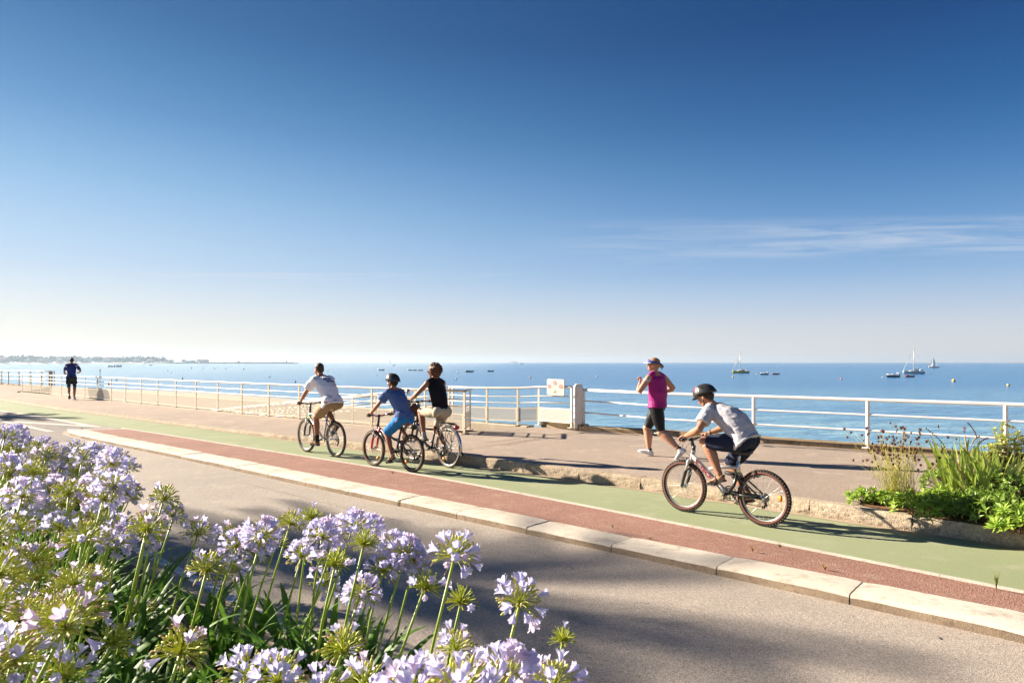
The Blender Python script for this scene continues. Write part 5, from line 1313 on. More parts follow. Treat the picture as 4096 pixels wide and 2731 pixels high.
cables(b3, [[(.86, .14, 1.07), (1.1, .1, 1.12), (1.1, 0, .95), (.98, .03, .75)], [(.86, -.14, 1.07), (1.08, -.12, 1.16), (1.08, 0, .9), (.93, 0, .72)], [(.86, -.1, 1.07), (1.05, 0, 1.18), (1.02, .1, 1.1), (.90, .12, 1.0)]])
mb = MB(); mb.loft([((x, 0, .60), (0, w, 0), (0, 0, w)) for x, w in ((1.0, .03), (1.03, .045), (1.07, .048), (1.075, .04))], 14); mb.build('front_lamp', M_BLKP, b3)
# the woman's bag in front of the bars
r_ = empty('handlebar_bag', b3.location, R(131.5)); tag(r_, 'dark red-brown leather bag hanging from the handlebar of the city bike', 'bag')
mb = MB(); mb.loft([((1.09, 0, z), (.075 * k_, 0, 0), (0, .135 * k_, 0)) for z, k_ in ((.80, .85), (.82, 1.0), (.90, 1.04), (.98, 1.0), (1.01, .92), (1.02, .7))], 28, p=4.5); autosmooth(mb.build('bag_body', M_LEATH, r_), 50)
mb = MB(); mb.loft([((1.09, 0, z), (.08 * k_, 0, 0), (0, .14 * k_, 0)) for z, k_ in ((.965, 1.01), (1.015, .98), (1.03, .8))], 28, p=4.5); autosmooth(mb.build('bag_flap', mat('dark_leather', (.06, .016, .010), None, 14, .45), r_), 50)
pipe(r_, 'bag_bracket', [([(1.02, .10, .98), (.96, .06, 1.05)], .007), ([(1.02, -.10, .98), (.96, -.06, 1.05)], .007), ([(1.0, .145, .82), (1.0, .15, 1.0)], .010)], M_RAILW)
# --- silver bike of the boy in grey
b4 = base_bike((2.724, 7.387), 132.8, 'nearest bike, silver with brown-walled tyres, ridden by the boy in grey', .99, .305, .027)
wheel(b4, 0, .306, .027, M_TYRE, M_RIM, True, M_WALL, amber=[R(-187)]); wheel(b4, 1.0, .306, .027, M_TYRE, M_RIM, True, M_WALL, phase=.1)
fr = pipe(b4, 'frame', [([(.905, 0, .585), (.865, 0, .74)], .026), ([(.885, 0, .68), (.80, 0, .60), (.50, 0, .345), (.44, 0, .29)], .030)], M_SILV, sq=.8)
pipe(fr, 'top_tube', [([(.66, 0, .545), (.52, 0, .585), (.31, 0, .60)], .022)], M_SILV)
pipe(fr, 'seat_tube', [([(.30, 0, .52), (.30, 0, .66)], .018), ([(.30, 0, .735), (.28, 0, .50)], .015)], M_CHRO)
pipe(fr, 'lower_seat_tube', [([(.43, 0, .29), (.35, 0, .40), (.31, 0, .53)], .019)], M_BLK)
pipe(b4, 'swingarm', [([(.40, .035, .315), (.2, .06, .31), (0, .062, .306)], .014), ([(.40, -.035, .315), (.2, -.06, .31), (0, -.062, .306)], .014), ([(.36, .03, .51), (.20, .055, .455), (0, .062, .306)], .010), ([(.36, -.03, .51), (.20, -.055, .455), (0, -.062, .306)], .010), ([(.30, .035, .50), (.17, .058, .31)], .008), ([(.30, -.035, .50), (.17, -.058, .31)], .008)], M_BLK)
mb = MB(); mb.tube([(.33, 0, .52), (.47, 0, .53)], .012, 10)
for i in range(6): mb.torus((.35 + i * .018, 0, .522 + i * .001), .022, .005, 'y', 14, 5)
mb.build('shock_absorber', M_BLKP, b4)
fork(b4, (.865, 0, .74), (.905, 0, .60), (1.0, 0, .306), .306, M_BLK, M_SILV)
pipe(b4, 'seatpost', [([(.298, 0, .64), (.275, 0, .77)], .0135)], M_CHRO); saddle_obj(b4, .255, .795)
crankset(b4, .43, .29, R(50), .15, ped_m=M_GUN); chain(b4, .43, .29, .306, .08)
bars(b4, .90, .865, .845, .885, .255, .03, M_BLK, (.87, 0, .78)); pipe(b4, 'headset', [([(.867, 0, .73), (.862, 0, .80)], .021)], M_BLK)
cables(b4, [[(.88, .12, .87), (1.10, .12, .80), (1.02, .02, .70), (.97, .03, .60)], [(.88, -.12, .87), (1.12, -.1, .74), (.98, 0, .70), (.90, 0, .72)], [(.88, .12, .87), (1.06, .06, .76), (.96, .04, .72), (.80, .03, .62)]])
brakes(b4, .945, .60); brakes(b4, .09, .56)
def text_mesh(txt, size, bold=0.0):
    cu = bpy.data.curves.new('txt', 'FONT'); cu.body = txt; cu.size = size; cu.offset = bold; cu.extrude = 0
    o = bpy.data.objects.new('txt', cu); COL.objects.link(o); dg = bpy.context.evaluated_depsgraph_get()
    me = bpy.data.meshes.new_from_object(o.evaluated_get(dg)); COL.objects.unlink(o); bpy.data.objects.remove(o); return me
M_XT = mat('frame_lettering', (.25, .01, .02), None, 5, .4)
me = text_mesh('X-TECH', .062, .0022); me.materials.append(M_XT)
# lettering on the left side of the down tube: reads from the head down
p0 = V((.835, .0262, .625)); dd = (V((.50, 0, .345)) - V((.80, 0, .60))).normalized(); up_ = V((-dd.z, 0, dd.x)) * -1
up_ = V((0, 1, 0)).cross(dd) * 1.0
if up_.z < 0: up_ = -up_
for v in me.vertices: v.co = p0 + dd * (v.co.x * 1.35) + up_ * (v.co.y - .022) + V((0, 0, 0))
o = link('frame_lettering', me, fr)
# ================================================================ PEOPLE
def skin(nm_, c, c2): return mat(nm_, c, c2, 6, .5, sss=.12, spec=.35, bump=.08, bscale=60)
M_SK_TAN = skin('tanned_skin', (.37, .17, .095), (.30, .13, .07))
M_SK_MED = skin('warm_skin', (.42, .21, .125), (.34, .155, .09))
M_SK_FAIR = skin('fair_skin', (.50, .27, .17), (.43, .21, .13))
def cloth(nm_, c, c2=None, rough=.85): return mat(nm_, c, c2 or tuple(x * .85 for x in c), 5, rough, bump=.35, bscale=18, spec=.2, bdist=.006)
M_WTEE = cloth('white_cotton', (.86, .85, .86), (.80, .79, .80)); M_KHAKI = cloth('khaki_cotton', (.34, .24, .13)); M_BTEE = cloth('blue_cotton', (.10, .16, .34), (.085, .14, .30))
M_BSH = cloth('bright_blue_cotton', (.02, .19, .48), (.015, .15, .40)); M_BLKT = cloth('black_knit', (.012, .010, .012)); M_BEIGE = cloth('beige_cotton', (.56, .46, .33))
M_GTEE = cloth('grey_marl', (.50, .49, .52), (.44, .43, .46)); M_NAVYS = cloth('navy_cotton', (.018, .024, .05)); M_MAG = cloth('magenta_jersey', (.36, .015, .17), (.30, .01, .14), .6)
M_LYC = cloth('black_lycra', (.010, .010, .012), rough=.5); M_NAVYT = cloth('navy_jersey', (.02, .035, .19)); M_BLKS = cloth('black_sports_cloth', (.014, .014, .014))
M_SOCK = cloth('dark_sock', (.02, .02, .025)); M_SOCKG = cloth('grey_sock', (.45, .43, .42))
M_HAIRB = mat('dark_brown_hair', (.020, .012, .008), (.045, .025, .014), 40, .55, bump=.8, bscale=90)
M_HAIRC = mat('chestnut_hair', (.085, .030, .012), (.16, .06, .02), 30, .5, bump=.9, bscale=60)
M_HAIRL = mat('blond_hair', (.40, .21, .09), (.26, .12, .05), 30, .5, bump=.8, bscale=70)
M_SOLE = mat('dark_sole', (.03, .026, .022), None, 10, .9); M_SUEDE = mat('brown_suede', (.20, .12, .06), (.14, .08, .04), 20, .95); M_SAND_ = mat('sandal_strap', (.18, .12, .08), (.12, .08, .05), 20, .8)
M_SNEAK = mat('white_sneaker', (.72, .70, .68), (.55, .56, .58), 18, .6); M_SNEAKG = mat('grey_hiking_shoe', (.32, .28, .24), (.20, .17, .15), 18, .8)
M_EYE = mat('eye_white', (.7, .68, .65), None, 5, .3); M_IRIS = mat('eye_iris', (.03, .02, .015), None, 5, .2); M_LIP = mat('lip', (.40, .14, .11), None, 20, .5)
M_SUNG = mat('sunglass_lens', (.01, .01, .012), None, 5, .12, coat=.6)

def remesh(mb, vox, sm=6, fold=0, fscale=(9, 9, 9), seed=0, name='m'):
    """join overlapping shapes into one continuous skin"""
    me = bpy.data.meshes.new(name); me.from_pydata(mb.v, [], mb.f); me.update(); fixn(me)
    o = bpy.data.objects.new(name, me); COL.objects.link(o)
    r_ = o.modifiers.new('r', 'REMESH'); r_.mode = 'VOXEL'; r_.voxel_size = vox; r_.adaptivity = 0
    s_ = o.modifiers.new('s', 'SMOOTH'); s_.factor = .5; s_.iterations = sm
    dg = bpy.context.evaluated_depsgraph_get(); out = bpy.data.meshes.new_from_object(o.evaluated_get(dg))
    COL.objects.unlink(o); bpy.data.objects.remove(o)
    if fold:
        out.calc_normals_split() if hasattr(out, 'calc_normals_split') else None
        nn = [v.normal.copy() for v in out.vertices]
        for v, n_ in zip(out.vertices, nn):
            p = v.co; q = V((p.x * fscale[0] + seed, p.y * fscale[1], p.z * fscale[2]))
            w = noise.noise(q) * .6 + .4 * (1 - 2 * abs(noise.noise(q * 1.7 + V((3, 1, seed)))))
            v.co = p + n_ * (w * fold)
    out.polygons.foreach_set('use_smooth', [True] * len(out.polygons)); out.update()
    return out

def frame_axes(f, u):
    f = V(f).normalized(); u = V(u); u = (u - f * u.dot(f)).normalized(); l = u.cross(f); return f, l, u
def M3(f, l, u): return Matrix((f, l, u)).transposed()

def head_shape(mb, c, f, u, s=1.0, neck=None, nr=.052):
    f, l, u = frame_axes(f, u); M = M3(f, l, u); c = V(c)
    P = lambda x, y, z: c + M @ V((x * s, y * s, z * s))
    E_ = lambda x, y, z, a, b, d: mb.ell(P(x, y, z), (a * s, b * s, d * s), M, 18, 12)
    E_(-.012, 0, .035, .096, .076, .084); E_(.022, 0, .0, .066, .064, .085); E_(.035, 0, -.045, .050, .052, .062); E_(.058, 0, -.088, .026, .026, .020)
    E_(-.035, 0, -.02, .06, .062, .06)
    E_(.066, 0, .022, .026, .052, .016)
    mb.tube([P(.084, 0, .008), P(.100, 0, -.018), P(.104, 0, -.030), P(.085, 0, -.040)], [.008 * s, .012 * s, .015 * s, .012 * s], 8)
    E_(.077, 0, -.062, .013, .024, .011)
    for sy in (1, -1):
        E_(.062, sy * .038, -.022, .026, .022, .022); E_(-.008, sy * .076, -.012, .020, .010, .033); E_(-.016, sy * .083, -.004, .016, .006, .024)
    if neck is not None: mb.tube([P(-.022, 0, -.05), V(neck), V(neck) + (V(neck) - P(-.022, 0, -.05)).normalized() * .05], [nr * s, nr * s * 1.04, nr * s * 1.25], 14)
    return P, M
def face_details(root, P, M, s, glasses=None):
    for sy in (1, -1):
        mb = MB(); mb.ell(P(.074, sy * .031, 0), (.0125 * s,) * 3, M, 10, 7); e = mb.build('eye', M_EYE, root)
        mb = MB(); mb.ell(P(.084, sy * .032, 0), (.004 * s, .006 * s, .006 * s), M, 8, 6); mb.build('iris', M_IRIS, e)
    mb = MB(); mb.ell(P(.083, 0, -.062), (.009 * s, .021 * s, .0045 * s), M, 12, 6); mb.build('mouth', M_LIP, root)

def hand_shape(mb, w, B, ax, s=1.0, curl=1.0, gr=.020, palm_up=1):
    """wrist w, centre of what is held B, axis ax pointing to the thumb side"""
    w, B = V(w), V(B); ax = V(ax).normalized(); f = (B - w); f = (f - ax * f.dot(ax)).normalized(); up = ax.cross(f)
    if up.z * palm_up < 0: up = -up
    kn = B + up * (gr + .011) * 1.0 - f * .004
    mid = w.lerp(kn, .5) + up * .006
    hw = .036 * s
    mb.loft([(w, ax * .024 * s, up * .018 * s), (w.lerp(mid, .5), ax * .028 * s, up * .018 * s), (mid, ax * .036 * s, up * .016 * s), (kn, ax * hw * 1.05, up * .0125 * s), (kn + f * .010, ax * hw * 1.0, up * .009 * s)], 14, p=2.6)
    for i, (o_, endd, r) in enumerate(((1.5, -128, .0088), (1.5 - 1, -150, .0092), (-.5, -142, .0088), (-1.5, -112, .0078))):
        pts = []; rad = gr + .0085 * s; n_ = 8
        for k_ in range(n_ + 1):
            a = R(88 + (endd * curl - 88) * k_ / n_)
            pts.append(B + ax * (o_ * .0195 * s) + f * (rad * 1.1 * math.cos(a)) + up * (rad * math.sin(a)))
        mb.tube(pts, [r * s * (1.06 - .28 * k_ / n_) * (1.06 if k_ in (3, 6) else 1) for k_ in range(n_ + 1)], 8)
    t0 = w.lerp(kn, .38) + ax * .026 * s - up * .006
    mb.tube([t0, t0 + f * .02 * s + ax * .012 * s - up * .012, B + ax * .038 * s - up * (gr * .6) - f * .006, B + ax * .030 * s - up * (gr + .006) + f * .012], [.014 * s, .0115 * s, .0100 * s, .0085 * s], 9)

def limb(mb, a, b, c, ra, rb, rc, bulge=1.0, back=None, n=14):
    """two-part limb with muscle swell; ra/rb/rc radii at ends and joint"""
    a, b, c = V(a), V(b), V(c); back = V(back) if back is not None else V((0, 0, 0))
    up_ = [(0, ra), (.25, ra * 1.0), (.5, ra * .88 + rb * .1), (.8, rb * 1.06), (1, rb)]
    pts = [a.lerp(b, t) for t, r in up_]; rs = [r for t, r in up_]
    lo = [(.08, rb * 1.0, 0), (.25, rb * .98 * bulge, .5), (.42, rb * .94 * bulge, .6), (.68, (rb + rc) * .5, .25), (.9, rc * 1.02, 0), (1, rc, 0)]
    pts += [b.lerp(c, t) + back * k_ for t, r, k_ in lo]; rs += [r for t, r, k_ in lo]
    mb.tube(pts, rs, n)

def foot_shape(mb, ankle, heel, toe, s=1.0, grow=0.0, up=None):
    ankle, heel, toe = V(ankle), V(heel), V(toe); d = (toe - heel).normalized(); L_ = (toe - heel).length
    u = (ankle - heel); u = (u - d * u.dot(d)).normalized(); l = u.cross(d)
    g = grow
    mb.loft([(heel + d * (-.004 - g) + u * .022, l * .015, u * .016), (heel + d * .012 + u * .026, l * (.028 * s + g), u * (.026 * s + g * .6)), (heel + d * L_ * .2 + u * .036 * s, l * (.032 * s + g), u * (.036 * s + g * .6)), (heel + d * L_ * .42 + u * .034 * s, l * (.033 * s + g), u * (.034 * s + g * .5)),
             (heel + d * L_ * .65 + u * .024 * s, l * (.042 * s + g), u * (.023 * s + g * .5)), (heel + d * L_ * .85 + u * .017 * s, l * (.042 * s + g), u * (.016 * s + g * .5)), (heel + d * (L_ * .97 + g) + u * .013 * s, l * (.026 * s + g), u * (.011 * s + g * .4))], 14, p=2.3)
    mb.tube([ankle, heel.lerp(ankle, .45) + d * .03 * s], [.036 * s + g * .6, .036 * s + g], 12)
    return d, u, l

class Person: pass
def person(label, loc, rz, J, s=1.0, skin_m=None, w=(.165, .142, .155, .168), dp=(.105, .092, .108, .110), vox=.0062, leg=(.082, .054, .034), arm=(.046, .038, .025), spine_back=.03, hands=('grip', 'grip'), bar_ax=None, foot_bare=False):
    """J: joints in local space. The body is one continuous mesh and the top-level object"""
    p = Person(); p.J = J; p.s = s; p.leg = leg; mb = MB()
    pel = (V(J['hipL']) + V(J['hipR'])) / 2; nk = V(J['neck']); sm = (V(J['shL']) + V(J['shR'])) / 2
    lat = (V(J['hipL']) - V(J['hipR'])).normalized(); lat2 = (V(J['shL']) - V(J['shR'])).normalized()
    p.rings = []
    axis = (sm - pel).normalized()
    bk = -(lat.cross(axis)).normalized()       # towards the back
    if bk.dot(V(J.get('front', (1, 0, 0)))) > 0: bk = -bk
    p.back = bk
    T = [(-.10, .62, .72, 0), (0, 1, 1, 0), (.22, 1, 1, 1), (.48, 1, 1, 2), (.72, 1, 1, 3), (.93, .98, .88, 3), (1.03, .62, .62, 3), (1.12, .36, .52, 3)]
    for t_, kw, kd, ix in T:
        c = pel.lerp(sm, t_) if t_ <= 1 else sm.lerp(nk, (t_ - 1) / .13)
        bb = math.sin(max(0, min(1, t_)) * math.pi) * spine_back
        c = c + bk * bb
        # tangent
        ax_ = axis if t_ < .9 else (nk - sm).normalized().lerp(axis, .5).normalized()
        la = lat.lerp(lat2, max(0, min(1, t_))).normalized()
        dpv = la.cross(ax_).normalized()
        p.rings.append((c, la * w[ix] * kw * s, dpv * dp[ix] * kd * s, t_))
    mb.loft([(c, a, b_) for c, a, b_, t_ in p.rings], 22, p=2.25)
    mb.tube([V(J['shL']), V(J['shL']).lerp(nk, .5) + V((0, 0, .012)), nk, V(J['shR']).lerp(nk, .5) + V((0, 0, .012)), V(J['shR'])], [.05 * s, .046 * s, .052 * s, .046 * s, .05 * s], 12)
    for sd in 'LR':
        mb.ell(V(J['hip' + sd]) + bk * .035 * s - axis * .01, (.092 * s, .09 * s, .095 * s))
        mb.ell(J['sh' + sd], (.053 * s,) * 3)
        sh_, el_, wr = V(J['sh' + sd]), V(J['el' + sd]), V(J['wr' + sd])
        limb(mb, sh_, el_, wr, arm[0] * s, arm[1] * s, arm[2] * s, 1.06)
        hip, kn, an = V(J['hip' + sd]), V(J['kn' + sd]), V(J['an' + sd])
        kd = (kn - hip).normalized(); sd_ = (an - kn).normalized(); calf = (-(kd - sd_ * kd.dot(sd_)))
        calf = calf.normalized() * .018 * s if calf.length > .05 else bk * .016 * s
        limb(mb, hip, kn, an, leg[0] * s, leg[1] * s, leg[2] * s, 1.10, back=calf)
        mb.ell(kn + (kd - sd_) * .008, (leg[1] * s * 1.04,) * 3)
        foot_shape(mb, an, J['he' + sd], J['to' + sd], s)
        hnd = J['hand' + sd]; hand_shape(mb, wr, hnd[0], hnd[1], s, hnd[2] if len(hnd) > 2 else 1.0, gr=hnd[3] if len(hnd) > 3 else .0185)
    P, M = head_shape(mb, J['head'], J['hf'], J['hu'], s ** .5, neck=nk, nr=.050)
    p.P, p.M = P, M; p.hs = s ** .5
    me = remesh(mb, vox * (s ** .5), 4, name='person'); me.materials.append(skin_m)
    p.root = link('person', me, None, loc, rz); tag(p.root, label, 'person')
    face_details(p.root, P, M, p.hs)
    return p
def torso_cloth(p, name, m, t0, t1, grow, sleeve, hem_w=1.12, fold=.006, seed=1, neck_cut=True, hem_drop=None, sl_grow=.016, vox=.0085, side_fs=(7, 11, 13)):
    mb = MB(); J = p.J; s = p.s
    rings = []
    hem = [r for r in p.rings if r[3] >= t0 - 1e-6]
    c0, a0, b0, tt = hem[0]
    ax_ = (p.rings[3][0] - p.rings[1][0]).normalized()
    if hem_drop is not None: rings.append((c0 - ax_ * hem_drop[0] + p.back * hem_drop[1], a0 * hem_w + a0.normalized() * grow, b0 * hem_w + b0.normalized() * grow))
    for c, a, b_, t_ in hem:
        if t_ > t1: break
        k_ = 1 + (hem_w - 1) * max(0, 1 - (t_ - t0) / .5) ** 1.2
        rings.append((c, a * k_ + a.normalized() * grow, b_ * k_ + b_.normalized() * grow))
    mb.loft(rings, 24, p=2.2)
    mb2 = mb
    if hem_drop is not None:
        for sd in 'LR':
            mb.ell(V(J['hip' + sd]) + p.back * .032 * s + ax_ * .055, (.104 * s + grow, .090 * s + grow * .8, .090 * s + grow * .7))
    nk = V(J['neck'])
    for sd in 'LR':
        sh_, el_ = V(J['sh' + sd]), V(J['el' + sd])
        if sleeve > 0:
            mb2.tube([sh_.lerp(nk, .45), sh_, sh_.lerp(el_, sleeve * .5), sh_.lerp(el_, sleeve), sh_.lerp(el_, sleeve + .02)], [.058 * s + grow * .6, .062 * s + grow * .7, .058 * s + sl_grow, .060 * s + sl_grow * 1.25, .055 * s + sl_grow], 16)
        else:
            mb2.tube([sh_.lerp(nk, -sleeve), sh_.lerp(nk, .6), nk.lerp(sh_, .25)], [.050 * s + grow * .7, .055 * s + grow * .6, .054 * s + grow * .4], 14)
    me = remesh(mb2, vox * (s ** .5), 5, fold=fold, fscale=side_fs, seed=seed, name=name); me.materials.append(m)
    return link(name, me, p.root)
def shorts(p, name, m, frac, grow, flare, top_t=.12, fold=.005, seed=2, vox=.0085):
    mb = MB(); J = p.J; s = p.s
    gr_ = min(grow, .010)
    rings = [(c, a + a.normalized() * gr_, b_ + b_.normalized() * gr_) for c, a, b_, t_ in p.rings if t_ < .25]
    c1, a1, b1 = rings[-1]; c0 = rings[-2]; rings[-1] = (c0[0].lerp(c1, top_t / .22), a1, b1)
    mb.loft(rings, 22, p=2.2)
    mid_ = (V(J['hipL']) + V(J['hipR'])) / 2
    mb.ell(mid_ + p.back * .040 * s, (.092 * s + grow, .125 * s + grow, .090 * s + grow))
    for sd in 'LR':
        hip, kn = V(J['hip' + sd]), V(J['kn' + sd])
        mb.ell(hip + p.back * .035 * s, (.096 * s + grow, .094 * s + grow, .099 * s + grow))
        ra, rb = p.leg[0] * s, p.leg[1] * s
        tab = [(0, ra), (.25, ra), (.5, ra * .88 + rb * .1), (.8, rb * 1.06), (1.01, rb * 1.06)]
        def lr(t_):
            for (t0_, r0_), (t1_, r1_) in zip(tab, tab[1:]):
                if t_ <= t1_: return r0_ + (r1_ - r0_) * (t_ - t0_) / (t1_ - t0_) + grow
            return rb * 1.06 + grow
        ts = [0, .2, .4, .6, .8, .92, 1]
        mb.tube([hip.lerp(kn, frac * t_) for t_ in ts] + [hip.lerp(kn, frac + .015)], [lr(frac * t_) + flare * t_ for t_ in ts] + [lr(frac) * .9 + flare * .9], 18)
    me = remesh(mb, vox * (s ** .5), 5, fold=fold, fscale=(12, 12, 12), seed=seed, name=name); me.materials.append(m)
    return link(name, me, p.root)
def shoe(p, sd, m, sole=M_SOLE, hi=False, lace=None, sandal=False):
    J = p.J; s = p.s; an, he, to = V(J['an' + sd]), V(J['he' + sd]), V(J['to' + sd])
    d = (to - he).normalized(); u = (an - he); u = (u - d * u.dot(d)).normalized(); l = u.cross(d); L_ = (to - he).length
    root = None
    if not sandal:
        mb = MB(); foot_shape(mb, he.lerp(an, .9), he, to, s, grow=.009)
        me = remesh(mb, .006, 3, name='shoe'); me.materials.append(m); root = link('shoe', me, p.root)
        mb = MB()
        for k_ in range(4):
            q = he + d * L_ * (.40 + .08 * k_) + u * (.085 - .013 * k_) * s; mb.tube([q - l * .02, q + u * .004, q + l * .02], .0032, 5)
        mb.build('lace', lace or M_SOCKG, root)
    mb = MB(); rings = []
    for t_, w_, h_ in ((-.06, .022, .009), (0, .034, .012), (.25, .036, .012), (.45, .036, .010), (.7, .050, .010), (.9, .046, .009), (1.05, .022, .007)):
        rings.append((he + d * L_ * t_ - u * .004, l * w_ * s, u * h_))
    mb.loft(rings, 14, p=2.6); so = mb.build('shoe_sole' if root else 'sandal', sole, root or p.root)
    if sandal:
        for t_, z in ((.72, .040), (.42, .072), (.02, .06)):
            mb = MB(); c = he + d * L_ * t_; ww = .046 * s if t_ > .6 else .040 * s
            if t_ > .1: pts = [c - l * ww, c - l * ww * .92 + u * z * s * .6, c - l * ww * .5 + u * z * s, c + l * ww * .5 + u * z * s, c + l * ww * .92 + u * z * s * .6, c + l * ww]
            else: pts = [c + d * .05 - l * ww * .9 + u * .03, c - d * .006 - l * ww * .6 + u * z * s, c - d * .014 + u * z * s, c - d * .006 + l * ww * .6 + u * z * s, c + d * .05 + l * ww * .9 + u * .03]
            mb.tube(pts, .012, 8, sq=.35); mb.build('strap', m, so)
def sock(p, sd, m, frac=.22):
    J = p.J; an, kn, he = V(J['an' + sd]), V(J['kn' + sd]), V(J['he' + sd]); mb = MB(); s = p.s
    mb.tube([an.lerp(he, .35), an, an.lerp(kn, frac * .6), an.lerp(kn, frac), an.lerp(kn, frac + .01)], [.040 * s, .040 * s, .041 * s, .046 * s, .040 * s], 14); mb.build('sock', m, p.root)
def short_hair(p, m, low=-.02):
    mb = MB(); P, M, s = p.P, p.M, p.hs
    mb.ell(P(-.020, 0, .042), (.096 * s, .080 * s, .088 * s), M, 22, 14); mb.ell(P(-.050, 0, -.005), (.058 * s, .068 * s, .075 * s), M, 18, 12); mb.ell(P(.0, 0, .07), (.09 * s, .068 * s, .058 * s), M)
    me = remesh(mb, .006, 3, fold=.0035, fscale=(60, 60, 60), name='hair'); me.materials.append(m); return link('hair', me, p.root)
def curly_hair(p, m, seed=4):
    rnd = random.Random(seed); mb = MB(); P, M, s = p.P, p.M, p.hs
    mb.ell(P(-.030, 0, .045), (.110 * s, .102 * s, .102 * s), M, 18, 12); mb.ell(P(-.060, 0, -.02), (.075 * s, .092 * s, .098 * s), M, 18, 12)
    for _ in range(170):
        a = rnd.uniform(0, 6.28); z = rnd.uniform(-.75, 1); r = math.sqrt(max(0, 1 - z * z)); x = r * math.cos(a)
        if x > .35 and z < .45: continue
        c = P(-.036 + .122 * x, .112 * r * math.sin(a), .030 + .122 * z); q = rnd.uniform(.012, .024) * s
        mb.ell(c, (q, q * .8, q), Matrix.Rotation(rnd.uniform(0, 3), 3, 'Y'), 7, 5)
    me = remesh(mb, .0055, 1, fold=.004, fscale=(55, 55, 55), name='hair'); me.materials.append(m); return link('hair', me, p.root)
def helmet(p, red=True):
    P, M, s = p.P, p.M, p.hs * 1.0
    root = None
    mb = MB(); n_, m_ = 36, 12; vs = []
    def surf(a, t_, gr=0):
        # a: round angle (0 = front), t_: 0 rim .. 1 top
        zz = math.sin(t_ * math.pi / 2); rr = math.cos(t_ * math.pi / 2) ** .85
        ca, sa = math.cos(a), math.sin(a)
        L_ = (.140 if ca > 0 else .160) + gr; W_ = .108 + gr; H_ = .128 + gr * 1.2
        rim = .018 * ca - .028 * max(0, -ca)      # rim lower at the back
        return P(-.012 + L_ * rr * ca, W_ * rr * sa, .040 + rim * rr + H_ * zz + (.012 * max(0, -ca) * math.sin(t_ * 3.1)))
    for j in range(m_ + 1):
        for i in range(n_): vs.append(surf(2 * math.pi * i / n_, j / m_))
    fs = [(j * n_ + i, j * n_ + (i + 1) % n_, (j + 1) * n_ + (i + 1) % n_, (j + 1) * n_ + i) for j in range(m_) for i in range(n_)]
    base = len(vs)
    for i in range(n_): vs.append(surf(2 * math.pi * i / n_, 0, -.016) )
    fs += [(i, base + i, base + (i + 1) % n_, (i + 1) % n_) for i in range(n_)]
    fs.append(tuple(base + i for i in range(n_ - 1, -1, -1)))
    mb.add(vs, fs); root = mb.build('helmet', mat('helmet_shell', (.035, .034, .033), (.02, .02, .02), 9, .35, spec=.5), p.root, fix=True)
    # vents: dark slots running front to back, and red panels with pale edges
    def patch(a0, a1, t0, t1, g, m, nm_, k_=6):
        mb = MB(); vs = []; 
        for i in range(k_ + 1):
            for j in range(4):
                u = i / k_; v = j / 3; taper = math.sin(math.pi * (.08 + .84 * u)) ** .6
                am = (a0 + a1) / 2 + (v - .5) * (a1 - a0) * taper; vs.append(surf(am, t0 + (t1 - t0) * u, g))
        mb.add(vs, [(i * 4 + j, (i + 1) * 4 + j, (i + 1) * 4 + j + 1, i * 4 + j + 1) for i in range(k_) for j in range(3)]); return mb.build(nm_, m, root)
    M_VENT = mat('helmet_vent', (.004, .004, .004), None, 5, .9); M_HRED = mat('helmet_red', (.42, .02, .03), (.30, .015, .02), 12, .3, coat=.4); M_HSIL = mat('helmet_silver_line', (.5, .5, .5), None, 5, .3, metal=.4)
    for sy in (1, -1):
        patch(R(44) * sy, R(72) * sy, .30, .84, .0025, M_HRED, 'red_panel'); patch(R(26) * sy, R(38) * sy, .30, .78, .0025, M_VENT, 'vent'); patch(R(74) * sy, R(80) * sy, .20, .74, .0035, M_HSIL, 'silver_line')
        patch(R(98) * sy, R(120) * sy, .34, .74, .0025, M_VENT, 'vent'); patch(R(138) * sy, R(160) * sy, .38, .78, .0025, M_VENT, 'vent'); patch(R(8) * sy, R(22) * sy, .25, .72, .0025, M_VENT, 'vent')
        patch(R(88) * sy, R(93) * sy, .16, .55, .0035, M_HSIL, 'silver_line')
    patch(R(172), R(188), .20, .70, .0025, M_VENT, 'vent')
    mb = MB(); vs = []
    for i in range(13):
        a = R(-62 + 124 * i / 12)
        q0 = surf(a, .02, -.004); q1 = surf(a, .02, .030 * math.cos(a) ** 1.2 + .002) - M @ V((0, 0, .012)); vs += [q0, q1]
    mb.add(vs, [(2 * i, 2 * i + 1, 2 * i + 3, 2 * i + 2) for i in range(12)]); o = mb.build('visor', M_BLKP, root); md = o.modifiers.new('s', 'SOLIDIFY'); md.thickness = .003
    for sy in (1, -1):
        mb = MB(); mb.tube([P(.02, sy * .082, .035), P(-.005, sy * .082, -.03), P(.025, sy * .058, -.085), P(.035, sy * .01, -.106)], .006, 6, sq=.5); mb.tube([P(-.05, sy * .078, .03), P(-.005, sy * .082, -.03)], .005, 6, sq=.5); mb.build('chin_strap', M_BLKP, root)
    mb = MB(); mb.tube([P(-.06, .07, -.005), P(-.108, .03, -.02), P(-.108, -.03, -.02), P(-.06, -.07, -.005)], .012, 8, sq=.5); mb.ell(P(-.114, 0, -.02), (.010, .022, .014), M, 10, 7); mb.build('fit_dial', M_BLKP, root)
    return root
def glasses(p, dark=True):
    P, M, s = p.P, p.M, p.hs; g = None
    mb = MB()
    for sy in (1, -1): mb.tube([P(.086, sy * .058, .008), P(.03, sy * .076, .010), P(-.012, sy * .080, .002)], .003, 5)
    mb.tube([P(.093, -.012, .006), P(.093, .012, .006)], .003, 5); g = mb.build('sunglasses', M_BLKP, p.root)
    for sy in (1, -1):
        mb = MB(); mb.ell(P(.087, sy * .034, .0), (.006, .026, .019), M, 12, 8); mb.build('lens', M_SUNG, g)
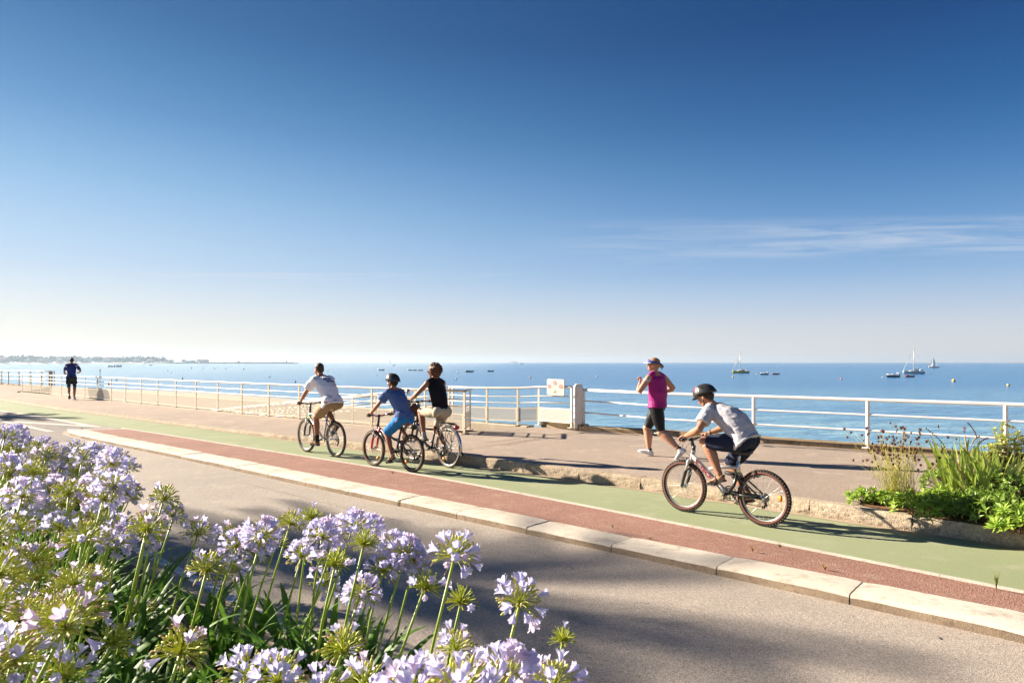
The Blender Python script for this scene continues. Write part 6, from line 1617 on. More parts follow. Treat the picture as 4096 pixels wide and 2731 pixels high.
def wristband(p, sd, m=M_BLKP, t_=.92, r=.031, nm_='wristwatch'):
    J = p.J; a, b_ = V(J['el' + sd]), V(J['wr' + sd]); mb = MB(); c = a.lerp(b_, t_); d = (b_ - a).normalized(); mb.tube([c - d * .009, c + d * .009], r * p.s, 14); w_ = mb.build(nm_, m, p.root); mb = MB(); mb.ell(c + V((0, 0, r * p.s)), (.016, .016, .006), n=10, m=6); mb.build('dial', M_BLK, w_)
def ik(a, c, l1, l2, hint):
    a, c, hint = V(a), V(c), V(hint); d = c - a; L_ = min(d.length, (l1 + l2) * .999); dn = d.normalized()
    x = (l1 * l1 - l2 * l2 + L_ * L_) / (2 * L_); h = math.sqrt(max(0, l1 * l1 - x * x)); hn = (hint - dn * hint.dot(dn)).normalized()
    return a + dn * x + hn * h
def rider(bx, bz, ang, CL, sad, hip_h, grips, gw, sh, shw, nk, head, hf, hu, s, foot_l=.25, foot_drop=(0, 0), hipw=.085, knee_out=.03, l_arm=(.29, .26), thigh=.44, shin=.43, foot_tilt=(-12, -30)):
    """joints of a cyclist whose feet stand on the pedals and whose hands close on the grips"""
    J = {}
    for sd, sy, ph, tl in (('L', 1, 0, foot_tilt[0]), ('R', -1, math.pi, foot_tilt[1])):
        px, pz = bx + CL * math.cos(ang + ph), bz + CL * math.sin(ang + ph)
        ped = V((px, sy * .14, pz + .018))
        d = V((math.cos(R(tl)), 0, math.sin(R(tl)))); u = V((-math.sin(R(tl)), 0, math.cos(R(tl))))
        he = ped - d * foot_l * .66; to = ped + d * foot_l * .34
        an = he + d * foot_l * .20 + u * .085 * s
        J['he' + sd], J['to' + sd], J['an' + sd] = he, to, an
        hip = V((sad[0], sy * hipw, hip_h)); J['hip' + sd] = hip
        J['kn' + sd] = ik(hip, an, thigh, shin, V((1, sy * knee_out, .35)))
        J['sh' + sd] = V((sh[0], sy * shw, sh[1]))
        g = V((grips[0], sy * gw, grips[1])); 
        fd = (g - J['sh' + sd]).normalized()
        wr = g - V((fd.x * .075, 0, fd.z * .03)) * s + V((-.02, sy * .004, .028))
        J['wr' + sd] = wr; J['el' + sd] = ik(J['sh' + sd], wr, l_arm[0], l_arm[1], V((-.3, sy * .75, -.55)))
        J['hand' + sd] = (g, V((0, -sy, 0)))
    J['neck'] = V((nk[0], 0, nk[1])); J['head'] = V(head); J['hf'] = V(hf); J['hu'] = V(hu); J['front'] = (1, 0, 0)
    return J

# --- the man in the white t-shirt
J = rider(.43, .30, math.atan2(-.11, .13), .17, (.13, .96), .975, (.915, .975), .245, (.475, 1.425), .185, (.545, 1.50), (.605, 0, 1.625), (.97, .10, -.22), (.25, 0, 1), 1.0, foot_l=.27, hipw=.10, thigh=.45, shin=.44, foot_tilt=(2, -38), l_arm=(.29, .27))
p = person('man riding a bike in white t-shirt with printed back, khaki shorts and brown shoes', b1.location, R(136.0), J, 1.04, M_SK_TAN, spine_back=.05)
tee = torso_cloth(p, 't_shirt', M_WTEE, 0, 1.04, .022, .66, hem_w=1.14, fold=.013, seed=1, hem_drop=(.05, .03), sl_grow=.026)
shorts(p, 'shorts', M_KHAKI, .80, .014, .022, seed=3)
for sd in 'LR': sock(p, sd, M_SOCK, .22); shoe(p, sd, M_SUEDE, lace=M_SOLE)
short_hair(p, M_HAIRB)
# lettering printed on the back of the shirt, laid onto the cloth
def print_on(p, shirt, txt, size, m, lx, lz, bold=.0, z0=None):
    me = text_mesh(txt, size, bold); bm = bmesh.new(); bm.from_mesh(me)
    bmesh.ops.subdivide_edges(bm, edges=[e for e in bm.edges if e.calc_length() > .02], cuts=2); bmesh.ops.triangulate(bm, faces=bm.faces); bm.to_mesh(me); bm.free()
    bvh = BVHTree.FromPolygons([v.co for v in shirt.data.vertices], [tuple(f.vertices) for f in shirt.data.polygons])
    up_ = (p.rings[5][0] - p.rings[3][0]).normalized(); rt = V((0, -1, 0)); base = p.rings[5][0].lerp(p.rings[4][0], .35)
    for v in me.vertices:
        q = base + rt * (v.co.x + lx) + up_ * (v.co.y + lz)
        h = bvh.ray_cast(q + p.back * .5, -p.back)
        v.co = (h[0] + p.back * .010) if h[0] is not None else q + p.back * .13
    me.materials.append(m); return link('shirt_print', me, shirt)
M_PRN = mat('navy_print', (.012, .03, .16), None, 5, .7); M_PRR = mat('red_print', (.50, .10, .14), None, 5, .7)
print_on(p, tee, 'Made', .075, M_PRN, -.085, -.03, .003); print_on(p, tee, 'in Blue', .075, M_PRN, -.045, -.095, .003)
bm = bmesh.new()
# small red framed box of fine print below the words
for x0, x1, z0, z1 in ((.06, .20, -.072, -.068), (.06, .20, -.112, -.108), (.06, .064, -.112, -.068), (.196, .20, -.112, -.068), (.07, .19, -.085, -.081), (.07, .19, -.097, -.093), (.02, .17, .006, .009)):
    n_ = 8; vs_ = [[bm.verts.new((x0 + (x1 - x0) * i / n_, z, 0)) for i in range(n_ + 1)] for z in (z0, z1)]
    for i in range(n_): bm.faces.new((vs_[0][i], vs_[0][i + 1], vs_[1][i + 1], vs_[1][i]))
me = bpy.data.meshes.new('small_print'); bm.to_mesh(me); bm.free(); me.materials.append(M_PRR)
bvh = BVHTree.FromPolygons([v.co for v in tee.data.vertices], [tuple(f.vertices) for f in tee.data.polygons])
up_ = (p.rings[5][0] - p.rings[3][0]).normalized(); base = p.rings[5][0].lerp(p.rings[4][0], .35) - up_ * .05
for v in me.vertices:
    q = base + V((0, -1, 0)) * v.co.x + up_ * v.co.y; h = bvh.ray_cast(q + p.back * .5, -p.back); v.co = (h[0] + p.back * .010) if h[0] is not None else q
link('small_print', me, tee)

# --- the boy in blue
J = rider(.40, .29, R(-91), .15, (.20, .80), .835, (.845, .885), .225, (.455, 1.265), .145, (.475, 1.335), (.505, 0, 1.435), (.98, .12, -.12), (.12, 0, 1), .86, foot_l=.22, hipw=.08, thigh=.385, shin=.375, foot_tilt=(-28, -5), l_arm=(.255, .235))
p = person('boy in blue t-shirt, bright blue shorts and black helmet riding the red-forked bike', b2.location, R(137.7), J, .86, M_SK_TAN, spine_back=.045, w=(.16, .135, .148, .158))
torso_cloth(p, 't_shirt', M_BTEE, 0, 1.04, .018, .60, hem_w=1.12, fold=.010, seed=5, hem_drop=(.035, .02), sl_grow=.022)
shorts(p, 'shorts', M_BSH, .93, .014, .024, seed=7, fold=.008)
for sd in 'LR': shoe(p, sd, M_SAND_, sandal=True)
short_hair(p, M_HAIRB); helmet(p)
# --- the woman on the city bike
J = rider(.49, .28, R(42), .17, (.22, .89), .915, (.84, 1.085), .245, (.385, 1.41), .165, (.395, 1.49), (.435, 0, 1.61), (.93, .35, -.04), (.05, 0, 1), .98, foot_l=.25, hipw=.095, thigh=.43, shin=.42, foot_tilt=(-8, -22), l_arm=(.275, .25))
p = person('woman riding the city bike, sleeveless black top, beige shorts, curly chestnut hair and sunglasses', b3.location, R(131.5), J, .98, M_SK_TAN, spine_back=.03, w=(.178, .138, .145, .152), dp=(.118, .092, .108, .105), arm=(.046, .038, .024))
torso_cloth(p, 'sleeveless_top', M_BLKT, 0, 1.13, .008, -.02, hem_w=1.02, fold=.003, seed=9)
shorts(p, 'shorts', M_BEIGE, .82, .004, .012, seed=11, top_t=.14, fold=.007)
for sd in 'LR': sock(p, sd, M_SOCKG, .12); shoe(p, sd, M_SNEAKG)
curly_hair(p, M_HAIRC); glasses(p)
# --- the boy in grey on the near bike
J = rider(.43, .29, R(50), .15, (.215, .82), .885, (.87, .885), .235, (.575, 1.225), .155, (.62, 1.285), (.715, 0, 1.365), (.86, .06, -.52), (.52, 0, .86), .88, foot_l=.225, hipw=.085, thigh=.41, shin=.385, foot_tilt=(-16, -14), l_arm=(.265, .245), knee_out=.12)
p = person('boy in grey t-shirt, navy shorts and black helmet riding the nearest bike', b4.location, R(132.8), J, .90, M_SK_MED, spine_back=.07, w=(.175, .165, .172, .17), dp=(.125, .135, .14, .125), leg=(.098, .066, .041), arm=(.056, .047, .030), vox=.0055)
torso_cloth(p, 't_shirt', M_GTEE, 0, 1.04, .020, .62, hem_w=1.12, fold=.012, seed=13, hem_drop=(.03, .03), sl_grow=.022, vox=.007)
shorts(p, 'shorts', M_NAVYS, .92, .012, .012, seed=15, vox=.007)
for sd in 'LR': shoe(p, sd, M_SAND_, sandal=True)
short_hair(p, M_HAIRB); helmet(p); wristband(p, 'R')

# --- the jogger in pink: feet from the photo, running towards the left along the pavement
def jog(loc, ang): return V(loc), R(ang)
loc, rz = V((2.46, 11.58, .17)), R(152)
J = dict(hipL=(-.01, .09, .845), hipR=(.01, -.09, .845), knL=(-.10, .10, .43), knR=(.20, -.09, .47), anL=(-.385, .11, .185), anR=(.16, -.08, .125), heL=(-.51, .11, .15), toL=(-.345, .12, -.02), heR=(.10, -.08, .02), toR=(.345, -.07, .075),
         shL=(.095, .15, 1.35), shR=(-.065, -.165, 1.35), elL=(.235, .25, 1.105), elR=(-.20, -.30, 1.15), wrL=(.25, .155, 1.26), wrR=(-.055, -.235, 1.095), neck=(.03, 0, 1.43), head=(.065, 0, 1.56), hf=(.93, .22, .10), hu=(-.06, 0, 1), front=(1, 0, 0))
J = {k: (V(v) if k != 'front' else v) for k, v in J.items()}
J['handL'] = (V((.27, .12, 1.325)), V((-.3, -1, .2)).normalized(), 1.0, .014); J['handR'] = (V((.02, -.19, 1.085)), V((.1, 1, .3)).normalized(), 1.0, .014)
p = person('woman jogging in sleeveless magenta top, black knee-length shorts and blue sun visor', loc, rz, J, .97, M_SK_FAIR, spine_back=.02, w=(.205, .178, .190, .182), dp=(.155, .135, .145, .125), leg=(.112, .070, .042), arm=(.057, .048, .029), vox=.006)
torso_cloth(p, 'sleeveless_top', M_MAG, 0, 1.10, .010, -.06, hem_w=1.04, fold=.004, seed=19)
shorts(p, 'running_shorts', M_LYC, .93, .006, -.002, seed=21, top_t=.10, fold=.0015)
for sd in 'LR': sock(p, sd, M_SOCK, .16); shoe(p, sd, M_SNEAK, sole=M_HULLW, lace=M_HULLW)
mb = MB(); P, M, s_ = p.P, p.M, p.hs
mb.ell(P(-.020, 0, .042), (.098 * s_, .081 * s_, .086 * s_), M, 22, 14); mb.ell(P(-.055, 0, -.01), (.055 * s_, .066 * s_, .07 * s_), M, 18, 12); mb.ell(P(-.125, 0, .005), (.032, .030, .034), M); mb.ell(P(-.15, .01, -.025), (.018, .02, .03), M); mb.ell(P(-.06, 0, -.07), (.03, .04, .025), M)
me = remesh(mb, .006, 2, fold=.004, fscale=(50, 50, 50), name='hair'); me.materials.append(M_HAIRL); link('hair', me, p.root)
M_VIS = cloth('blue_visor_cloth', (.06, .07, .33)); vb = []
mb = MB(); vs = []; n_ = 32
for i in range(n_ + 1):
    a = R(-150 + 300 * i / n_); hgt = .026 + .014 * max(0, math.cos(a))
    for z_, g in ((0, .004), (1, .002)): vs.append(P(-.018 + (.104 + g) * math.cos(a), (.087 + g) * math.sin(a), .030 + .012 * math.cos(a) + hgt * 1.25 * z_))
mb.add(vs, [(2 * i, 2 * i + 1, 2 * i + 3, 2 * i + 2) for i in range(n_)]); vz = mb.build('sun_visor', M_VIS, p.root); md = vz.modifiers.new('s', 'SOLIDIFY'); md.thickness = .004
mb = MB(); vs = []
for i in range(15):
    a = R(-66 + 132 * i / 14); vs += [P(-.018 + .106 * math.cos(a), .089 * math.sin(a), .040), P(-.018 + (.106 + .085 * math.cos(a) ** .8) * math.cos(a), (.089 + .03) * math.sin(a), .022)]
mb.add(vs, [(2 * i, 2 * i + 1, 2 * i + 3, 2 * i + 2) for i in range(14)]); o = mb.build('peak', M_SNEAK, vz); md = o.modifiers.new('s', 'SOLIDIFY'); md.thickness = .004
mb = MB(); mb.tube([P(-.11, .02, .03), P(-.16, .03, .01), P(-.185, .05, -.02)], .009, 6, sq=.5); mb.tube([P(-.11, -.01, .03), P(-.15, -.01, -.02), P(-.155, 0, -.06)], .009, 6, sq=.5); mb.build('visor_ties', M_VIS, vz)
glasses(p); wristband(p, 'L', M_SOCKG, .9, .030)
mb = MB(); c = V(J['shL']).lerp(V(J['elL']), .18); mb.tube([c + V((0, 0, .022)), c - V((0, 0, .022))], .064, 14); mb.build('shoulder_strap', M_SOCKG, p.root)

# --- the far jogger in navy, seen from behind
g = gp(286, 1596, .17); loc = V((g.x, g.y, .17))
J = dict(hipL=(.0, .095, .93), hipR=(.0, -.095, .93), knL=(-.04, .10, .50), knR=(.16, -.10, .52), anL=(-.30, .06, .22), anR=(.04, -.10, .10), heL=(-.40, .05, .17), toL=(-.22, .05, .03), heR=(-.02, -.10, .01), toR=(.24, -.11, .01),
         shL=(.05, .185, 1.45), shR=(.05, -.185, 1.45), elL=(.03, .27, 1.20), elR=(-.08, -.34, 1.22), wrL=(.22, .26, 1.09), wrR=(.06, -.24, 1.13), neck=(.06, 0, 1.54), head=(.09, 0, 1.665), hf=(1, 0, -.05), hu=(0, 0, 1), front=(1, 0, 0))
J = {k: (V(v) if k != 'front' else v) for k, v in J.items()}
J['handL'] = (V((.29, .24, 1.10)), V((.0, -1, .3)).normalized(), 1.0, .014); J['handR'] = (V((.12, -.20, 1.15)), V((0, 1, .3)).normalized(), 1.0, .014)
p = person('man jogging away at the far left in navy polo shirt and black shorts', loc, R(118), J, 1.04, M_SK_TAN, spine_back=.02, w=(.15, .130, .145, .155), vox=.008)
tp = torso_cloth(p, 'polo_shirt', M_NAVYT, 0, 1.12, .014, .74, hem_w=1.05, fold=.005, seed=31, hem_drop=(.03, 0), vox=.010, sl_grow=.004)
shorts(p, 'shorts', M_BLKS, .62, .014, .022, seed=33, vox=.010)
for sd in 'LR':
    mb = MB(); a, b_ = V(J['hip' + sd]), V(J['kn' + sd]); c = V(J['an' + sd]); mb.tube([a.lerp(b_, .5), b_, b_.lerp(c, .12), b_.lerp(c, .16)], [.082, .068, .066, .060], 14); kt = mb.build('knee_tights', M_BLKS, p.root)
    mb = MB(); mb.tube([a.lerp(b_, .90), a.lerp(b_, .95)], .074, 14); mb.build('reflective_band', M_SOCKG, kt)
    shoe(p, sd, mat('blue_white_shoe', (.65, .65, .7), (.05, .12, .5), 14, .6)); sh_, el_ = V(J['sh' + sd]), V(J['el' + sd])
    mb = MB(); mb.tube([sh_.lerp(el_, -.02), sh_.lerp(el_, .16), sh_.lerp(el_, .22)], [.066, .077, .073], 14); mb.build('shoulder_stripe', M_WTEE, tp)
short_hair(p, M_HAIRB); wristband(p, 'L', M_BLKP, .9, .034)
# ================================================================ PLANTS
M_PED = mat('pedicel_green', (.50, .57, .05), (.62, .62, .10), 30, .5, tl=.35)
M_STEM = mat('stem_green', (.32, .45, .05), (.42, .52, .08), 12, .45, stretch=(1, 1, .2))
M_LEAF = mat('strap_leaf', (.085, .20, .022), (.15, .29, .04), 7, .5, spec=.3, tl=.4)
M_PET = mat('lilac_petal', (.73, .70, .93), (.64, .60, .91), 60, .6, tl=.42, lo=.4, hi=.8)
M_PETP = mat('faded_petal', (.80, .72, .88), (.72, .58, .76), 60, .6, tl=.42)
M_CAPS = mat('seed_capsule', (.52, .58, .07), (.62, .60, .14), 50, .45, tl=.15)
M_DRY = mat('dry_petal', (.68, .52, .38), (.50, .34, .20), 60, .8, tl=.3)
def trumpet(mb, o, d, L_, spread, rnd):
    d = d.normalized(); a = d.orthogonal().normalized(); b_ = d.cross(a); tw = rnd.uniform(0, 6.28)
    prof = [(0, .0022, .0016), (.35, .0045, .0028), (.62, .0085, .0058), (.85, .0165 * spread, .0062), (1.0, .0235 * spread, .0014)]
    for k_ in range(6):
        q = tw + k_ * math.pi / 3; r_ = a * math.cos(q) + b_ * math.sin(q); t_ = -a * math.sin(q) + b_ * math.cos(q); vs = []
        for u, rr, w in prof:
            c = o + d * (L_ * (u - .06 * (u > .9))) + r_ * rr * (L_ / .042)
            vs += [c - t_ * w * (L_ / .042), c - r_ * .0012, c + t_ * w * (L_ / .042)]
        mb.add(vs, [(i * 3 + j, i * 3 + j + 1, i * 3 + j + 4, i * 3 + j + 3) for i in range(4) for j in range(2)])
def dirs(n_, rnd, tmax):
    out = []
    for i in range(n_):
        t_ = (i + .5) / n_; th = tmax * math.sqrt(t_) * .5 + tmax * .5 * t_; ph = i * 2.39996 + rnd.uniform(-.3, .3); th += rnd.uniform(-.1, .1)
        out.append(V((math.sin(th) * math.cos(ph), math.sin(th) * math.sin(ph), math.cos(th))))
    return out
def umbel(kind_, seed):
    """meshes of one flower head, hub at the origin"""
    rnd = random.Random(seed); ped, blo, cap, dry = MB(), MB(), MB(), MB()
    n_ = {'bloom': 60, 'mixed': 60, 'caps': 74, 'bare': 70}[kind_]; tmax = {'bloom': 2.15, 'mixed': 2.0, 'caps': 1.95, 'bare': 1.75}[kind_]
    for i, d in enumerate(dirs(n_, rnd, tmax)):
        L_ = rnd.uniform(.050, .066) if kind_ != 'bare' else rnd.uniform(.058, .078)
        end = d * L_; mid = d * L_ * .5 + V((0, 0, .004)); side = d.orthogonal() * rnd.uniform(-.004, .004)
        w = .0012 if kind_ != 'bare' else .0016
        ped.tube([(0, 0, 0), mid + side, end], [w * 1.1, w, w * 1.15], 4, cap=False)
        dd = (d + V((0, 0, -.12 if d.z < .5 else .05)) + V((rnd.uniform(-.2, .2), rnd.uniform(-.2, .2), rnd.uniform(-.2, .2)))).normalized()
        r = rnd.random()
        isb = {'bloom': .62, 'mixed': .25, 'caps': .07, 'bare': .05}[kind_] > r
        if isb:
            b2 = MB(); trumpet(b2, end, dd, rnd.uniform(.034, .046), rnd.uniform(.55, 1.0), rnd)
            blo.cur = 1 if rnd.random() < .22 else 0; blo.add(b2.v, b2.f)
        elif kind_ in ('caps', 'mixed', 'bloom'):
            M = dd.to_track_quat('Z', 'Y').to_matrix(); h = rnd.uniform(.0075, .0125); cap.ell(end + dd * h * .8, (.0044, .0044, h), M, 6, 5)
            if rnd.random() < .42:
                dry.tube([end + dd * h * 1.6, end + dd * (h * 1.6 + .008) + V((0, 0, -.002)), end + dd * (h * 1.6 + .015) + V((rnd.uniform(-.006, .006), 0, -.009))], [.0026, .0034, .0008], 4)
        else:
            ped.ell(end, (.0026, .0026, .0030), None, 5, 4)
    for _ in range(10): # bracts and dry bits at the hub
        a = rnd.uniform(0, 6.28); dry.tube([(0, 0, -.004), (.008 * math.cos(a), .008 * math.sin(a), -.002), (.012 * math.cos(a), .012 * math.sin(a), -.012)], [.003, .0025, .0008], 4)
    ped.ell((0, 0, -.003), (.0075, .0075, .007), None, 8, 5)
    return dict(pedicel_sprays=ped.mesh('pedicel_sprays', M_PED), blossoms=blo.mesh('blossoms', [M_PET, M_PETP]) if blo.v else None, capsule_sprays=cap.mesh('capsule_sprays', M_CAPS) if cap.v else None, withered_clumps=dry.mesh('withered_clumps', M_DRY))
UMB = {k_: [umbel(k_, 10 * j + i) for i in range(3)] for j, k_ in enumerate(('bloom', 'mixed', 'caps', 'bare'))}
def strap_leaves(n_, seed, L0=.40, L1=.58, w0=.014, w1=.022, upright=.8):
    rnd = random.Random(seed); mb = MB()
    for i in range(n_):
        az_ = rnd.uniform(0, 6.28); L_ = rnd.uniform(L0, L1); w = rnd.uniform(w0, w1); el0 = R(rnd.uniform(58, 86)); bend = rnd.uniform(.9, 2.0) * upright; p_ = V((rnd.uniform(-.03, .03), rnd.uniform(-.03, .03), -.02)); a = el0; vs = []; S_ = 9
        hd = V((math.cos(az_), math.sin(az_), 0)); sd_ = V((-math.sin(az_), math.cos(az_), 0)); tw = rnd.uniform(-.5, .5)
        for k_ in range(S_ + 1):
            t_ = k_ / S_; ww = w * min(1, .55 + t_ * 1.5) * (1 - max(0, (t_ - .62) / .38) ** 1.6 * .93)
            d = hd * math.cos(a) + V((0, 0, 1)) * math.sin(a); n2 = sd_.cross(d); sdt = (sd_ * math.cos(tw * t_) + n2 * math.sin(tw * t_))
            vs += [p_ - sdt * ww + n2 * ww * .28, p_, p_ + sdt * ww + n2 * ww * .28]
            p_ = p_ + d * (L_ / S_); a -= bend * (1 / S_) * (.4 + 1.3 * t_)
        mb.add(vs, [(k_ * 3 + j, k_ * 3 + j + 1, k_ * 3 + j + 4, k_ * 3 + j + 3) for k_ in range(S_) for j in range(2)])
    return mb.mesh('leaves', M_LEAF)
LEAF = [strap_leaves(9, 100 + i) for i in range(5)]
LEAFB = [strap_leaves(20, 200 + i, .38, .60) for i in range(4)]
AG_GROUP = {'bloom': 'lilac agapanthus in full bloom', 'mixed': 'half-faded lilac agapanthus', 'caps': 'agapanthus gone to green seed capsules', 'bare': 'agapanthus heads of bare green stalks'}
AG_LABEL = {'bloom': 'agapanthus in full lilac bloom in the crowded near-left flower bed', 'mixed': 'agapanthus with some lilac flowers left among green stalks in the near-left bed', 'caps': 'agapanthus head of green seed capsules in the crowded near-left flower bed', 'bare': 'agapanthus head of bare green stalks in the near-left bed'}
n_ag = 0
def agapanthus(hub, kind_, size, base, seed, label=None, leaves=True):
    global n_ag
    n_ag += 1; rnd = random.Random(seed); root = empty('agapanthus', base); tag(root, label or AG_LABEL[kind_], 'flower', AG_GROUP[kind_])
    h = V(hub) - V(base); L_ = h.length; bow = V((rnd.uniform(-.02, .02), rnd.uniform(-.02, .02), 0))
    mb = MB(); mb.tube([(0, 0, -.03), h * .35 + bow - V((h.x, h.y, 0)) * .08, h * .7 + bow - V((h.x, h.y, 0)) * .06, h], [.0068, .0062, .0054, .0048], 7)
    mb.build('stem', M_STEM, root)
    u = rnd.choice(UMB[kind_]); hd = empty('flower_head', h, 0, root); tilt = V((h.x, h.y, 0)) / L_
    hd.rotation_mode = 'QUATERNION'; dv = (h.normalized() + V((rnd.uniform(-.15, .15), rnd.uniform(-.15, .15), 0))).normalized()
    hd.rotation_quaternion = dv.to_track_quat('Z', 'Y') @ Matrix.Rotation(rnd.uniform(0, 6.28), 3, 'Z').to_quaternion()
    hd.scale = (size / .19,) * 3
    for nm_, me in u.items():
        if me: link(nm_, me, hd)
    if leaves:
        o = link('leaves', rnd.choice(LEAF), root); o.rotation_euler = (0, 0, rnd.uniform(0, 6.28)); q = rnd.uniform(.85, 1.1); o.scale = (q, q, q * rnd.uniform(.85, 1.0))
    return root
def inside_bed(x, y):
    z, d = bed_z(x, y); return d > .27, z
def place_head(px, py, size_px, kind_, seed, label=None, lean=None, hub_dy=.30):
    """size_px: apparent width of the head; the hub sits below its centre"""
    rnd = random.Random(seed)
    y = .185 * F_PX / size_px; real = .185
    hpy = py + size_px * hub_dy * .55
    for _ in range(40):
        P_ = at(px, hpy, y); lx = lean if lean is not None else rnd.uniform(.08, .28)
        bx, by = P_.x - lx, P_.y + rnd.uniform(-.06, .08); ok, bz_ = inside_bed(bx, by)
        if ok and P_.z < 1.45: break
        y *= .95; real = size_px * y / F_PX
    ok, bz_ = inside_bed(bx, by)
    return agapanthus(P_, kind_, max(.10, min(.22, real)), V((bx, by, bz_)), seed, label)
def r7(x, y, s): return 900 + x * .6378, 1900 + y * .6378, s * .6378
def r6(x, y, s): return x * .6892, 1650 + y * .6892, s * .6892
H7 = [(1440, 450, 340, 'mixed', 'tall agapanthus with white-lilac flowers over the road, near the middle of the bed row'), (1850, 740, 370, 'mixed', 'agapanthus with pale lilac flowers standing alone near the right end of the bed'), (1250, 660, 300, 'bare', 'bare green spiky agapanthus head just left of two crossing stems, right part of the bed'), (1480, 750, 290, 'bare', 'bare green agapanthus head beside the right-hand flowering ones'), (2120, 1000, 240, 'bare', 'small thin agapanthus head at the right end of the bed'),
      (690, 520, 290, 'bare', None), (870, 390, 290, 'bare', None), (410, 270, 210, 'caps', None), (540, 240, 220, 'bare', None), (990, 560, 250, 'mixed', None), (320, 400, 220, 'bare', None), (800, 290, 240, 'bloom', None), (1130, 450, 250, 'bloom', None), (1190, 500, 200, 'bloom', None), (230, 340, 260, 'bloom', None), (70, 410, 220, 'bloom', None), (610, 350, 240, 'bloom', None), (480, 470, 240, 'mixed', None), (700, 330, 230, 'bloom', None), (1060, 420, 220, 'bloom', None), (900, 300, 200, 'bloom', None),
      (850, 700, 260, 'bloom', None), (740, 1040, 370, 'caps', 'large green spiky seed head low in the middle of the bed'), (620, 640, 220, 'mixed', None), (180, 460, 220, 'mixed', None), (40, 560, 200, 'mixed', None),
      (330, 1230, 430, 'mixed', None), (140, 1200, 380, 'mixed', None), (1460, 1280, 560, 'mixed', None), (1180, 1310, 520, 'bloom', None), (1760, 1200, 460, 'bloom', None), (2060, 1260, 430, 'mixed', None), (870, 1260, 420, 'mixed', None), (1640, 1340, 520, 'mixed', None), (600, 1330, 430, 'mixed', None), (1450, 1040, 330, 'mixed', None)]
H6 = [(30, 120, 150, 'mixed'), (85, 110, 140, 'bloom'), (110, 150, 130, 'bloom'), (270, 230, 165, 'caps'), (480, 240, 160, 'mixed'), (650, 270, 180, 'bloom'), (560, 215, 150, 'bloom'), (360, 285, 150, 'mixed'), (200, 255, 150, 'bloom'), (60, 330, 200, 'mixed'), (400, 440, 230, 'caps'), (130, 450, 220, 'bloom'), (660, 400, 220, 'bloom'), (710, 430, 200, 'bloom'), (600, 470, 220, 'bloom'), (770, 440, 130, 'bloom'), (950, 470, 215, 'caps'), (590, 560, 200, 'bloom'), (30, 500, 200, 'caps'), (850, 640, 280, 'caps'), (480, 690, 280, 'caps'), (700, 640, 210, 'bloom'),
      (1150, 670, 210, 'mixed'), (1330, 690, 180, 'mixed'), (1200, 870, 280, 'caps'), (200, 820, 280, 'caps'), (350, 640, 230, 'mixed'), (90, 640, 230, 'caps'), (500, 1080, 310, 'caps'), (150, 1150, 290, 'caps'), (830, 1120, 210, 'caps'), (660, 1290, 280, 'caps'), (1050, 1330, 380, 'caps'), (90, 1400, 340, 'caps'), (720, 1470, 250, 'caps'), (280, 560, 200, 'bloom'), (740, 300, 140, 'bloom'), (60, 980, 230, 'mixed'), (380, 1000, 230, 'caps')]
for i, (x, y, s_, k_, lb) in enumerate(H7): place_head(*r7(x, y, s_), k_, 300 + i, lb)
for i, (x, y, s_, k_) in enumerate(H6): place_head(*r6(x, y, s_), 'mixed' if k_ == 'bloom' and i % 3 == 0 else k_, 400 + i)
# the rest of the crowd at the left, wherever it shows in the photo
def inpoly(x, y, P_):
    c = False; j = len(P_) - 1
    for i in range(len(P_)):
        if (P_[i][1] > y) != (P_[j][1] > y) and x < (P_[j][0] - P_[i][0]) * (y - P_[i][1]) / (P_[j][1] - P_[i][1]) + P_[i][0]: c = not c
        j = i
    return c
fvp = lambda pts: [(x * 1.7415, y * 1.7415) for x, y in pts]
MASS = fvp([(-60, 985), (60, 1010), (290, 1050), (305, 1120), (400, 1140), (415, 1180), (540, 1235), (560, 1320), (420, 1270), (340, 1250), (200, 1260), (-60, 1260)])
LOWL = fvp([(-60, 1260), (150, 1270), (260, 1330), (160, 1400), (200, 1568), (-60, 1568)])
rnd = random.Random(77); cnt = 0; tries = 0
while cnt < 118 and tries < 20000:
    tries += 1
    x = rnd.uniform(-7.5, -.2); y = rnd.uniform(1.3, 8.5); ok, z = inside_bed(x, y)
    if not ok: continue
    hz_ = z + (rnd.uniform(.70, .92) if y > 3.6 else rnd.uniform(.45, .72)); hx, hy = x + rnd.uniform(.08, .28), y - rnd.uniform(-.04, .08)
    px, py = 2048 + hx / hy * F_PX, HZ + (1.78 - hz_) / hy * F_PX
    m1 = inpoly(px, py, MASS); m2 = inpoly(px, py, LOWL)
    if not (m1 or m2): continue
    r = rnd.random(); k_ = ('bloom' if r < .24 else 'mixed' if r < .48 else 'caps') if m1 else ('caps' if r < .95 else 'mixed')
    agapanthus((hx, hy, hz_), k_, rnd.uniform(.14, .19), V((x, y, z)), 500 + cnt); cnt += 1
# leafy plants without flowers between them
rnd = random.Random(5); cnt = 0
while cnt < 120:
    x = rnd.uniform(-7.8, 1.4); y = rnd.uniform(.9, 9.5); z, d = bed_z(x, y)
    if d < .30 or d > 2.3 or math.hypot(x, y) < 1.1 or x / y < -1.0 or x / y > .35: continue
    if y > 5.5 and rnd.random() < .4: continue
    if 2.6 < y < 6.6 and d < .95: continue
    o = link('strap_leaf_plant', LEAFB[cnt % 4], None, (x, y, z), rnd.uniform(0, 6.28)); q = rnd.uniform(.75, 1.05); o.scale = (q, q, q * .92)
    tag(o, 'dark green strap leaf tuft without a flower in the near-left bed', 'plant', 'agapanthus leaf tufts without flowers'); cnt += 1

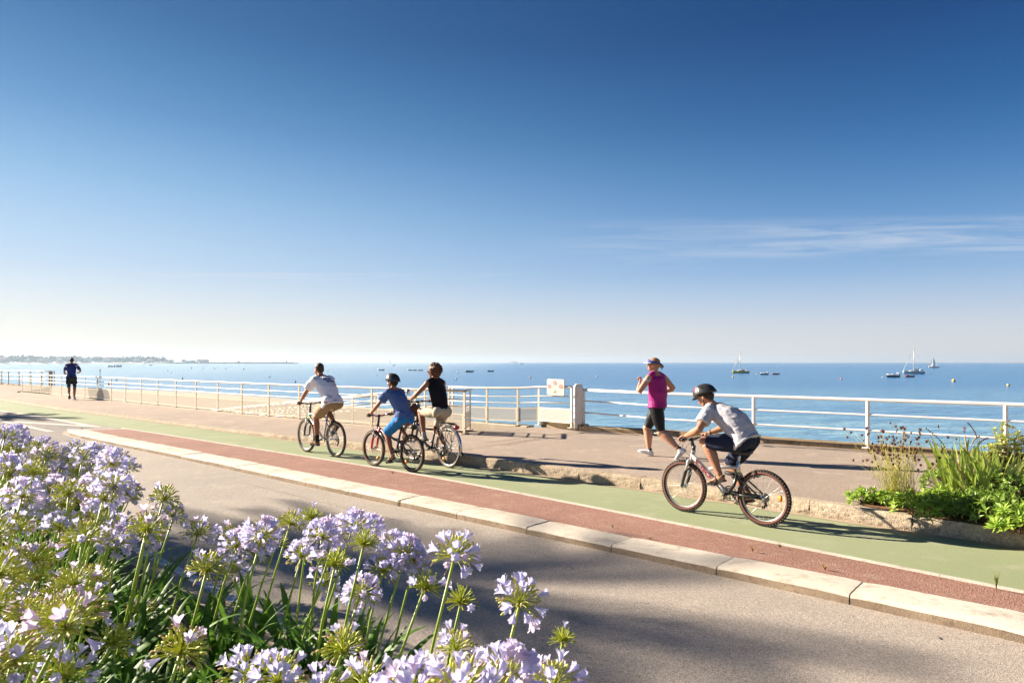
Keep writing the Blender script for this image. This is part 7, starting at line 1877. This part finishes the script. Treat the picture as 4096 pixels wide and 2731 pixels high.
# ---- the planting on the right, on the pavement
M_SHR = mat('fresh_leaf', (.22, .37, .03), (.34, .45, .07), 14, .4, tl=.3); M_SHR2 = mat('dark_leaf', (.14, .25, .03), (.24, .34, .05), 14, .4, tl=.25); M_VAR = mat('variegated_leaf', (.36, .46, .08), (.66, .62, .26), 34, .45, tl=.3, lo=.45, hi=.55)
M_RUSH = mat('rush_green', (.36, .38, .06), (.52, .44, .09), 9, .6); M_SEED = mat('brown_seed_head', (.17, .06, .03), (.10, .035, .02), 30, .9); M_BLADE = mat('iris_blade', (.34, .46, .07), (.50, .56, .14), 5, .45, tl=.45, stretch=(1, 1, .2)); M_STRAW = mat('dry_straw', (.48, .33, .15), (.38, .22, .08), 12, .8)
M_TWIG = mat('twig', (.12, .07, .04), None, 12, .9)
def bp5(x, y, z=.20):
    p_ = gp(3200 + x * .574, 1350 + y * .574, z); return V((p_.x, p_.y, z - .03))
def rosette_shrub(loc, rad, h, n_, m, label, seed, lw=.011, ll=.07, name='shrub'):
    rnd = random.Random(seed); root = empty(name, loc, rnd.uniform(0, 6)); tag(root, label, 'shrub'); mb = MB(); tw = MB()
    for i in range(n_):
        a = rnd.uniform(0, 6.28); r = rad * math.sqrt(rnd.random()); t_ = 1 - (r / rad) ** 2; z = h * (.25 + .75 * t_ ** .6) * rnd.uniform(.55, 1.05); c = V((r * math.cos(a), r * math.sin(a), z))
        tw.tube([(c.x * .25, c.y * .25, 0), c * .6, c], [.004, .003, .002], 4, cap=False)
        up_ = (V((c.x, c.y, h * .9))).normalized()
        for k_ in range(rnd.randint(9, 13)):
            q = k_ * 2.4 + a; e_ = R(rnd.uniform(5, 62)); ax1 = up_.orthogonal().normalized(); ax2 = up_.cross(ax1)
            d = (ax1 * math.cos(q) + ax2 * math.sin(q)) * math.cos(e_) + up_ * math.sin(e_); s1 = d.cross(up_).normalized(); L_ = ll * rnd.uniform(.7, 1.15); n2 = s1.cross(d)
            p0 = c - up_ * rnd.uniform(0, .025)
            mb.add([p0, p0 + d * L_ * .5 - s1 * lw + n2 * .003, p0 + d * L_ * .52 - n2 * .002, p0 + d * L_ * .5 + s1 * lw + n2 * .003, p0 + d * L_ - V((0, 0, L_ * .12))], [(0, 1, 2), (0, 2, 3), (1, 4, 2), (2, 4, 3)])
    mb.build('foliage', m, root, smooth=False); tw.build('twigs', M_TWIG, root); return root
rosette_shrub(bp5(470, 1135), .24, .17, 46, M_SHR, 'low bright green rosette shrub at the left tip of the right bed', 1)
rosette_shrub(bp5(590, 1150), .20, .13, 34, M_SHR, 'small bright green rosette shrub behind the kerb, second from the left tip', 2)
rosette_shrub(bp5(830, 1215), .27, .24, 70, M_SHR, 'bright green rosette shrub in front of the rush clump, leaning over the kerb', 3, ll=.085)
rosette_shrub(bp5(1000, 1215), .27, .28, 70, M_SHR, 'bright green rosette shrub right of the rush clump', 4, ll=.085)
rosette_shrub(bp5(1060, 1080), .34, .42, 120, M_SHR2, 'dense darker green shrub between the rush clump and the sword leaves', 5, ll=.06)
rosette_shrub(bp5(1230, 1240), .32, .28, 90, M_SHR2, 'dark green rosette shrub below the sword leaves', 6, ll=.085)
rosette_shrub(bp5(1420, 1290), .32, .30, 90, M_SHR2, 'dark green rosette shrub at the kerb near the right edge', 7, ll=.085)
rosette_shrub(bp5(1540, 1340), .26, .26, 60, M_SHR, 'bright green broad-leaved rosette at the right edge above the kerb', 8, ll=.10, lw=.014)
rosette_shrub(bp5(1500, 1180), .42, .38, 140, M_SHR2, 'dense dark green shrub at the right edge behind the rosettes', 9, ll=.06)
rosette_shrub(bp5(1330, 1130), .34, .34, 100, M_SHR2, 'dark green shrub behind the sword leaves near the right edge', 10, ll=.06)
rosette_shrub(bp5(760, 1130), .28, .16, 50, M_SHR, 'low green shrub at the foot of the rush clump', 11, ll=.05)
# soil and litter under them
soil = [bp5(x, y).to_tuple()[:2] + (.182,) for x, y in ((400, 1145), (480, 1165), (700, 1195), (900, 1235), (1150, 1270), (1600, 1345), (1800, 1380), (1900, 1120), (1300, 1040), (800, 1060), (520, 1110))]
mb = MB(); mb.poly(soil); o = mb.build('bed_soil', ground_mat('leaf_litter', (.24, .11, .05), (.16, .08, .04), (.34, .20, .10), 6, 25, 70, bump=1, gs=(.5, 1.5)), smooth=False)
if o.data.polygons[0].normal.z < 0: o.data.flip_normals()
tag(o, kind='structure')
def star_head(mb, c, d, s, rnd):
    for k_ in range(7):
        v = (d + V((rnd.uniform(-1, 1), rnd.uniform(-1, 1), rnd.uniform(-.3, .9))) * .8).normalized(); mb.tube([c, c + v * s * .5, c + v * s], [s * .18, s * .15, .0008], 4)
root = empty('rush_clump', bp5(690, 1125)); tag(root, 'tall thin rush-like clump with brown star-shaped seed heads in the right bed', 'plant')
rnd = random.Random(9); mb = MB(); sd_m = MB(); lf = MB()
for i in range(95):
    a = rnd.uniform(0, 6.28); r = rnd.uniform(0, .16); b0 = V((r * math.cos(a), r * math.sin(a), 0)); L_ = rnd.uniform(.42, .86); dx = rnd.gauss(-.06, .26); dy = rnd.gauss(0, .12)
    tip = b0 + V((dx * L_ / .8, dy, L_)); m1 = b0.lerp(tip, .5) + V((-dx * .12, 0, .02)); mb.tube([b0, m1, tip], [.0026, .002, .0013], 4)
    for k_ in range(7):
        t_ = rnd.uniform(.15, .75); c = b0.lerp(tip, t_); q = V((rnd.uniform(-1, 1), rnd.uniform(-1, 1), 1.4)).normalized() * rnd.uniform(.03, .08); lf.tube([c, c + q], [.0018, .0006], 3)
    if i % 5 < 4:
        star_head(sd_m, tip, V((0, 0, 1)), rnd.uniform(.028, .040), rnd)
        for k_ in range(rnd.randint(0, 2)): c = b0.lerp(tip, rnd.uniform(.82, .97)); star_head(sd_m, c + V((rnd.uniform(-.02, .02), 0, 0)), V((0, 0, 1)), rnd.uniform(.024, .034), rnd)
mb.build('stems', M_RUSH, root); lf.build('fine_leaves', M_RUSH, root); sd_m.build('seed_heads', M_SEED, root)
def blades(loc, n_, seed, label, hgt=(.45, .75), m=None, spread=.35):
    root = empty('sword_leaf_plant', loc); tag(root, label, 'plant'); rnd = random.Random(seed); mb = MB()
    for i in range(n_):
        x = rnd.uniform(-.16, .16); y = rnd.uniform(-.08, .08); L_ = rnd.uniform(*hgt); dx = x * 1.5 + rnd.gauss(0, spread) * L_; w = rnd.uniform(.013, .022); p0 = V((x, y, 0)); p1 = V((x + dx * .35, y, L_ * .6)); p2 = V((x + dx, y + rnd.uniform(-.08, .08), L_)); ang_ = rnd.uniform(-.7, .7); s1 = V((math.cos(ang_), math.sin(ang_), 0)); vs = []
        for k_ in range(8):
            t_ = k_ / 7; q = p0.lerp(p1, t_).lerp(p1.lerp(p2, t_), t_); ww = w * (.7 + .5 * t_) * (1 - max(0, (t_ - .6) / .4) ** 2 * .95); vs += [q - s1 * ww, q + V((0, -.003, 0)), q + s1 * ww]
        mb.add(vs, [(k_ * 3 + j, k_ * 3 + j + 1, k_ * 3 + j + 4, k_ * 3 + j + 3) for k_ in range(7) for j in range(2)])
    mb.build('blades', m or M_BLADE, root); return root
s1 = blades(bp5(1090, 1110), 26, 3, 'tall sword-leaved plant with bright green blades in the middle of the right bed', (.48, .76), spread=.16)
s2 = blades(bp5(1300, 1150), 30, 4, 'sword-leaved plant with darker spreading blades right of the brighter one', (.40, .72), spread=.38)
s3 = blades(bp5(1450, 1140), 16, 6, 'sword-leaved plant with wide slanting blades nearest the right edge', (.45, .70), spread=.5)
mb = MB()
for p_ in ([(-.22, 0, .42), (.0, 0, .34), (.12, -.02, .12)], [(-.30, 0, .34), (-.20, 0, .43)], [(.1, 0, .75), (.14, 0, .4), (.2, 0, .1)], [(.0, -.05, .46), (.05, 0, .25), (.16, 0, .05)]): mb.tube(p_, [.008, .007] + [.006] * (len(p_) - 2), 5, sq=.35)
mb.build('dry_blades', M_STRAW, s1)
for (x0, y0), (x1, y1), (x2, y2), nm_ in (((1150, 960), (1060, 760), (880, 635), 0), ((1180, 960), (1100, 800), (890, 715), 1), ((1240, 900), (1290, 700), (1170, 597), 2), ((1200, 900), (1150, 720), (1250, 690), 3), ((1260, 900), (1180, 730), (1310, 700), 4)):
    r_ = empty('flower_stalk', bp5(1170, 1130)); tag(r_, ['arching dry flower stalk reaching farthest left above the sword leaves', 'lower arching dry flower stalk pointing left, just above the rush seed heads', 'tall dry flower stalk curving up over the water', 'short dry flower stalk right of the middle above the sword leaves', 'dry flower stalk ending in a thin brown spike at the right'][nm_], 'plant')
    Yp = r_.location.y; W_ = lambda x, y: at(3200 + x * .574, 1350 + y * .574, Yp) - r_.location
    pts = [V((0, 0, 0)), W_(x0, y0), W_(x1, y1), W_(x2, y2)]; out = []
    for i in range(13):
        t_ = i / 12; q = [p_.copy() for p_ in pts]
        while len(q) > 1: q = [q[j].lerp(q[j + 1], t_) for j in range(len(q) - 1)]
        out.append(q[0])
    mb = MB(); mb.tube(out, [.0035 - .0018 * i / 12 for i in range(13)], 5); mb.build('stalk', M_TWIG, r_)
    mb = MB()
    for i in range(9, 13):
        for k_ in range(3): c = out[i].lerp(out[min(12, i + 1)], k_ / 3); mb.ell(c + V((0, 0, .004)), (.009, .007, .010), None, 6, 4)
    mb.build('dry_florets', M_SEED if nm_ % 2 == 0 else M_STRAW, r_)
for (x, y, rr, hh_, sd_, lb) in ((1430, 720, .20, .42, 31, 'pale variegated leafy shrub growing against the white railing post at the right edge'), (1325, 780, .15, .30, 32, 'small round variegated shrub top just left of the railing post at the right edge'), (1545, 740, .22, .36, 33, 'hanging variegated shrub cut by the right edge of the photo')):
    b_ = at(3200 + x * .574, 1350 + 720 * .574, 8.6); rosette_shrub(V((b_.x, 8.6, .17)), rr, .86 if sd_ == 31 else .62 if sd_ == 32 else .72, 120 if sd_ != 32 else 70, M_VAR, lb, sd_, ll=.055, lw=.012)
# weeds in the joints
M_WEED = mat('weed', (.12, .2, .03), (.3, .28, .1), 30, .7, tl=.2)
for i, (px, py, z, s_, dry_) in enumerate(((1570, 1895, .012, .06, 1), (2450, 2110, .055, .035, 0), (3300, 2280, .05, .065, 1), (3010, 2205, .05, .07, 1), (2600, 2160, .05, .05, 1), (3985, 2360, .02, .15, 0), (328, 1716, .055, .05, 0), (1965, 1830, .15, .03, 0), (2105, 1862, .16, .03, 0), (3120, 2190, .03, .05, 0), (1905, 1858, .13, .025, 0))):
    p_ = gp(px, py, z); r_ = empty('weed_tuft', p_); mb = MB(); rnd = random.Random(i)
    for k_ in range(22 if px != 3985 else 30):
        a = rnd.uniform(0, 6.28); L_ = s_ * rnd.uniform(.5, 1.1); sp_ = .5 if px != 3985 else .12; mb.tube([(0, 0, 0), (math.cos(a) * L_ * sp_ * .5, math.sin(a) * L_ * sp_ * .5, L_ * .6), (math.cos(a) * L_ * sp_ * 1.3, math.sin(a) * L_ * sp_ * 1.3, L_ * .9)], [.0022, .0018, .0006], 3)
    mb.build('blades', M_STRAW if dry_ else M_WEED, r_)
    tag(r_, ['dry weed tuft on the white edging near the rear wheel of the red-forked bike', 'tiny green weed cushion on the red strip, middle', 'dry straw tuft behind the white kerb at the right', 'flat dry tuft on the red strip below the nearest bike', 'small dry tuft on the red strip, left of the others', 'tall slim green weed at the right end of the red strip', 'small yellow-green weed at the tip of the island', 'tiny weed on the granite kerb, left one', 'tiny weed on the granite kerb, right one', 'small green weed on the white edging below the near bike', 'low weed at the granite kerb right of the city bike'][i], 'weed')

# ---- palms out of frame at the left: their crowns cast the long shadows on the road
M_FROND = mat('palm_frond', (.05, .10, .02), (.09, .15, .03), 5, .5); M_BARK = mat('palm_bark', (.16, .11, .07), (.09, .06, .04), 12, .95, bump=.8, stretch=(1, 1, 4))
def palm(loc, h, r, label, seed, n_=34):
    root = empty('palm_tree', loc); tag(root, label, 'tree'); rnd = random.Random(seed)
    mb = MB(); mb.tube([(0, 0, -.2), (.03, 0, h * .3), (0, .03, h * .7), (0, 0, h)], [.19, .15, .13, .15], 14); mb.build('trunk', M_BARK, root)
    mb = MB()
    for i in range(n_):
        az_ = i * 2.39996; el0 = R(rnd.uniform(-5, 80)); L_ = r * rnd.uniform(.85, 1.1); hd = V((math.cos(az_), math.sin(az_), 0)); sd_ = V((-hd.y, hd.x, 0)); p_ = V((0, 0, h)); a = el0; pts = []
        for k_ in range(15):
            pts.append((p_.copy(), a)); d = hd * math.cos(a) + V((0, 0, math.sin(a))); p_ += d * L_ / 14; a -= .085
        mb.tube([q for q, _ in pts], [.016 - .001 * k_ for k_ in range(15)], 4)
        for k_ in range(2, 15):
            q, a2 = pts[k_]; d = hd * math.cos(a2) + V((0, 0, math.sin(a2))); n2 = sd_.cross(d); ll_ = L_ * .26 * .72 * math.sin(math.pi * (.12 + .8 * k_ / 15)) ** .6
            for off in (0, .5):
                q2 = q.lerp(pts[min(14, k_ + 1)][0], off)
                for s_ in (1, -1):
                    v = (sd_ * s_ + d * .75 - n2 * .15 + V((0, 0, -.12))).normalized(); mb.add([q2 - d * .026, q2 + d * .026, q2 + v * ll_ * .6 + d * .022, q2 + v * ll_, q2 + v * ll_ * .6 - d * .022], [(0, 1, 2, 3, 4)])
    mb.build('crown', M_FROND, root, smooth=False); return root
palm((-16.5, 12.25, 0), 6.2, 2.5, 'palm tree beside the road, outside the photo at the left, shading the road', 1, 44)
palm((-30.8, 28.4, 0), 6.1, 1.6, 'palm tree farther along the road, outside the photo at the left', 2, 26)
